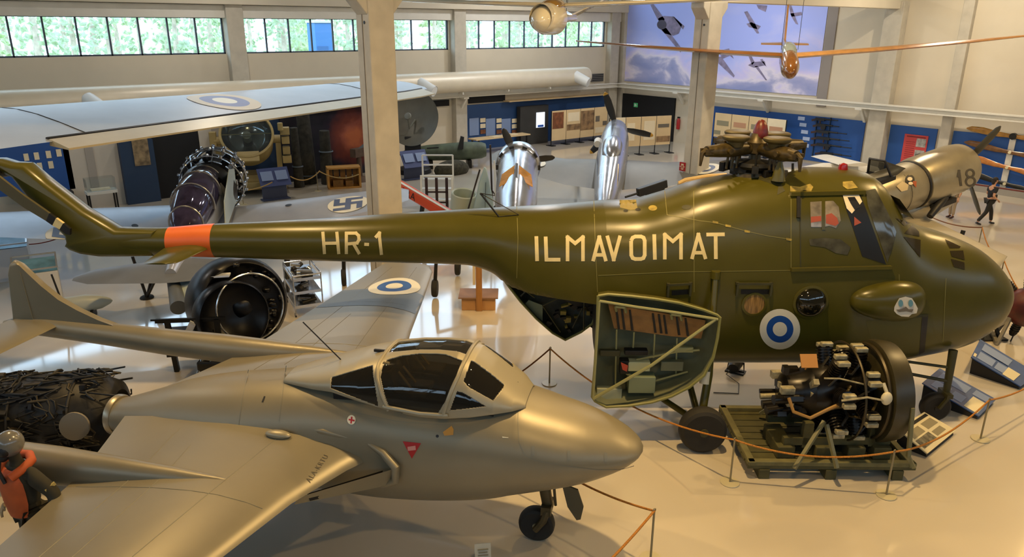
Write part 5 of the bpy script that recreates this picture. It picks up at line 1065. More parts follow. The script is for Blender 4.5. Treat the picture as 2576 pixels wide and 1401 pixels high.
b.loft([[(x, y - .03, z) for x, y, z in q], [(x, y + .03, z) for x, y, z in q]]); b.build('fin', M_wd2, K.o, smooth=0)
b = B(); wing(b, [((.1, -.8, .0), (-.4, -.8, .0), .03), ((.15, 0, .0), (-.6, 0, .0), .05), ((.1, .8, .0), (-.4, .8, .0), .03)]); b.build('tailplane', M_wd2, K.o)
cable(K.o, K.inv, [(3.2, .25, .3), (3.2, -.25, .3)])
# ---------------------------------------------------------------- radial engine on its pallet, ropes, signs
M_pal_w = mat('pallet_olive', '#4d4a2a', .7, var=.25, vs=5, bump=.1)
M_palt = mat('pallet_top', '#6a6642', .7, var=.3, vs=4)
pl = [onz(px, py, .26) for px, py in ((1823, 1016), (1883, 1166), (2308, 1171), (2266, 1097))]
PA = thing('pallet', 'low olive wooden pallet under the engine beside the helicopter', 'pallet', (pl[1] + pl[2]) / 2 * np.array([1, 1, 0]), 0)
po_ = np.array(PA.location)
ux = (pl[2] - pl[1]); WD = np.linalg.norm(ux); ux = ux / WD; uy = np.array([-ux[1], ux[0], 0]); DP_ = 1.75
PA.rotation_euler = (0, 0, math.atan2(ux[1], ux[0])); PF = Frame(po_, math.degrees(math.atan2(ux[1], ux[0])))
for k in range(3): b = B(); b.box((-WD / 2 + .25 + k * (WD - .5) / 2, DP_ / 2, .08), (.16, DP_, .16)); b.build('bearer', M_pal_w, PA, smooth=0, bevel=.01)
for k in range(9): b = B(); b.box((0, .1 + k * (DP_ - .2) / 8, .19), (WD, .17, .05)); b.build('plank', M_pal_w, PA, smooth=0, bevel=.006)
b = B()
for y in (.06, DP_ - .06): b.box((0, y, .25), (WD, .1, .07))
for x in (-WD / 2 + .06, WD / 2 - .06): b.box((x, DP_ / 2, .25), (.1, DP_, .07))
b.build('edge_frame', M_palt, PA, smooth=0, bevel=.01)
for x in (-.62, -.05, .42, .8): b = B(); b.box((x, .55, .32), (.26, .7, .2)); b.build('support_block', M_pal_w, PA, smooth=0, bevel=.015)
M_eng = mat('engine_oily_black', '#1d1812', .32, metal=.35, var=.6, vs=9, col2='#0b0907'); M_rock = mat('rocker_pale', '#a69e80', .45, metal=.3, var=.4, vs=12)
ec_ = PF.loc(onz(2085, 985, 1.1)); RE = thing('radial_engine', 'big black two row radial engine with pale rocker covers on the olive pallet', 'engine', po_ + PF.h * ec_[0] + PF.l * ec_[1] + np.array([0, 0, .42]), PF.deg + 2)
EZ = 1.12 - .42
b = B(); b.lathe([(.18, -.75), (.26, -.7), (.3, -.45), (.4, -.35), (.42, -.1), (.36, .0), (.36, .45), (.3, .55)], (0, 0, EZ), (1, 0, 0), 28); b.build('crankcase', M_eng, RE)
for row, x in enumerate((-.02, .36)):
    for k in range(7):
        a = 2 * PI * (k + .5 * row) / 7 + .2; d = Vector((0, math.cos(a), math.sin(a))); o = Vector((x, 0, EZ)); bb = B(); prof = [(.1, .3)]
        for f in range(7): prof += [(.1, .34 + .045 * f), (.13, .345 + .045 * f), (.13, .365 + .045 * f), (.1, .37 + .045 * f)]
        prof += [(.11, .66), (.06, .68)]; bb.lathe(prof, o, d, 14); cy = bb.build('cylinder', M_eng, RE)
        t = Vector((0, -d.z, d.y)); 
        for q in (-.07, .07): bb = B(); bb.bar(o + d * .69 + t * q + Vector((-.09, 0, 0)), o + d * .69 + t * q + Vector((.09, 0, 0)), .09, .07); bb.build('rocker_cover', M_rock, cy, smooth=0, bevel=.015)
        bb = B(); bb.tube([o + d * .5 + t * .12, o + d * .35 + t * .2 + Vector((-.15, 0, 0)), o + d * .28 + Vector((-.35, 0, 0))], .022, 6); bb.tube([o + d * .62 - t * .12, o + d * .5 - t * .17 + Vector((.1, 0, 0)), o + d * .3 - t * .1 + Vector((.12, 0, 0))], .02, 6); bb.build('push_rod', M_brass if k % 3 == 0 else M_steel, cy)
b = B(); b.lathe([(.3, .52), (.68, .6), (.76, .62), (.77, .72), (.74, .9), (.66, .93), (.62, .86), (.3, .8)], (0, 0, EZ), (1, 0, 0), 44); b.build('mount_ring', mat('mount_olive', '#35301c', .4, var=.2, vs=4), RE, smooth=45)
b = B(); b.torus((.2, 0, EZ), .735, .018, (1, 0, 0), 44, 6); b.torus((.56, 0, EZ), .70, .03, (1, 0, 0), 44, 6); b.build('steel_band', mat('band_dark', '#3b3320', .4, metal=.4), RE)
random.seed(11)
b = B()
for k in range(26):
    a = random.uniform(0, 6.28); r = random.uniform(.1, .42); b.box((random.uniform(-.85, -.3), r * math.cos(a), EZ + r * math.sin(a)), (random.uniform(.08, .25), random.uniform(.06, .18), random.uniform(.06, .18)), rotm('X', random.uniform(0, 90)), mi=random.choice((0, 0, 0, 1)))
for k in range(8): a = random.uniform(0, 6.28); b.cyl((-.95, .3 * math.cos(a), EZ + .3 * math.sin(a)), (-.5, .25 * math.cos(a), EZ + .25 * math.sin(a)), random.uniform(.03, .08), n=10, mi=random.choice((0, 0, 1)))
b.build('accessory_case', [M_eng, M_rock], RE)
b = B(); b.tube([(-.78, -.42, EZ + .1), (-.72, -.5, EZ - .08), (-.5, -.58, EZ - .14), (-.25, -.55, EZ - .02), (-.02, -.5, EZ + .06)], .026, 8); b.build('rubber_hose', mat('hose_tan', '#8d6a30', .5), RE)
b = B(); b.box((-.5, -.28, EZ + .62), (.24, .02, .2), rotm('X', -35)); b.cyl((-.5, -.2, EZ + .45), (-.5, -.28, EZ + .55), .012); b.build('tan_card', mat('card_tan', '#a8763a', .6), RE, smooth=0)
b = B(); b.ell((.5, -.68, EZ + .22), (.08, .06, .1), 14, 8); b.tube([(.5, -.66, EZ + .3), (.46, -.6, EZ + .42)], .025, 6); b.build('white_filter', mat('filter_white', '#c9c1a4', .5), RE)
b = B(); b.tube([(.25, -.5, EZ + .35), (-.1, -.45, EZ + .42), (-.3, -.4, EZ + .4)], .014, 6); b.tube([(-.15, -.7, EZ + .2), (.2, -.72, EZ + .26), (.45, -.7, EZ + .2)], .016, 6); b.build('thin_pipe', M_rock, RE)
for (p, q) in (((-.75, -.85, -.1), (-.25, -.5, .46)), ((-.22, -.52, .42), (-.12, -.82, -.12)), ((.86, -.74, .8), (.9, -.8, .05)), ((.9, -.8, .05), (.98, -.86, -.1)), ((.86, .7, .5), (.95, .75, -.1)), ((-.7, .75, -.1), (-.3, .5, .42))): b = B(); b.bar(p, q, .05, .05); b.build('frame_strut', mat('strut_grey_green', '#6c6a4c', .5), RE, smooth=0)
for y in (-.34, .34): b = B(); b.box((.05, y, .06), (1.6, .1, .12)); b.box((.62, y, .12), (.2, .1, .3)); b.box((-.4, y, .16), (.14, .1, .4)); b.build('cradle_rail', M_pal_w, RE, smooth=0)
# stanchions and ropes
M_post = mat('stanchion_grey', '#8b8164', .45, metal=.2); M_disc = mat('base_disc_pale', '#b9b090', .3)
M_rope = mat('rope_yellow', '#b5772a', .8, var=.35, vs=60, bump=.4, bs=60); M_roped = mat('rope_brown', '#7a4a24', .8, var=.3, vs=60); M_ropep = mat('rope_pale', '#a8884e', .8)
PH = .71
def stan(base, label, first=[None]):
    if first[0] is None:
        t = thing('rope_stanchion', label, 'stanchion', base, 0, 'rope barrier stanchions')
        b = B(); b.lathe([(.135, 0), (.14, .008), (.135, .016), (.02, .018)], n=36); b.build('base_disc', M_disc, t)
        b = B(); b.cyl((0, 0, .0), (0, 0, PH), .014, n=12); b.build('post', M_post, t)
        b = B(); b.torus((0, 0, PH + .01), .022, .008, (0, 1, 0), 14, 6); b.build('rope_eye', M_post, t); first[0] = t; return t
    return dup(first[0], base, 0, label)
def topbase(px, py): p = onz(px, py, PH); return np.array([p[0], p[1], 0])
SP = {}
for k, p, lab in (('s1', onz(1836, 1214), 'rope stanchion at the left front corner of the engine pallet'), ('s2', onz(2229, 1246), 'rope stanchion at the right front corner of the engine pallet'), ('s3', onz(2466, 1105), 'rope stanchion beside the blue and white floor signs'),
                  ('s4', topbase(1646, 1285), 'rope stanchion on bare floor ahead of the jet nose, at the bottom edge'), ('s5', topbase(1384, 877), 'rope stanchion standing behind the jet windscreen near the cargo doors'), ('s6', topbase(2471, 572), 'small far rope stanchion just beyond the grey wing at the right'), ('s7', topbase(2526, 655), 'far rope stanchion at the tip of the grey wing above the helicopter nose')):
    SP[k] = p; stan(p, lab)
def rope(name, label, P, Q, sag, m, r=.014, group=None):
    P, Q = Vector(P), Vector(Q); n = 22; pts = []
    for i in range(n + 1): t = i / n; p = P.lerp(Q, t); p.z -= sag * 4 * t * (1 - t); pts.append(p)
    b = B(); b.tube(pts, r, 8); return tag(b.build(name, m, smooth=60), label, 'rope', group)
def T_(k): return tuple(np.array(SP[k]) + np.array([0, 0, PH]))
rope('barrier_rope', 'yellow barrier rope sagging in front of the engine pallet between two stanchions', T_('s1'), T_('s2'), .17, M_rope)
rope('barrier_rope', 'yellow barrier rope sweeping past the white floor sign', T_('s2'), T_('s3'), .2, M_rope)
rope('barrier_rope', 'yellow barrier rope running out at the right edge beside the blue signs', T_('s3'), onz(2690, 900, PH), .16, M_rope)
rope('barrier_rope', 'yellow barrier rope passing in front of the helicopter main wheel', T_('s1'), T_('s5'), .3, M_rope)
rope('barrier_rope', 'brown barrier rope rising from behind the jet canopy', T_('s5'), onz(1200, 1000, .45), .08, M_roped)
rope('barrier_rope', 'orange brown rope from under the jet nose to the near stanchion', T_('s4'), onz(1330, 1130, PH), .12, M_rope)
rope('barrier_rope', 'thick near rope running down out of the bottom edge', T_('s4'), onz(1330, 1590, PH), .1, M_rope, .016)
rope('barrier_rope', 'thin far rope beyond the grey wing', T_('s6'), onz(2280, 505, PH), .25, M_roped, .018)
rope('barrier_rope', 'far rope hanging between the two stanchions at the right wing', T_('s6'), T_('s7'), .22, M_rope, .016)
rope('barrier_rope', 'orange rope dropping behind the helicopter nose', T_('s7'), onz(2640, 800, .6), .22, M_rope, .014)
rope('barrier_rope', 'dark red rope curving over the floor at the far left', onz(20, 612, .5), onz(215, 560, .8), .25, mat('rope_red', '#6d2a20', .8), .016)
# floor signs
def fsign(name, label, corners, zh, zl, m, parts):   # corners: high-left, high-right, low-right, low-left in pixels
    C = [onz(p[0], p[1], z) for p, z in zip(corners, (zh, zh, zl, zl))]; o = sum(C) / 4 * np.array([1, 1, 0]); t = thing(name, label, 'sign', o, 0)
    C = [c - o for c in C]; b = B(); n = np.cross(C[1] - C[0], C[3] - C[0]); n = n / np.linalg.norm(n); n = n * (1 if n[2] > 0 else -1)
    b.loft([[tuple(c) for c in C], [tuple(c - n * .02) for c in C]]); b.build('panel', m, t, smooth=0)
    b = B(); G_ = [c * np.array([1, 1, 0]) * .94 for c in C]; b.loft([G_, [c * .94 - n * .03 for c in C]]); b.build('stand', M_black, t, smooth=0)
    def at_(u, v): return C[0] * (1 - u) * (1 - v) + C[1] * u * (1 - v) + C[2] * u * v + C[3] * (1 - u) * v
    for nm, (u0, v0, u1, v1), mm in parts:
        b = B(); q = [at_(*k) + n * .003 for k in ((u0, v0), (u1, v0), (u1, v1), (u0, v1))]; b.loft([[tuple(c) for c in q], [tuple(c + n * .002) for c in q]]); b.build(nm, mm, t, smooth=0)
    return t
M_sw = mat('sign_cream', '#d9cda6', .5); M_sb = mat('sign_blue', '#33538c', .5, var=.15, vs=5); M_tx = mat('sign_text', '#8d8468', .6); M_txb = mat('sign_text_pale', '#7f92b8', .6); M_ph = mat('sign_photo', '#6f6a58', .6, var=.7, vs=14)
fsign('floor_sign', 'white floor sign with a black title bar and an engine picture', [(2258, 1078), (2325, 1036), (2405, 1082), (2333, 1141)], .3, .08, M_sw, [('title_bar', (.04, .06, .96, .16), M_black), ('text_block', (.08, .24, .46, .5), M_tx), ('text_block', (.56, .24, .92, .5), M_tx), ('picture', (.05, .55, .5, .86), M_ph), ('text_block', (.56, .6, .86, .8), M_tx)])
fsign('floor_sign', 'blue floor sign behind the nose wheel with a small white picture', [(2320, 963), (2364, 926), (2506, 1004), (2463, 1047)], .34, .08, M_sb, [('text_block', (.1, .12, .42, .4), M_txb), ('text_block', (.55, .1, .9, .6), M_txb), ('text_block', (.1, .46, .42, .66), M_txb), ('picture', (.05, .72, .6, .95), M_sw), ('picture_center', (.2, .78, .42, .9), M_ph), ('text_block', (.66, .68, .92, .94), M_txb)])
fsign('floor_sign', 'farther blue floor sign at the right edge under the helicopter nose', [(2443, 898), (2466, 853), (2610, 940), (2568, 972)], .34, .08, M_sb, [('text_block', (.1, .1, .45, .4), M_txb), ('text_block', (.55, .1, .9, .6), M_txb), ('text_block', (.1, .44, .45, .62), M_txb), ('picture', (.05, .62, .5, .84), M_sw), ('picture_center', (.2, .68, .4, .78), M_ph), ('white_label', (.1, .02, .25, .07), M_sw)])
p = onz(1215, 1418); t = thing('floor_card', 'small white card standing on the floor at the bottom edge', 'sign', p, -30); b = B(); b.box((0, 0, .14), (.2, .012, .28), rotm('X', -14)); b.build('card', mat('card_white', '#cfc6ae', .6), t, smooth=0)
b = B()
for k in range(4): b.box((0, -.015 - .002 * k, .22 - k * .04), (.13 - .02 * (k % 2), .006, .012), rotm('X', -14))
b.build('text_lines', M_tx, t, smooth=0)
# blue cap and spotlight under the helicopter
p = onz(1720, 968); t = thing('blue_bottle_lid', 'small blue object on the floor behind the helicopter leg', 'object', p); b = B(); b.lathe([(.1, 0), (.1, .07), (.08, .09), (.0, .09)], n=20); b.build('lid', mat('lid_blue', '#1c2f9c', .4), t)
p = onz(1850, 935); t = thing('floor_spotlight', 'black floor spotlight with cables below the helicopter belly', 'lamp', p, 20); b = B(); b.lathe([(.1, -.2), (.13, 0), (.12, .06), (.08, .2), (.02, .22)], (0, 0, .2), (1, 0, .3), 18); b.build('lamp_housing', M_black, t)
b = B(); b.tube([(0, .14, .22), (0, .16, .03), (0, -.16, .03), (0, -.14, .22)], .015, 6); b.box((0, 0, .012), (.2, .36, .024)); b.build('bracket', M_iron, t); b = B(); b.tube([(-.1, 0, .15), (-.3, .1, .05), (-.5, -.2, .012), (-.9, -.3, .012), (-1.1, .1, .012)], .008, 6); b.build('cable', M_iron, t)
# dark red radial engine at the right edge
p = onz(2562, 862); t = thing('red_engine', 'dark red and grey radial engine at the right edge behind the helicopter nose', 'engine', p, 20)
b = B(); b.ell((0, 0, .8), (.3, .42, .42), 24, 12); b.build('crankcase', mat('engine_dark_red', '#4e1614', .45, var=.4, vs=6), t)
b = B(); radial(b, (0, 0, .8), (1, -.4, .1), .72, 9, .09); b.build('cylinder_ring', M_steel, t)
b = B()
for k in range(9): a = 2 * PI * k / 9; b.cyl((0, .6 * math.cos(a), .8 + .6 * math.sin(a)), (0, .86 * math.cos(a), .8 + .86 * math.sin(a)), .014, n=6)
b.build('spark_leads', M_iron, t); b = B()
for sx, sy in ((-.4, -.4), (.4, -.4), (.4, .4), (-.4, .4)): b.bar((sx, sy, 0), (sx * .3, sy * .6, .6), .06)
b.bar((-.4, -.4, .05), (.9, -.6, .05), .07); b.bar((-.4, .4, .05), (.9, .6, .05), .07); b.build('stand', mat('stand_grey', '#6f6a5c', .5), t, smooth=0)
p = onz(2495, 830, .2); t = thing('white_propeller_hub', 'small pale spinner part on a low frame under the helicopter nose', 'spinner', (p[0], p[1], 0), -35); b = B(); b.lathe([(.14, 0), (.13, .14), (.08, .27), (.01, .32)], (0, 0, .38), (.5, -.3, .5), 20); b.build('cone', mat('cone_white', '#d8d2bf', .4), t)
b = B(); b.box((0, 0, .02), (.6, .3, .04)); b.bar((-.2, 0, .03), (0, 0, .4), .06); b.bar((.2, 0, .03), (0, 0, .4), .06); b.build('frame', M_steel, t, smooth=0)
# ---------------------------------------------------------------- engines and trolleys on the left
M_glb = mat('gloss_black', '#101014', .34, metal=.2, var=.5, vs=6)
p = onz(590, 870); c = onz(600, 785, .85); t = thing('cowled_engine', 'big glossy black round engine with its cowl ring, standing behind the far jet boom', 'engine', (c[0], c[1], 0), -28)
b = B(); b.lathe([(.8, -.5), (.9, -.45), (.95, -.2), (.95, .1), (.9, .3), (.84, .34), (.8, .3), (.74, .2), (.5, .16), (.02, .14)], (0, .1, 1.0), (.5, -.85, .15), 48); b.build('cowl_ring', M_glb, t, smooth=50)
d_ = Vector((.5, -.85, .15)).normalized(); ctr = Vector((0, .1, 1.0))
random.seed(31); b = B(); u1 = d_.orthogonal().normalized(); u2 = d_.cross(u1)
for k in range(46): an = random.uniform(0, 6.28); r_ = random.uniform(.5, .88); q = ctr + d_ * (.2 + .1 * random.random()) + (u1 * math.cos(an) + u2 * math.sin(an)) * r_; b.ell(tuple(q), (random.uniform(.03, .09), random.uniform(.03, .09), random.uniform(.03, .07)), 8, 5, mi=0)
b.build('ring_fittings', M_glb, t, smooth=60)['kind'] = 'stuff'
b = B(); radial(b, ctr + d_ * .0, d_, .74, 9, .12); b.lathe([(.3, -.4), (.34, .2), (.26, .4), (.1, .5)], ctr, d_, 24); b.build('cylinder_ring', M_glb, t)
b = B(); b.torus(ctr + d_ * .62, .66, .02, d_, 40, 8); b.build('bright_rim', M_chrome, t)
b = B(); b.lathe([(.68, .4), (.7, .5), (.7, .75), (.66, .8), (.62, .7), (.2, .5)], ctr + Vector((-.35, -.1, -.12)), d_, 40); b.build('inner_cowl', M_glb, t, smooth=50)
b = B(); k0 = Vector((-1.35, -.75, 1.05)); b.bar(k0, k0 + Vector((1.25, -.1, 0)), .07); b.bar(k0 + Vector((-.05, -.1, .06)), k0 + Vector((1.25, -.2, .06)), .03); b.bar(k0 + Vector((.2, 0, 0)), k0 + Vector((.25, 0, -1.04)), .09); b.bar(k0 + Vector((1.1, -.1, 0)), k0 + Vector((1.1, -.1, -1.04)), .09); b.box(tuple(k0 + Vector((.55, .15, -.5))), (.9, .3, .5)); b.build('engine_stand', M_iron, t, smooth=0)
b = B(); b.box(tuple(ctr + Vector((-.2, -.35, .72))), (.34, .2, .03)); b.build('white_tag', mat('tag_white', '#dcdfe4', .5), t, smooth=0)
b = B(); b.box(tuple(k0 + Vector((.62, -.12, -.14))), (.12, .2, .26), rotm('Y', 30)); b.build('white_box', mat('tag_white', '#dcdfe4', .5), t, smooth=0)
# black jet engine at the left edge
c = onz(130, 1052, .75); t = thing('jet_engine', 'black jet engine wrapped in dark pipes at the left edge behind the jet boom', 'engine', (c[0], c[1], 0), -33)
M_jb = mat('jet_engine_black', '#15161a', .5, metal=.3, var=.5, vs=7, col2='#2e2c28')
b = B(); b.lathe([(.3, -2.2), (.5, -2.0), (.56, -1.5), (.6, -.8), (.62, -.2), (.66, .3), (.6, .7), (.5, .95), (.36, 1.0), (.34, .9)], (0, 0, .78), (1, 0, 0), 36); je = b.build('engine_casing', M_jb, t, smooth=50)
random.seed(21); b = B()
for k in range(170):
    a = random.uniform(-.6, PI + .6); x = random.uniform(-1.9, .8); r = .6; q = [Vector((x + random.uniform(-.12, .12) * i, (r + .02 + random.uniform(0, .07)) * math.cos(a + .12 * i), .78 + (r + .02 + random.uniform(0, .09)) * math.sin(a + .12 * i))) for i in range(5)]; b.tube(q, random.uniform(.008, .022), 8, mi=random.choice((0, 0, 0, 1)))
for k in range(40): a = random.uniform(-.3, PI + .3); x = random.uniform(-1.6, .7); b.box((x, .64 * math.cos(a), .78 + .64 * math.sin(a)), (random.uniform(.04, .14), random.uniform(.04, .09), random.uniform(.04, .09)), rotm('X', random.uniform(0, 90)), mi=random.choice((0, 0, 1)))
b.build('pipework', [M_jb, mat('pipe_brown', '#3d3626', .5, metal=.3)], t, smooth=65)['kind'] = 'stuff'
for x in (-1.7, -.3, .5): b = B(); b.torus((x, 0, .78), .63, .025, (1, 0, 0), 36, 6); b.build('casing_flange', M_jb, t)
b = B(); b.lathe([(.2, -.02), (.2, .02), (.0, .02)], (.66, -.70, .98), (.0, -1, .2), 26); b.build('oval_cover', mat('cover_grey', '#7d7668', .6), t)
b = B()
for x in (-1.3, .4): b.box((x, 0, .09), (.14, 1.1, .18)); b.bar((x, -.5, .15), (x, -.42, .5), .07); b.bar((x, .5, .15), (x, .42, .5), .07)
b.build('stand', M_iron, t, smooth=0)
# parts trolley with three shelves
p0, p1 = onz(742, 800), onz(818, 788); dv = (p1 - p0); dv /= np.linalg.norm(dv); t = thing('parts_trolley', 'steel three shelf trolley loaded with engine parts under the tail boom', 'trolley', (p0 + p1) / 2, math.degrees(math.atan2(dv[1], dv[0])))
wv, dp = .62, 1.15
for sx in (-wv / 2, wv / 2): b = B(); b.tube([(sx, 0, .06), (sx, 0, .98), (sx, .05, 1.0), (sx, dp - .05, 1.0), (sx, dp, .98), (sx, dp, .06)], .016, 8); b.build('side_frame', M_chrome, t)
for y in (0, dp): b = B(); b.tube([(-wv / 2, y, .98), (wv / 2, y, .98)], .016, 8); b.build('push_handle', M_chrome, t)
random.seed(8)
for z in (.22, .55, .86):
    b = B(); b.box((0, dp / 2, z), (wv, dp, .02)); b.box((0, 0.0, z + .03), (wv, .015, .06)); b.box((-wv / 2, dp / 2, z + .03), (.015, dp, .06)); sh = b.build('shelf', M_alu, t, smooth=0)
    b = B()
    for k in range(7): b.cyl((random.uniform(-.22, .22), .15 + k * .13, z + .06), (random.uniform(-.22, .22), .2 + k * .13, z + .1), random.uniform(.04, .09), n=10, mi=k % 2)
    b.build('engine_parts', [M_iron, M_chrome], sh)
b = B()
for sx in (-wv / 2, wv / 2):
    for y in (.05, dp - .05): b.cyl((sx - .015, y, .05), (sx + .015, y, .05), .05, n=14)
b.build('castors', M_black, t)
# wooden stand
p = onz(1204, 776); t = thing('wooden_post_stand', 'wooden post on a plywood box base under the tail boom', 'stand', p, -39); M_w = mat('pine_wood', '#a5733c', .6, var=.25, vs=4, stretch=(3, 3, .4)); M_wl = mat('plywood_side', '#b98a58', .6, var=.12, vs=3)
b = B(); b.box((0, .15, .15), (.78, .55, .3)); b.build('box_base', M_wl, t, smooth=0, bevel=.01); b = B(); b.box((0, .15, .32), (.92, .66, .03)); b.build('top_board', mat('board_brown', '#8f6f5a', .6), t, smooth=0)
b = B(); b.box((.02, -.14, .68), (.14, .1, 1.36)); b.build('post', M_w, t, smooth=0, bevel=.008); b = B(); b.box((-.09, -.14, 1.0), (.06, .09, .7)); b.build('side_batten', mat('batten_pale', '#d8c4a0', .6), t, smooth=0)
# showcases at the left edge
for k, (px, py, sz, lab) in enumerate(((10, 690, (1.3, 1.0, .95), 'glass topped showcase with a blue lining at the left edge'), (105, 745, (.9, .75, .85), 'smaller glass topped showcase right of the left edge showcase'))):
    p = onz(px, py + 20); t = thing('showcase', lab, 'showcase', p, -8); sx, sy, sz_ = sz
    b = B(); b.box((0, sy / 2, sz_ * .45), (sx, sy, sz_ * .9)); b.build('cabinet', mat('case_white', '#c6c8cc', .4), t, smooth=0, bevel=.01)
    b = B(); b.add([(-sx / 2, 0, sz_ * .92), (sx / 2, 0, sz_ * .92), (sx / 2, sy, sz_ * 1.1), (-sx / 2, sy, sz_ * 1.1)], [(0, 1, 2, 3)]); pn = b.build('display_panel', mat('case_blue', '#7fb4cf', .35, var=.35, vs=3), t, smooth=0)
    b = B(); b.add([(-sx / 2, -.02, sz_ * 1.02), (sx / 2, -.02, sz_ * 1.02), (sx / 2, sy, sz_ * 1.2), (-sx / 2, sy, sz_ * 1.2)], [(0, 1, 2, 3)]); g = b.build('glass_lid', M_pane, t, smooth=0)
    b = B(); q = [(-sx / 2, -.02, sz_ * 1.02), (sx / 2, -.02, sz_ * 1.02), (sx / 2, sy, sz_ * 1.2), (-sx / 2, sy, sz_ * 1.2)]
    for i in range(4): b.bar(q[i], q[(i + 1) % 4], .035)
    b.build('lid_frame', mat('case_frame', '#b9bcc0', .3, metal=.6), g, smooth=0)
p = onz(200, 800); t = thing('drop_tank', 'pale teardrop tank lying behind the jet tail fin', 'tank', p, -20); b = B(); b.lathe([(.01, -.9), (.12, -.6), (.18, -.2), (.2, .2), (.15, .5), (.06, .68), (.01, .72)], (0, 0, .34), (1, 0, 0), 24); b.build('shell', mat('tank_pale', '#b7bcb2', .4), t)
b = B()
for x in (-.35, .3): b.box((x, 0, .1), (.06, .4, .2))
b.build('cradle', M_iron, t, smooth=0); b = B(); b.cyl((-.32, .1, .5), (-.4, .1, 1.05), .02); b.build('black_rod', M_black, t)
# silver ribbed casing and pipes between the jet boom and fuselage
p = onz(540, 962); t = thing('engine_parts_stack', 'silver and black engine parts behind the jet wing root', 'engine part', p, -40); b = B()
for k in range(4): b.tube([(-.3 + .18 * k, 0, .1), (-.2 + .18 * k, .1, .45), (-.05 + .18 * k, .1, .5)], .04, 10)
b.build('pipes', M_chrome, t); b = B(); b.box((.15, .2, .2), (.9, .4, .4)); b.build('case', M_iron, t, smooth=0, bevel=.03)
# ---------------------------------------------------------------- displays along the north wall
M_part = mat('partition_white', '#c4bcae', .7, var=.04, vs=1)
def nwall(name, label, x0, x1, ytop, ybot, Y, m, th=.1, cat='partition', z0=0.0, z1=None):
    a, c = onY(x0, (ytop + ybot) / 2, Y), onY(x1, (ytop + ybot) / 2, Y); zt = z1 if z1 is not None else onY((x0 + x1) / 2, ytop, Y)[2]
    t = thing(name, label, cat, ((a[0] + c[0]) / 2, Y, z0)); b = B(); b.box((0, th / 2, (zt - z0) / 2), (abs(c[0] - a[0]), th, zt - z0)); b.build('panel', m, t, smooth=0); return t, (a[0] + c[0]) / 2
def onp(t, cx, Y, name, x0, y0p, x1, y1p, m, off=.01, th=.02):
    a, c = onY(x0, y0p, Y - off), onY(x1, y1p, Y - off); b = B(); b.box(((a[0] + c[0]) / 2 - cx, -off, (a[2] + c[2]) / 2 - t.location.z), (abs(c[0] - a[0]), th, abs(a[2] - c[2]))); return b.build(name, m, t, smooth=0)
YD = 30.0
t, cx = nwall('partition_wall', 'white partition wall at the far left below the silver wing', 165, 305, 330, 500, YD, M_part, z1=2.7)
p = onp(t, cx, YD, 'greyer_panel', 212, 372, 250, 470, mat('partition_grey', '#a39c92', .7), .02)  # greyer panel on the white partition
t, cx = nwall('blue_exhibit_board', 'blue exhibit board with small white pictures at the far left', -60, 174, 340, 432, YD, M_blue, z0=.75, z1=2.7)
for x, y in ((66, 395), (92, 392), (122, 388), (148, 384), (100, 418), (128, 414)): onp(t, cx, YD, 'picture', x - 8, y - 8, x + 8, y + 9, M_paper, .02)
t, cx = nwall('black_bench', 'low black counter below the blue exhibit board', 110, 185, 455, 505, YD - .5, M_char, .5, 'counter', 0, .75)
t, cx = nwall('dark_niche', 'large black niche wall behind the old engine', 302, 505, 320, 470, YD, M_dark, z1=2.6)
t, cx = nwall('navy_cabinet', 'dark navy cabinet with a lit photograph in the black niche', 306, 392, 340, 476, YD - .35, M_navy, .3, 'cabinet', 0, 2.3)
onp(t, cx, YD - .35, 'photograph', 330, 352, 380, 414, mat('sepia_photo', '#8a7656', .6, var=.6, vs=5), .02)
t, cx = nwall('partition_wall', 'white partition wall left of the big searchlight', 505, 580, 300, 470, YD, M_part, z1=2.9)
onp(t, cx, YD, 'grey_panel', 530, 312, 575, 400, mat('partition_grey', '#a39c92', .7), .02)
p = onz(268, 540); t = thing('glass_display_case', 'white table case with a glass hood against the partition', 'showcase', p, 0); b = B(); b.box((0, .25, .78), (.95, .5, .1)); b.build('case_top', M_white, t, smooth=0)
for sx in (-.42, .42):
    for sy in (.05, .45): b = B(); b.box((sx, sy, .37), (.05, .05, .74)); b.build('leg', M_iron, t, smooth=0)
b = B(); b.box((0, .25, 1.05), (.9, .46, .44)); b.build('glass_hood', M_pane, t, smooth=0); b = B(); b.box((0, .3, .86), (.6, .25, .06)); b.build('model', M_paper, t, smooth=0)
p = onz(285, 558); t = thing('dark_machine', 'dark machine part on the floor below the glass case', 'machine', p, 10); b = B(); b.ell((0, .2, .22), (.4, .2, .2), 16, 8); b.box((0, .2, .06), (.9, .35, .12)); b.build('casing', mat('machine_brown', '#2a1c18', .6, var=.4, vs=6), t)
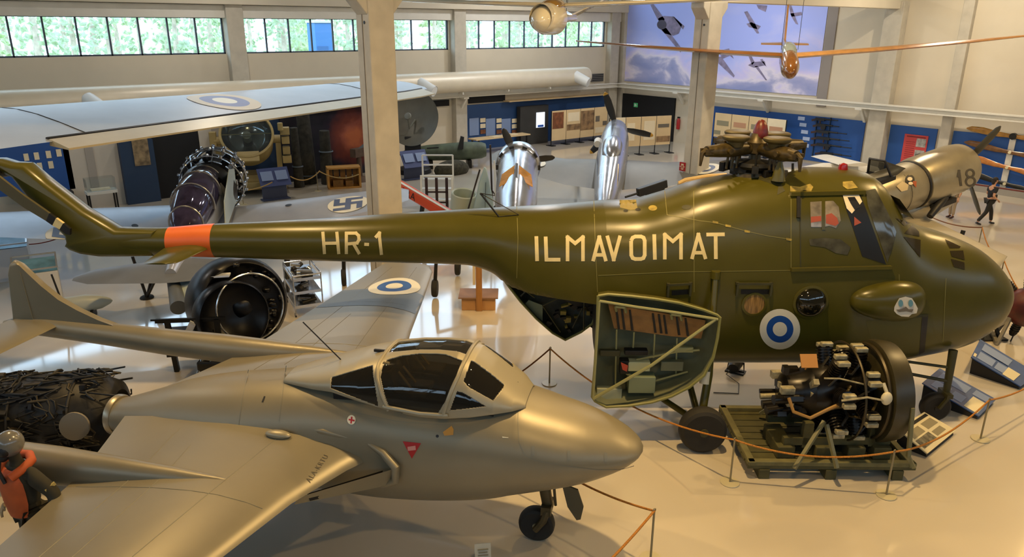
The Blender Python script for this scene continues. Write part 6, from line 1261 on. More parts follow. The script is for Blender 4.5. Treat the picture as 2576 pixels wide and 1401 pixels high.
# war diorama: dark backdrop with a fire glow, tree trunks
a, c = onY(705, 300, YD), onY(930, 300, YD); t = thing('diorama_backdrop', 'dark painted backdrop with a red fire glow left of the concrete pillar', 'backdrop', ((a[0] + c[0]) / 2, YD, 0))
bm_ = bpy.data.materials.new('fire_backdrop'); bm_.use_nodes = True; nt = bm_.node_tree; bs = nt.nodes['Principled BSDF']; bs.inputs['Roughness'].default_value = .8
tc = nt.nodes.new('ShaderNodeTexCoord'); mp = nt.nodes.new('ShaderNodeMapping'); nt.links.new(tc.outputs['Object'], mp.inputs[0]); gc_ = onY(893, 345, YD); mp.inputs['Location'].default_value = (-(gc_[0] - (a[0] + c[0]) / 2) * .62, 0, -gc_[2] * .62); mp.inputs['Scale'].default_value = (.62, .62, .62)
gr = nt.nodes.new('ShaderNodeTexGradient'); gr.gradient_type = 'SPHERICAL'; nt.links.new(mp.outputs[0], gr.inputs[0]); no = nt.nodes.new('ShaderNodeTexNoise'); no.inputs['Scale'].default_value = 3; no.inputs['Detail'].default_value = 6; nt.links.new(tc.outputs['Object'], no.inputs[0])
mx = nt.nodes.new('ShaderNodeMath'); mx.operation = 'MULTIPLY_ADD'; nt.links.new(no.outputs[0], mx.inputs[0]); mx.inputs[1].default_value = .35; nt.links.new(gr.outputs[0], mx.inputs[2])
cr = nt.nodes.new('ShaderNodeValToRGB'); nt.links.new(mx.outputs[0], cr.inputs[0]); e = cr.color_ramp.elements; e[0].position = .15; e[0].color = lin('#0a0b18'); e[1].position = 1.05 if False else 1; e[1].color = lin('#a85a34')
for p_, c_ in ((.32, '#1c1022'), (.5, '#54201a'), (.7, '#6a2c1c'), (.85, '#8a4630')): q = e.new(p_); q.color = lin(c_)
nt.links.new(cr.outputs[0], bs.inputs['Base Color']); nt.links.new(cr.outputs[0], bs.inputs['Emission Color']); bs.inputs['Emission Strength'].default_value = .03
b = B(); b.box((0, .1, 1.5), (c[0] - a[0], .1, 3.0)); b.build('painted_board', bm_, t, smooth=0); b = B(); b.box((.9, -.1, 3.08), (c[0] - a[0] - 1.0, .5, .14)); b.build('top_fascia', M_part, t, smooth=0)
b = B(); x0 = onY(640, 300, YD)[0]; b.box((x0 - (a[0] + c[0]) / 2 + .2, .25, 1.5), (2.4, .1, 3.0)); b.build('dark_side_panel', M_navy, t, smooth=0)
M_bark = mat('dark_bark', '#2f2c22', .9, var=.5, vs=6, bump=.5, bs=12)
for k, (px, py, hh, r, lab) in enumerate(((777, 462, 3.3, .3, 'thickest dark tree trunk of the diorama'), (752, 455, 2.4, .18, 'dark tree trunk just left of the thickest one'), (825, 446, 2.2, .24, 'dark broken tree trunk right of the thickest one'))):
    p = onz(px, py); p = p * (YD - (.6, 1.1, 1.2)[k]) / p[1]; t = thing('tree_trunk', lab, 'tree trunk', (p[0], p[1], 0), k * 40); b = B(); b.tube([(0, 0, 0), (.03, .02, hh * .4), (-.03, .02, hh)], [r * 1.2, r, r * .85], 12); b.build('bark', M_bark, t)
    b = B(); b.torus((0, 0, .35 + .5 * k), r * 1.12, .03, n=16, k=6); b.build('tie_band', mat('band_blue_grey', '#55626e', .6), t)
p = onz(888, 448); t = thing('anti_aircraft_gun', 'grey gun barrel on a mount in front of the fire glow', 'gun', (p[0], YD - 1.4, 0), 200); b = B(); b.cyl((0, 0, 1.3), (-1.3, .2, 2.0), .06, .04); b.cyl((-1.3, .2, 2.0), (-1.5, .23, 2.1), .09, .08); b.build('barrel', mat('gun_grey', '#5d6468', .5, metal=.3), t)
b = B(); b.box((.1, 0, 1.2), (.5, .3, .35)); b.lathe([(.5, 0), (.4, .1), (.12, .2), (.1, 1.1)], n=14); b.build('mount', mat('mount_brown', '#5a4636', .7, var=.3, vs=5), t)
p0, p1 = onz(826, 477), onz(910, 472); t = thing('wooden_crate', 'open wooden crate frame lying on its side by the diorama', 'crate', (p0 + p1) / 2, math.degrees(math.atan2(*(p1 - p0)[1::-1]))); Wc = np.linalg.norm(p1 - p0); Hc = .86
b = B()
for sx in (-Wc / 2 + .04, Wc / 2 - .04): b.box((sx, .3, Hc / 2), (.08, .6, Hc))
b.box((0, .3, Hc - .03), (Wc, .6, .07)); b.box((0, .3, .03), (Wc, .6, .07)); b.build('frame', mat('crate_wood', '#b5843c', .6, var=.2, vs=4), t, smooth=0, bevel=.01)
b = B()
for k in range(5): b.box((-Wc / 2 + .15 + k * (Wc - .3) / 4, .58, Hc / 2), ((Wc - .3) / 5, .03, Hc - .1))
b.build('back_planks', mat('crate_plank', '#8a6128', .7, var=.3, vs=4), t, smooth=0); b = B(); b.box((-.25, .3, .2), (.4, .4, .28)); b.box((.2, .3, .18), (.3, .4, .24)); b.build('inner_boxes', mat('crate_plank', '#8a6128', .7), t, smooth=0)
def tstand(name, label, px, py, w, h, m, deg=-5, leg=.55):
    p = onz(px, py); t = thing(name, label, 'sign', p, deg); b = B(); b.box((0, .1, leg + h * .42), (w, .03, h), rotm('X', -35)); b.build('slanted_panel', m, t, smooth=0); b = B(); b.box((0, .2, leg / 2), (w * .8, .06, leg)); b.box((0, .15, .02), (w * .9, .4, .04)); b.build('stand', mat('stand_blue_grey', '#3b4460', .6), t, smooth=0)
    for sx in (-.25, .25): b = B(); b.box((sx * w * .95, .075, leg + h * .5), (w * .38, .012, h * .5), rotm('X', -35)); b.build('text_block', M_txb, t, smooth=0)
    return t
tstand('info_stand', 'blue grey slanted info stand below the searchlight', 697, 503, 1.15, .75, mat('stand_panel_blue', '#3d4a78', .6))
tstand('info_stand', 'dark blue slanted info stand under the radar dish', 1048, 452, 1.2, .8, mat('stand_panel_blue', '#3d4a78', .6))
# searchlight
lw_ = atd(636, 337, 28.6); t = thing('searchlight', 'huge tan searchlight with a mirrored lens facing the hall', 'searchlight', (lw_[0] - .1, lw_[1] + .35, 0), -22); M_tanp = mat('searchlight_tan', '#9c8650', .55, var=.12, vs=3)
lc = Vector((0, -.35, float(lw_[2]))); ax_ = Vector((0, -.8, .6)).normalized()
b = B(); b.lathe([(.55, -1.15), (.8, -1.05), (.92, -.8), (.95, -.1), (1.0, -.08), (1.0, .06), (.92, .08), (.9, 0)], lc, ax_, 44, cap=(True, False)); b.build('drum', M_tanp, t, smooth=40)
b = B(); b.lathe([(.9, -.02), (.8, -.28), (.55, -.45), (.2, -.52), (.01, -.53)], lc, ax_, 40, cap=(False, True)); b.build('mirror', mat('mirror_dark', '#8f908a', .12, metal=.95, var=.75, vs=1.2), t, smooth=70)
b = B(); u_ = Vector((1, 0, 0)); b.bar(lc - u_ * .93 + ax_ * .02, lc + u_ * .93 + ax_ * .02, .05, .03); b.cyl(lc - ax_ * .4, lc - ax_ * .05, .16, n=18); b.build('lamp_carrier', mat('carrier_olive', '#55502f', .5), t)
b = B(); b.lathe([(.9, .0), (.5, .03), (.01, .04)], lc + ax_ * .03, ax_, 40); b.build('front_glass', M_pane, t)
for sx in (-1, 1):
    b = B(); b.bar((sx * 1.1, .2, .75), (sx * 1.12, .1, 2.1), .14, .2); b.cyl((sx * .9, .1, 2.05), (sx * 1.22, .1, 2.05), .16); b.build('yoke_arm', M_tanp, t, smooth=30)
b = B()
for z, s_ in ((2.35, .36), (2.0, .3), (1.6, .28), (1.25, .34)): b.box((1.4, .1, z), (s_, .4, .28))
b.cyl((1.25, -.15, 2.4), (1.25, -.15, 2.7), .1); b.build('control_boxes', M_tanp, t, smooth=30, bevel=.02)
b = B(); b.box((-1.25, .1, 2.1), (.25, .3, .6)); b.build('side_box', M_tanp, t, smooth=0, bevel=.02)
b = B(); b.box((0, -.9, 1.55), (.8, .12, .42), rotm('X', -35)); b.build('side_box', M_tanp, t, smooth=0, bevel=.02)
b = B(); b.box((0, .2, .62), (2.5, 1.2, .28)); b.box((.2, -.3, .35), (2.2, .5, .3)); b.build('carriage', M_tanp, t, smooth=0, bevel=.03)
for sx in (-1, 1):
    for sy in (-.35, .75): wheel(t, (sx * 1.05, sy, .3), .3, .16, ax=(1, 0, 0))
for k, (q0, q1, sg) in enumerate((((600, 512), (690, 508), .1), ((735, 492), (808, 476), .25), ((808, 478), (905, 486), .2))):
    a_, c_ = onz(*q0), onz(*q1); rope('low_rope', ('pale rope below the searchlight', 'pale rope left of the wooden crate', 'pale rope in front of the wooden crate')[k], a_ + np.array([0, 0, .75 if k else .5]), c_ + np.array([0, 0, .75]), sg, M_ropep, .022)
for k, (px, py) in enumerate(((612, 514), (800, 480))):
    p = onz(px, py); stan(p, ('far rope stanchion below the searchlight', 'far rope stanchion left of the wooden crate')[k])
# radar dish
p = onz(1050, 440); t = thing('radar_dish', 'large dark radar dish antenna beside the concrete pillar', 'antenna', (p[0] + .2, p[1] + .6, 0), -28); dc = Vector((0, 0, 2.4)); ax_ = Vector((-.42, -.86, .3)).normalized(); R = 1.22
prof = [(R * k / 12, -.38 + .38 * (k / 12) ** 2) for k in range(12, -1, -1)]
b = B(); b.lathe(prof + [(max(r, .001), z - .03) for r, z in reversed(prof)], dc, ax_, 48, cap=(False, False)); b.build('reflector', mat('dish_dark', '#6b675a', .45, metal=.2, var=.12, vs=2), t, smooth=60)
b = B(); b.tube([dc - ax_ * .36, dc + ax_ * .1 - Vector((.1, 0, .45)), dc + ax_ * .45 - Vector((0, 0, .1))], [.05, .04, .04], 8); b.lathe([(.02, 0), (.16, .05), (.14, .12), (.03, .14)], dc + ax_ * .42, ax_, 18); b.build('feed_horn', mat('horn_grey', '#77776c', .5), t)
b = B(); b.box((0, .25, 1.2), (.7, .5, .8)); b.lathe([(.8, 0), (.75, .2), (.3, .35), (.25, .9)], n=20); b.build('pedestal', M_black, t, smooth=30, bevel=.02)
b = B(); b.bar((.6, -.2, 1.1), (1.1, -.4, 1.15), .05); b.bar((-.2, -.2, .9), (.5, -.3, .9), .06); b.build('side_arm', M_iron, t, smooth=0)
# dark green fuselage and rocks behind the dish
p = onz(1150, 425); t = thing('green_fuselage', 'dark green aircraft body lying behind the white stairs', 'aircraft part', (p[0], p[1] + .6, 0), -30)
b = B(); b.lathe([(.05, -2.3), (.25, -1.9), (.36, -1), (.4, 0), (.42, .8), (.38, 1.5), (.3, 1.7)], (0, 0, .72), (1, 0, .03), 24); b.build('shell', mat('mottled_green', '#5c6a56', .55, var=.3, vs=2, col2='#3b4638'), t); b = B(); b.prism([(.35, .9), (.6, .9), (.65, 1.45), (.5, 1.5)], .12, lambda u, v, w: (u, w - .5, v)); b.build('black_strap', M_black, t, smooth=0)
b = B()
for x in (-.9, .9): b.box((x, 0, .18), (.2, .8, .36))
b.build('cradle', M_iron, t, smooth=0)
p = onz(1110, 432); t = thing('camouflage_net', 'dark mossy net heap beside the radar dish', 'net', (p[0] + .1, p[1] - .7, 0)); b = B(); b.ell((0, 0, .2), (.9, .5, .42), 18, 8); b.build('heap', mat('net_moss', '#3d3a2a', .9, var=.5, vs=8, bump=.6, bs=14), t)
# white steps, ring, pale blue rudder, orange boom, black frame
p = onz(1108, 530); t = thing('white_steps', 'white painted access steps with dark glazed sides behind the tail boom', 'steps', (p[0], p[1] + .2, 0), -38); M_ws = mat('steps_white', '#d5d8d6', .5)
for sx in (-.55, .55):
    for y in (0, .7): b = B(); b.bar((sx, y, 0), (sx, y, 1.25 + .6 * (y > 0)), .06); b.build('post', M_ws, t, smooth=0)
for y, z in ((.7, 1.85), (.7, 1.5), (0, 1.22), (.7, 1.1)): b = B(); b.bar((-.55, y, z), (.55, y, z), .05); b.build('rail', M_ws, t, smooth=0)
for z, y in ((.35, .1), (.7, .35), (1.0, .6)): b = B(); b.box((0, y, z), (1.1, .3, .04)); b.build('tread', M_ws, t, smooth=0)
b = B()
for x in (-.36, 0, .36): b.box((x, -.06, .62), (.1, .02, 1.1))
for z in (.28, .66): b.box((0, -.06, z), (.8, .02, .06))
b.build('dark_bars', mat('bar_maroon', '#2a1416', .5), t, smooth=0)
p = onz(1162, 556); t = thing('engine_ring', 'pale grey green ring casing standing next to the white steps', 'engine part', (p[0], p[1], 0), -40); b = B(); b.lathe([(.42, 0), (.44, 1.0), (.41, 1.03), (.37, 1.0), (.37, .05)], (0, 0, .02), (.12, -.2, 1), 36); b.build('ring_shell', mat('ring_grey_green', '#a9b3a4', .45), t, smooth=40)
p = onz(1212, 572); t = thing('rudder', 'tall pale blue rudder standing behind the tail boom', 'rudder', (p[0], p[1], 0), -38); b = B(); b.prism([(-.55, 0), (.55, 0), (.5, .9), (.22, 1.95), (.12, 2.0), (-.1, 1.5)], .1, lambda u, v, w: (u * .75, w, v)); b.build('skin', mat('rudder_blue', '#a9c3c6', .45, var=.06, vs=2), t, smooth=0, bevel=.03)
b = B(); b.bar((.1, -.012, .1), (.14, -.012, 1.5), .012); b.build('hinge_line', M_steel, t, smooth=0); b = B(); b.bar((-.62, .08, 0), (-.05, .1, 1.9), .1, .05); b.build('dark_edge', mat('edge_brown', '#2b2320', .6), t, smooth=0)
p = onz(1240, 560); t = thing('upright_frame', 'thin black and white upright frame beside the pale blue rudder', 'frame', (p[0], p[1], 0), -38)
b = B(); b.bar((0, 0, 0), (-.08, .1, 2.6), .06); b.bar((.25, 0, 0), (.12, .1, 2.0), .04); b.bar((-.02, 0, 1.1), (.6, .05, .1), .04); b.build('uprights', mat('frame_brown', '#2a201c', .5), t, smooth=0); b = B(); b.bar((.1, -.03, .6), (.05, 0, 2.1), .05); b.build('white_upright', M_ws, t, smooth=0)
q0, q1 = onz(1022, 478, 1.35), onz(1110, 530, .95); t = PT('orange_boom', 'orange red aircraft boom with dark letters right of the pillar', 'aircraft part', q1, q0); L = t.L
b = B(); b.bar((-.6, 0, 0), (L + .8, 0, 0), .24, .34); ob = b.build('beam', mat('boom_orange', '#d9501f', .4), t.o, smooth=0, bevel=.05)
b = B(); b.bar((-.6, .06, .175), (L + .8, .06, .175), .1, .015); b.build('white_top', M_ws, ob, smooth=0)
tv, tf = textmesh('ARA', .34, 1.1); b = B(); x_ = max(v[0] for v in tv); b.add([(L + .1 - v[0] * 1.0, .13, -.12 + v[1]) for v in tv], tf); b.build('lettering', M_black, ob, smooth=0, recalc=False)
b = B(); b.add([(L + .1 - x_ + v[0] - 1.0 * 0, -.13, -.12 + v[1]) for v in tv], tf)
m2 = b.build('lettering', M_black, ob, smooth=0, recalc=False)
b = B(); b.bar((L * .5, 0, -.1), (L * .5, 0, -1.2), .1); b.build('support_post', M_iron, t.o, smooth=0)
# machine gun on a stand, box with a yellow top
p = onz(1640, 560); q = onz(1640, 478, 1.35); t = thing('machine_gun', 'black machine gun on a low mount behind the helicopter engine fairing', 'gun', (q[0], q[1], 0), -20)
b = B(); b.bar((-.5, 0, 1.3), (.55, .1, 1.52), .2, .26); b.cyl((-.95, 0, 1.18), (-.4, 0, 1.3), .035); b.bar((-.2, 0, 1.18), (.5, .1, 1.3), .1, .16); b.build('gun_body', M_black, t, smooth=30, bevel=.02); b = B(); b.lathe([(.35, 0), (.3, .06), (.06, .1), (.06, 1.25)], n=14); b.build('mount', M_iron, t)
q = onz(1765, 452, 2.6); t = thing('wheel_fairing', 'beige rounded fairing with a pale yellow top behind the helicopter', 'fairing', (q[0], q[1], 0), -38); b = B(); b.prism([(-.5, .3), (.7, .3), (.7, 2.66), (.22, 2.63), (-.35, 2.53), (-.5, 2.44)], .5, lambda u, v, w: (u, w, v)); b.build('body', mat('fairing_beige', '#a8916a', .5), t, smooth=0, bevel=.04); b = B(); b.tube([(-.52, .25, 2.46), (-.35, .25, 2.55), (.22, .25, 2.65), (.7, .25, 2.68)], .05, 8); b.build('top_edge', mat('fairing_top', '#d8b879', .5), t); b = B(); b.box((.1, -.01, 2.1), (.06, .03, .8)); b.build('dark_strap', M_iron, t, smooth=0)
b = B()
for x in (-.6, .85): b.box((x, .25, .15), (.1, .5, .3))
b.build('feet', M_iron, t, smooth=0)
# ---------------------------------------------------------------- north east displays
b = B(); q0, q1 = onY(1174, 330, YN - .06), onY(1526, 330, YN - .06); b.box(((q0[0] + q1[0]) / 2, YN - .04, 1.18), (q1[0] - q0[0], .08, 2.36)); tag(b.build('navy_wall_board', mat('navy_board', '#1c4273', .6, var=.1, vs=.8), smooth=0), 'dark blue wall board under the duct end', 'board')
q0, q1 = onY(1279, 240, YN - .5), onY(1526, 235, YN - .5); b = B(); b.box(((q0[0] + q1[0]) / 2, YN - .3, 2.44), (q1[0] - q0[0], .56, .05)); tag(b.build('shelf_top', M_beige, smooth=0), 'long beige shelf on top of the dark blue wall board', 'shelf')
b = B(); q0, q1 = onY(1178, 250, YN - .03), onY(1270, 250, YN - .03); b.box(((q0[0] + q1[0]) / 2, YN - .03, 2.6), (q1[0] - q0[0], .06, .34)); tag(b.build('vent_opening', M_dark, smooth=0), 'dark opening above the left end of the dark blue board', 'vent')
b = B(); q0, q1 = onY(1108, 256, YN - .03), onY(1130, 256, YN - .03); b.box(((q0[0] + q1[0]) / 2 - .3, YN - .03, 2.55), (1.1, .06, .3)); tag(b.build('vent_opening', M_dark, smooth=0), 'dark opening right of the radar dish', 'vent')
b = B(); q0 = onY(1502, 195, YN - .03); b.box((q0[0], YN - .04, q0[2]), (1.0, .08, .45)); v_ = b.build('wall_vent', mat('vent_grey', '#6d6a66', .6), smooth=0); tag(v_, 'grey wall vent at the end of the air duct', 'vent'); b = B()
for k in range(4): b.box((q0[0], YN - .085, q0[2] - .15 + k * .1), (.9, .02, .04))
b.build('slats', M_dark, v_, smooth=0)
nav = YN - .1
for k, (x, lab) in enumerate(((1195, 'left of the three small exhibit panels on the dark blue board'), (1236, 'middle of the three small exhibit panels on the dark blue board'), (1275, 'right of the three small exhibit panels on the dark blue board'))):
    a, c = onY(x - 12, 310, nav), onY(x + 22, 338, nav); t = thing('exhibit_panel', lab, 'panel', ((a[0] + c[0]) / 2, nav, c[2])); b = B(); b.box((-.2, 0, .45), (.62, .03, .9)); b.build('text_sheet', mat('pale_blue_sheet', '#7f93b8', .6), t, smooth=0)
    for z in (.15, .45, .75): b = B(); b.box((.38, 0, z), (.34, .03, .22)); b.build('small_print', M_paper if z != .15 else M_brownp, t, smooth=0)
p = onz(1255, 380); t = thing('white_table', 'white table with papers in front of the dark blue board', 'table', (onY(1255, 375, YN - 1.2)[0], YN - 1.3, 0)); b = B(); b.box((0, 0, .78), (3.6, .7, .06)); b.build('table_top', M_beige, t, smooth=0)
for sx in (-1.6, 1.6):
    for sy in (-.28, .28): b = B(); b.box((sx, sy, .375), (.07, .07, .75)); b.build('leg', M_iron, t, smooth=0)
b = B(); b.box((-.3, 0, .82), (.7, .45, .02), rotm('Z', 8)); b.box((.9, .05, .83), (.5, .3, .05)); b.build('papers', M_paper, t, smooth=0)
a, c = onY(1310, 330, YN - .5), onY(1380, 330, YN - .5); t = thing('dark_kiosk', 'tall charcoal kiosk wall with a lit screen', 'kiosk', ((a[0] + c[0]) / 2, YN - .45, 0)); b = B(); b.box((0, .15, 1.05), (c[0] - a[0], .3, 2.1)); b.build('kiosk_wall', M_char, t, smooth=0)
s0, s1 = onY(1354, 284, YN - .62), onY(1374, 320, YN - .62); b = B(); b.box(((s0[0] + s1[0]) / 2 - t.location.x, -.02, (s0[2] + s1[2]) / 2), (s1[0] - s0[0], .04, s0[2] - s1[2])); sc = b.build('screen', mat('screen_lit', '#e8f0fb', .3, emit='#e4eefc', es=.9), t, smooth=0); b = B(); w_ = s1[0] - s0[0]
b.box(((s0[0] + s1[0]) / 2 - t.location.x, -.045, (s0[2] + s1[2]) / 2 - .33), (w_ * .7, .01, .12)); b.build('screen_button', mat('screen_blue', '#3d6fd8', .4), sc, smooth=0)
def panels(name, label, pts, cols, feet, th=.05, prints=()):
    (x0, yt0, yb0), (x1, yt1, yb1) = pts; A0, A1 = onz(x0, yb0 + feet, 0), onz(x1, yb1 + feet, 0); d = A1 - A0; L = np.linalg.norm(d); d /= L; dep0, dep1 = (RC @ (A0 - OC))[2], (RC @ (A1 - OC))[2]
    t = thing(name, label, 'display panel', (A0 + A1) / 2, math.degrees(math.atan2(d[1], d[0]))); zb = .45; zt = 1.85
    fr = Frame((A0 + A1) / 2, math.degrees(math.atan2(d[1], d[0]))); zt = fr.lat((x0 + x1) / 2, (yt0 + yt1) / 2, 0)[2]; zb = fr.lat((x0 + x1) / 2, (yb0 + yb1) / 2, 0)[2]; n = len(cols)
    for k, m in enumerate(cols):
        xm = -L / 2 + L * (k + .5) / n; b = B(); b.box((xm, 0, (zt + zb) / 2), (L / n - .03, th, zt - zb)); q = b.build('panel', m, t, smooth=0)
        for (kk, u0, v0, u1, v1, mm) in prints:
            if kk == k: b = B(); w = L / n; b.box((xm + (u0 + u1 - 1) / 2 * w, -th / 2 - .006, zb + (v0 + v1) / 2 * (zt - zb)), ((u1 - u0) * w, .012, (v1 - v0) * (zt - zb))); b.build('print', mm, q, smooth=0)
    for k in range(n + 1): xm = -L / 2 + L * k / n; b = B(); b.box((xm, 0, zt / 2), (.035, .04, zt)); b.box((xm, 0, .015), (.3, .5, .03)); b.build('stand', M_iron, t, smooth=0)
    return t
M_sep = mat('sepia_print', '#a5835a', .6, var=.7, vs=3, col2='#5b4632')
panels('display_panels', 'row of four beige display panels with a brown arrow at the dark blue wall', ((1386, 280, 355), (1525, 268, 338)), [M_beige] * 4, 12, prints=[(0, .05, .4, .8, .95, M_brownp), (1, .05, .3, .98, .5, M_sep), (1, .1, .6, .9, .9, M_paper), (2, .02, .25, .98, .92, M_sep), (3, .1, .1, .9, .3, M_paper), (3, .65, .35, .95, .5, M_ink), (3, .1, .5, .4, .7, M_ink)])
panels('display_panels', 'free standing beige display panels behind the silver propeller fighter', ((1530, 301, 372), (1683, 287, 362)), [M_paper, M_beige, M_beige, M_beige], 22, prints=[(3, .12, .6, .85, .72, M_ink), (3, .05, .1, .95, .3, M_sep), (2, .2, .2, .9, .85, M_paper), (1, .1, .2, .6, .8, M_paper)])
a, c = onX(1796, 330, XE - .9), onX(1976, 330, XE - .9); 
t = thing('display_panels', 'pale display panels on the blue wall behind the rotor head', 'display panel', (XE - .9, (a[1] + c[1]) / 2, 0), -90); L = abs(a[1] - c[1]); zt, zb = 2.0, .75
for k in range(4):
    xm = -L / 2 + L * (k + .5) / 4; b = B(); b.box((xm, 0, (zt + zb) / 2), (L / 4 - .03, .05, zt - zb)); q = b.build('panel', M_paper if k == 3 else M_beige, t, smooth=0)
    b = B(); b.box((xm, -.03, 1.5), (L / 4 * .7, .012, .25)); b.box((xm - .3, -.03, 1.0), (L / 10, .012, .2)); b.build('print', mat('print_salmon', '#b98a68', .6) if k % 2 else M_tx, q, smooth=0)
for k in range(5): xm = -L / 2 + L * k / 4; b = B(); b.box((xm, 0, zt / 2), (.04, .04, zt)); b.box((xm, 0, .015), (.3, .5, .03)); b.build('stand', M_iron, t, smooth=0)
# fire point: extinguishers and signs
q = onX(1702, 300, XE - .3); t = thing('fire_extinguisher', 'red fire extinguisher on the wall beside the pillar', 'fire extinguisher', (XE - .1, onX(1702, 330, XE - .2)[1], .75)); b = B(); b.lathe([(.09, 0), (.1, .03), (.1, .5), (.06, .58), (.03, .62)], n=18); b.build('cylinder', M_red, t); b = B(); b.box((0, 0, .66), (.06, .16, .08)); b.tube([(0, .05, .64), (-.06, .14, .5), (-.05, .13, .2)], .012, 6); b.build('valve', M_black, t)
t = thing('fire_sign', 'red and white fire sign on the pillar in front of the mural', 'sign', (PIL2 - .345, 16.0, 2.1)); q = onX(1717, 419, PIL2 - .34); t.location = (PIL2 - .345, q[1], q[2] - .15); b = B(); b.box((0, 0, .15), (.015, .26, .3)); b.build('plate', M_red, t, smooth=0); b = B(); b.box((-.011, 0, .15), (.008, .1, .2)); b.box((-.011, 0, .15), (.008, .22, .02)); b.build('symbol', M_sw, t, smooth=0); b = B(); b.cyl((-.012, .0, .08), (-.012, 0, .2), .02, n=8); b.build('symbol_center', M_red, t)
# machine guns on the blue wall
gx = XE - .16
for k, (px, py, L) in enumerate(((2075, 301, 1.1), (2078, 316, 1.1), (2085, 333, 1.5), (2088, 350, 1.6), (2090, 367, 1.7), (2095, 388, 1.5))):
    q = onX(px, py, gx); lab = ('topmost', 'second', 'third', 'fourth', 'fifth', 'lowest')[k] + ' black machine gun from the top on the blue wall'
    t = thing('wall_machine_gun', lab, 'machine gun', (gx, q[1], q[2]), -90, 'machine guns on the blue wall')
    b = B(); b.bar((-L * .42, 0, 0), (L * .0, 0, 0), .09, .13); b.cyl((0, 0, .02), (L * .6, 0, .02), .022, n=10); b.cyl((0, 0, .02), (L * .3, 0, .02), .04, n=10); b.build('barrel', M_black, t, smooth=30)
    b = B(); b.bar((-L * .4, 0, -.02), (-L * .6, 0, -.09), .05, .1); b.box((-L * .2, 0, -.12), (.06, .04, .16)); b.build('stock', mat('gun_stock', '#3a241a', .6), t, smooth=0)
    if k in (1, 4): b = B(); b.cyl((-L * .1, -.03, -.12), (-L * .1, .03, -.12), .1, n=18); b.build('drum_magazine', M_black, t)
for k, (px, py) in enumerate(((2016, 298), (2020, 314), (2024, 332), (2028, 349), (2026, 366))):
    q = onX(px, py, XE - .075); b = B(); b.box((XE - .072, q[1], q[2]), (.02, .36, .17)); tag(b.build('label_card', mat('card_lilac', '#aebfe0', .5), smooth=0), 'pale label card for the ' + ('topmost', 'second', 'third', 'fourth', 'fifth')[k] + ' wall machine gun', 'card', 'label cards on the blue wall')
for k, (px, lab) in enumerate(((2056, 'left thin bar the machine guns hang from'), (2090, 'right thin bar the machine guns hang from'))):
    q0, q1 = onX(px, 296, XE - .1), onX(px - 4, 395, XE - .1); b = B(); b.box((XE - .095, q0[1], (q0[2] + q1[2]) / 2), (.06, .04, abs(q0[2] - q1[2]))); tag(b.build('hanging_bar', M_navy, smooth=0), lab, 'rail')
# wooden propellers on the wall
q0, q1 = onX(2548, 352, XE - .1), onX(2515, 530, XE - .1)
ps = XE - .1; yb_ = q0[1]; b = B(); b.box((ps + .01, yb_, 1.05), (.05, .22, 2.1)); tag(b.build('white_batten', M_white, smooth=0), 'white upright batten the wooden propellers hang on', 'batten')
M_pw = [mat('prop_wood_gold', '#a87a30', .22, var=.3, vs=5, coat=.5), mat('prop_wood_brown', '#6e4a24', .2, var=.3, vs=5, coat=.5), mat('prop_wood_orange', '#c07a38', .22, var=.2, vs=5, coat=.5), mat('prop_dark', '#2b2a24', .35), mat('prop_wood_red', '#6e2a18', .2, var=.3, vs=5, coat=.5)]
for k, (px, py, L, tilt, m, lab) in enumerate(((2549, 343, 1.75, 3, 0, 'topmost golden wooden propeller on the wall'), (2541, 383, 1.75, 5, 1, 'dark brown wooden propeller second from the top on the wall'), (2534, 421, 1.55, 7, 2, 'bright orange wooden propeller on the wall'), (2528, 462, 1.8, 8, 3, 'black propeller with grey tips on the wall'), (2517, 495, 1.5, 7, 4, 'lowest dark red wooden propeller on the wall'))):
    q = onX(px, py, ps - .12); t = thing('wooden_propeller', lab, 'propeller', (ps - .12, q[1], q[2]), -90, 'propellers on the wall'); t.rotation_euler = (0, math.radians(tilt), -PI / 2)
    b = B(); rr = []
    for x, w, o in ((-1, .05, .05), (-.9, .2, .06), (-.65, .27, .05), (-.3, .2, .0), (-.1, .15, 0), (0, .17, 0), (.1, .15, 0), (.3, .2, 0), (.65, .27, -.05), (.9, .2, -.06), (1, .05, -.05)): rr.append([(x * L, .045 * math.cos(2 * PI * j / 12) * (1 if abs(x) < .2 else .6), o + w / 2 * math.sin(2 * PI * j / 12)) for j in range(12)])
    b.loft(rr); b.build('blades', M_pw[m], t); b = B(); b.cyl((0, -.075, 0), (0, .09, 0), .13 if k == 0 else .06, n=18); b.build('hub', M_steel if k == 0 else M_sw, t)
b = B(); q = onz(2540, 545); t = thing('low_grey_ledge', 'low grey ledge along the foot of the blue propeller wall', 'ledge', (XE - .8, 10.2, 0)); b = B(); b.box((0, 0, .12), (.5, 5.4, .24)); b.build('ledge', mat('ledge_grey', '#8f8b84', .7), t, smooth=0); b = B(); b.box((-.2, 0, .27), (.04, 5.4, .05)); b.build('red_edge', mat('edge_red', '#6d3028', .6), t, smooth=0)
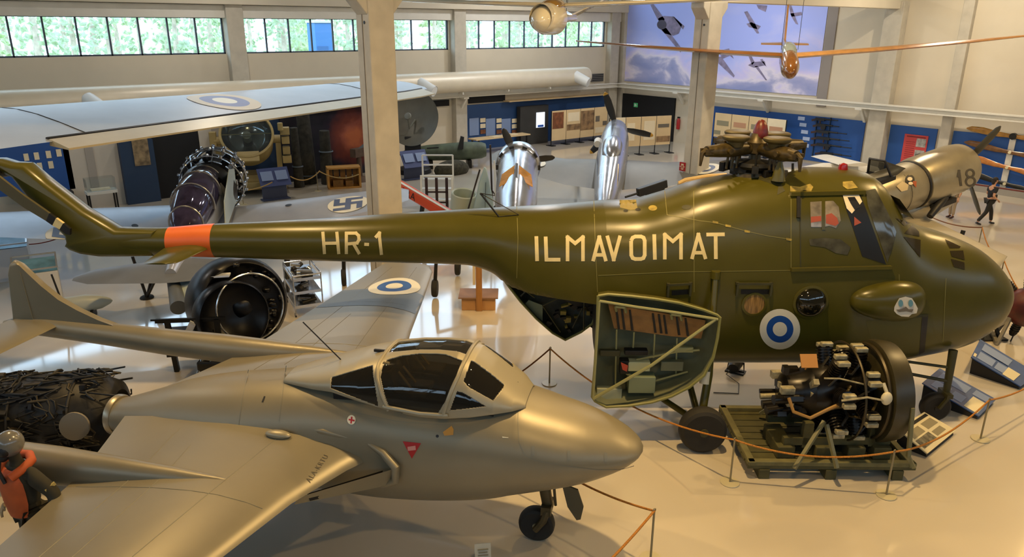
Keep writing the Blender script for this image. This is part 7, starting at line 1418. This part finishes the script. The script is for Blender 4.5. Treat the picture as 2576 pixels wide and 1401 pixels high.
# ---------------------------------------------------------------- people and the mannequin
M_skin = mat('skin', '#c09070', .6); M_hair = mat('dark_hair', '#1e1713', .7)
def skin_mesh(name, J, E, m, parent, root=0, sub=2):
    me = bpy.data.meshes.new(name); me.from_pydata([j[:3] for j in J], E, []); o = bpy.data.objects.new(name, me); COL.objects.link(o); o.parent = parent; me.materials.append(m)
    s = o.modifiers.new('skin', 'SKIN'); s.use_smooth_shade = True
    for i, j in enumerate(J): sv = me.skin_vertices[0].data[i]; r = j[3]; sv.radius = r if isinstance(r, tuple) else (r, r); sv.use_root = (i == root)
    d = o.modifiers.new('sub', 'SUBSURF'); d.levels = sub; d.render_levels = sub; return o
def hand(parent, w, d, side, m, k=1.0):      # palm with five fingers, w wrist, d direction of the hand
    d = Vector(d).normalized(); s_ = d.cross(Vector((0, 0, 1))); s_ = s_.normalized() if s_.length > .2 else Vector((0, 1, 0)); n = s_.cross(d); w = Vector(w); J = [(*w, .026), (*(w + d * .05), (.036, .018)), (*(w + d * .095), (.036, .016))]; E = [(0, 1), (1, 2)]
    for i, (off, L) in enumerate(((-.03, .07), (-.01, .085), (.01, .08), (.03, .062))):
        p = w + d * .095 + s_ * off; a = len(J); J += [(*(p + d * .012), .010), (*(p + d * L * .5 - n * .012), .009), (*(p + d * L - n * .032), .0075)]; E += [(2, a), (a, a + 1), (a + 1, a + 2)]
    a = len(J); J += [(*(w + d * .045 + s_ * side * .042), .011), (*(w + d * .085 + s_ * side * .058 - n * .012), .009)]; E += [(1, a), (a, a + 1)]
    return skin_mesh('hand', J, E, m, parent, 0, 1)
def person(t, H, pose, m_top, m_leg, m_shoe, sleeves='short', heads=True, upper=True):
    k = H / 1.75; V = lambda p: (p[0] * k, p[1] * k, p[2] * k)
    P = {n: V(p) for n, p in pose.items()}
    bd = [(*P['pelvis'], (.13 * k, .1 * k)), (*P['waist'], (.12 * k, .095 * k)), (*P['chest'], (.15 * k, .105 * k)), (*P['neckb'], .07 * k), (*P['neck'], .05 * k), (*P['head0'], .07 * k), (*P['head'], (.078 * k, .095 * k)), (*P['crown'], .06 * k)]
    E = [(0, 1), (1, 2), (2, 3), (3, 4), (4, 5), (5, 6), (6, 7)]
    for s in ('l', 'r'):
        a = len(bd); bd += [(*P['sh' + s], .06 * k), (*P['el' + s], .043 * k), (*P['wr' + s], .03 * k)]; E += [(2, a), (a, a + 1), (a + 1, a + 2)]
        a = len(bd); bd += [(*P['hip' + s], .09 * k), (*P['kn' + s], .058 * k), (*P['an' + s], .042 * k)]; E += [(0, a), (a, a + 1), (a + 1, a + 2)]
    body = skin_mesh('body', bd, E, M_skin, t)
    tp = [(*P['pelvis'], (.145 * k, .112 * k)), (*P['waist'], (.135 * k, .108 * k)), (*P['chest'], (.165 * k, .118 * k)), (*P['neckb'], .075 * k)]; E = [(0, 1), (1, 2), (2, 3)]
    for s in ('l', 'r'):
        sh, el, wr = Vector(P['sh' + s]), Vector(P['el' + s]), Vector(P['wr' + s]); a = len(tp); tp += [(*sh, .072 * k)]
        if sleeves == 'short': tp += [(*sh.lerp(el, .7), .058 * k)]; E += [(2, a), (a, a + 1)]
        else: tp += [(*el, .058 * k), (*el.lerp(wr, .92), .044 * k)]; E += [(2, a), (a, a + 1), (a + 1, a + 2)]
    skin_mesh('top', tp, E, m_top, t)
    lg = [(*P['pelvis'], (.142 * k, .11 * k))]; E = []
    for s in ('l', 'r'): a = len(lg); lg += [(*P['hip' + s], .104 * k), (*P['kn' + s], .074 * k), (*(Vector(P['an' + s]) + Vector((0, 0, .03 * k))), .06 * k)]; E += [(0, a), (a, a + 1), (a + 1, a + 2)]
    skin_mesh('trousers', lg, E, m_leg, t)
    for s in ('l', 'r'):
        a_ = Vector(P['an' + s]); f_ = Vector(pose['toe' + s]) * k; skin_mesh('shoe', [(*(a_ + Vector((-.04 * k, 0, -.01 * k))), .045 * k), (*(Vector((a_.x, a_.y, max(a_.z - .045 * k, .035)))), .042 * k), (*f_, (.045 * k, .03 * k))], [(0, 1), (1, 2)], m_shoe, t, 1)
        sd = 1 if s == 'l' else -1; wr, el = Vector(P['wr' + s]), Vector(P['el' + s]); hand(t, wr, wr - el, sd, M_skin, k)
    return P, k
W1 = dict(pelvis=(0, 0, .95), waist=(.02, 0, 1.1), chest=(.03, 0, 1.3), neckb=(.02, 0, 1.44), neck=(.03, 0, 1.5), head0=(.05, 0, 1.57), head=(.06, 0, 1.65), crown=(.05, 0, 1.7), shl=(.02, .19, 1.38), ell=(.02, .25, 1.12), wrl=(.2, .2, 1.02), shr=(.02, -.19, 1.38), elr=(-.06, -.25, 1.12), wrr=(.12, -.2, 1.0),
          hipl=(0, .09, .9), knl=(.2, .09, .5), anl=(.26, .09, .09), toel=(.42, .1, .035), hipr=(0, -.09, .9), knr=(-.1, -.09, .5), anr=(-.36, -.09, .12), toer=(-.2, -.1, .035))
def facehead(t, P, k, fx=1, hair=M_hair, long=False):
    h = Vector(P['head']); b = B(); b.ell(tuple(h + Vector((-.018 * k * fx, 0, .03 * k))), (.108 * k, .09 * k, .1 * k), 18, 10)
    if long: b.ell(tuple(h + Vector((-.07 * k * fx, 0, -.04 * k))), (.06 * k, .075 * k, .12 * k), 14, 8)
    b.build('hair', hair, t, smooth=70)
    b = B(); b.ell(tuple(h + Vector((.098 * k * fx, 0, -.01 * k))), (.022 * k, .014 * k, .024 * k), 10, 6); b.build('nose', M_skin, t, smooth=70)
    for s in (-1, 1):
        b = B(); b.ell(tuple(h + Vector((.083 * k * fx, s * .032 * k, .018 * k))), (.012 * k, .014 * k, .009 * k), 10, 6); b.build('eye', M_black, t, smooth=70); b = B(); b.ell(tuple(h + Vector((0, s * .085 * k, 0))), (.02 * k, .012 * k, .03 * k), 10, 6); b.build('ear', M_skin, t, smooth=70)
    b = B(); b.ell(tuple(h + Vector((.084 * k * fx, 0, -.05 * k))), (.012 * k, .026 * k, .007 * k), 10, 6); b.build('mouth', mat('lips', '#8f4a40', .6), t, smooth=70)
p = onz(2477, 565); t = thing('person', 'person in black top and trousers walking past the wall propellers', 'person', p, -38); P, k = person(t, 1.6, W1, mat('cloth_black', '#16171c', .8), mat('cloth_black2', '#1a1814', .8), M_black); facehead(t, P, k, 1, M_hair, True)
b = B(); b.box((.2 * k, .1, 1.05 * k), (.1, .22, .14)); b.build('held_bag', mat('bag_dark', '#2a2622', .7), t, smooth=0, bevel=.02)
W2 = dict(W1); W2.update(knl=(.06, .09, .5), anl=(.04, .09, .09), toel=(.2, .1, .035), knr=(.03, -.09, .5), anr=(-.02, -.09, .09), toer=(.14, -.1, .035), wrl=(.1, .26, .86), wrr=(.1, -.26, .86))
p = onz(2392, 548); t = thing('person', 'person with bare legs and dark shoes standing hidden behind the numbered aircraft', 'person', p, 160); P, k = person(t, 1.6, W2, mat('cloth_grey', '#6d6a66', .8), mat('shorts_tan', '#9a8a74', .8), mat('shoe_maroon', '#3c1d1a', .6)); facehead(t, P, k)
p = onpl(38, 1112, VO - 2.15 * VF.l, VF.l); PZ = float(p[2]); p = np.array([p[0], p[1], .12])
t = thing('pilot_mannequin', 'pilot mannequin in grey helmet and orange vest beside the near jet wing', 'mannequin', p, 200); M_suit = mat('flight_suit', '#2f2b1c', .8, var=.2, vs=8)
W3 = dict(W1); W3.update(knl=(.03, .12, .5), anl=(.0, .13, .09), toel=(.16, .15, .035), knr=(.02, -.12, .5), anr=(0, -.13, .09), toer=(.16, -.15, .035), ell=(-.06, .3, 1.1), wrl=(.05, .3, .86), elr=(-.05, -.32, 1.12), wrr=(.08, -.34, .9))
W3.update(ell=(-.1, .34, 1.14), wrl=(-.02, .42, .93))
b = B(); b.box((0, 0, -.06), (.9, .9, .12)); b.build('plinth', M_char, t, smooth=0)
P, k = person(t, (PZ - .12) / 1.67 * 1.75, W3, M_suit, M_suit, M_black, 'long')
for ch in t.children:
    if ch.name.startswith('body'): ch.data.materials[0] = M_suit
    if ch.name.startswith('top'):
        for sv in ch.data.skin_vertices[0].data: sv.radius = (sv.radius[0] * 1.18, sv.radius[1] * 1.18)
    if ch.name.startswith('hand'): ch.data.materials[0] = mat('mannequin_hand', '#b0946c', .6)
h = Vector(P['head']); b = B(); b.ell(tuple(h + Vector((-.01, 0, .035))), (.145, .132, .15), 26, 14); hm = b.build('helmet', mat('helmet_grey', '#6c685f', .22, coat=.5), t, smooth=80); b = B(); b.ell(tuple(h + Vector((.075, 0, .0))), (.075, .11, .085), 18, 10); b.build('visor', M_black, hm, smooth=80); b = B(); b.ell(tuple(h + Vector((.08, 0, -.085))), (.06, .05, .06), 14, 8); b.tube([tuple(h + Vector((.12, 0, -.1))), tuple(h + Vector((.16, .02, -.22))), tuple(h + Vector((.14, .06, -.36)))], .022, 8); b.build('oxygen_mask', M_black, hm)
c = Vector(P['chest']); M_vest = mat('vest_orange', '#b4501c', .65, var=.15, vs=8)
b = B(); rr = []
for dz_, rx, ry, am in ((.13, .13, .17, .75), (.08, .17, .2, 1.0), (0, .2, .225, 1.15), (-.12, .21, .225, 1.2), (-.26, .2, .215, 1.2), (-.38, .185, .2, 1.1), (-.43, .175, .19, 1.0)):
    aa = np.linspace(-am, am, 18); rr.append([c + Vector((rx * math.cos(a) - .01, ry * math.sin(a), dz_)) for a in aa] + [c + Vector((rx * .8 * math.cos(a) - .01, ry * .82 * math.sin(a), dz_)) for a in aa[::-1]])
b.loft(rr)
b.build('life_vest', M_vest, t, smooth=70); b = B(); b.tube([c + Vector((.14, .13, .1)), c + Vector((.02, .17, .16)), c + Vector((-.1, .12, .19)), c + Vector((-.14, 0, .2)), c + Vector((-.1, -.12, .19)), c + Vector((.02, -.17, .16)), c + Vector((.14, -.13, .1))], .05, 10); b.build('vest_collar', M_vest, t, smooth=70)
b = B(); el = Vector(P['shl']).lerp(Vector(P['ell']), .6); b.box(tuple(el + Vector((-.02, .066, 0))), (.12, .02, .04), rotm('Y', 20)); b.build('sleeve_tab', mat('tab_yellow', '#a89658', .7), t, smooth=0)
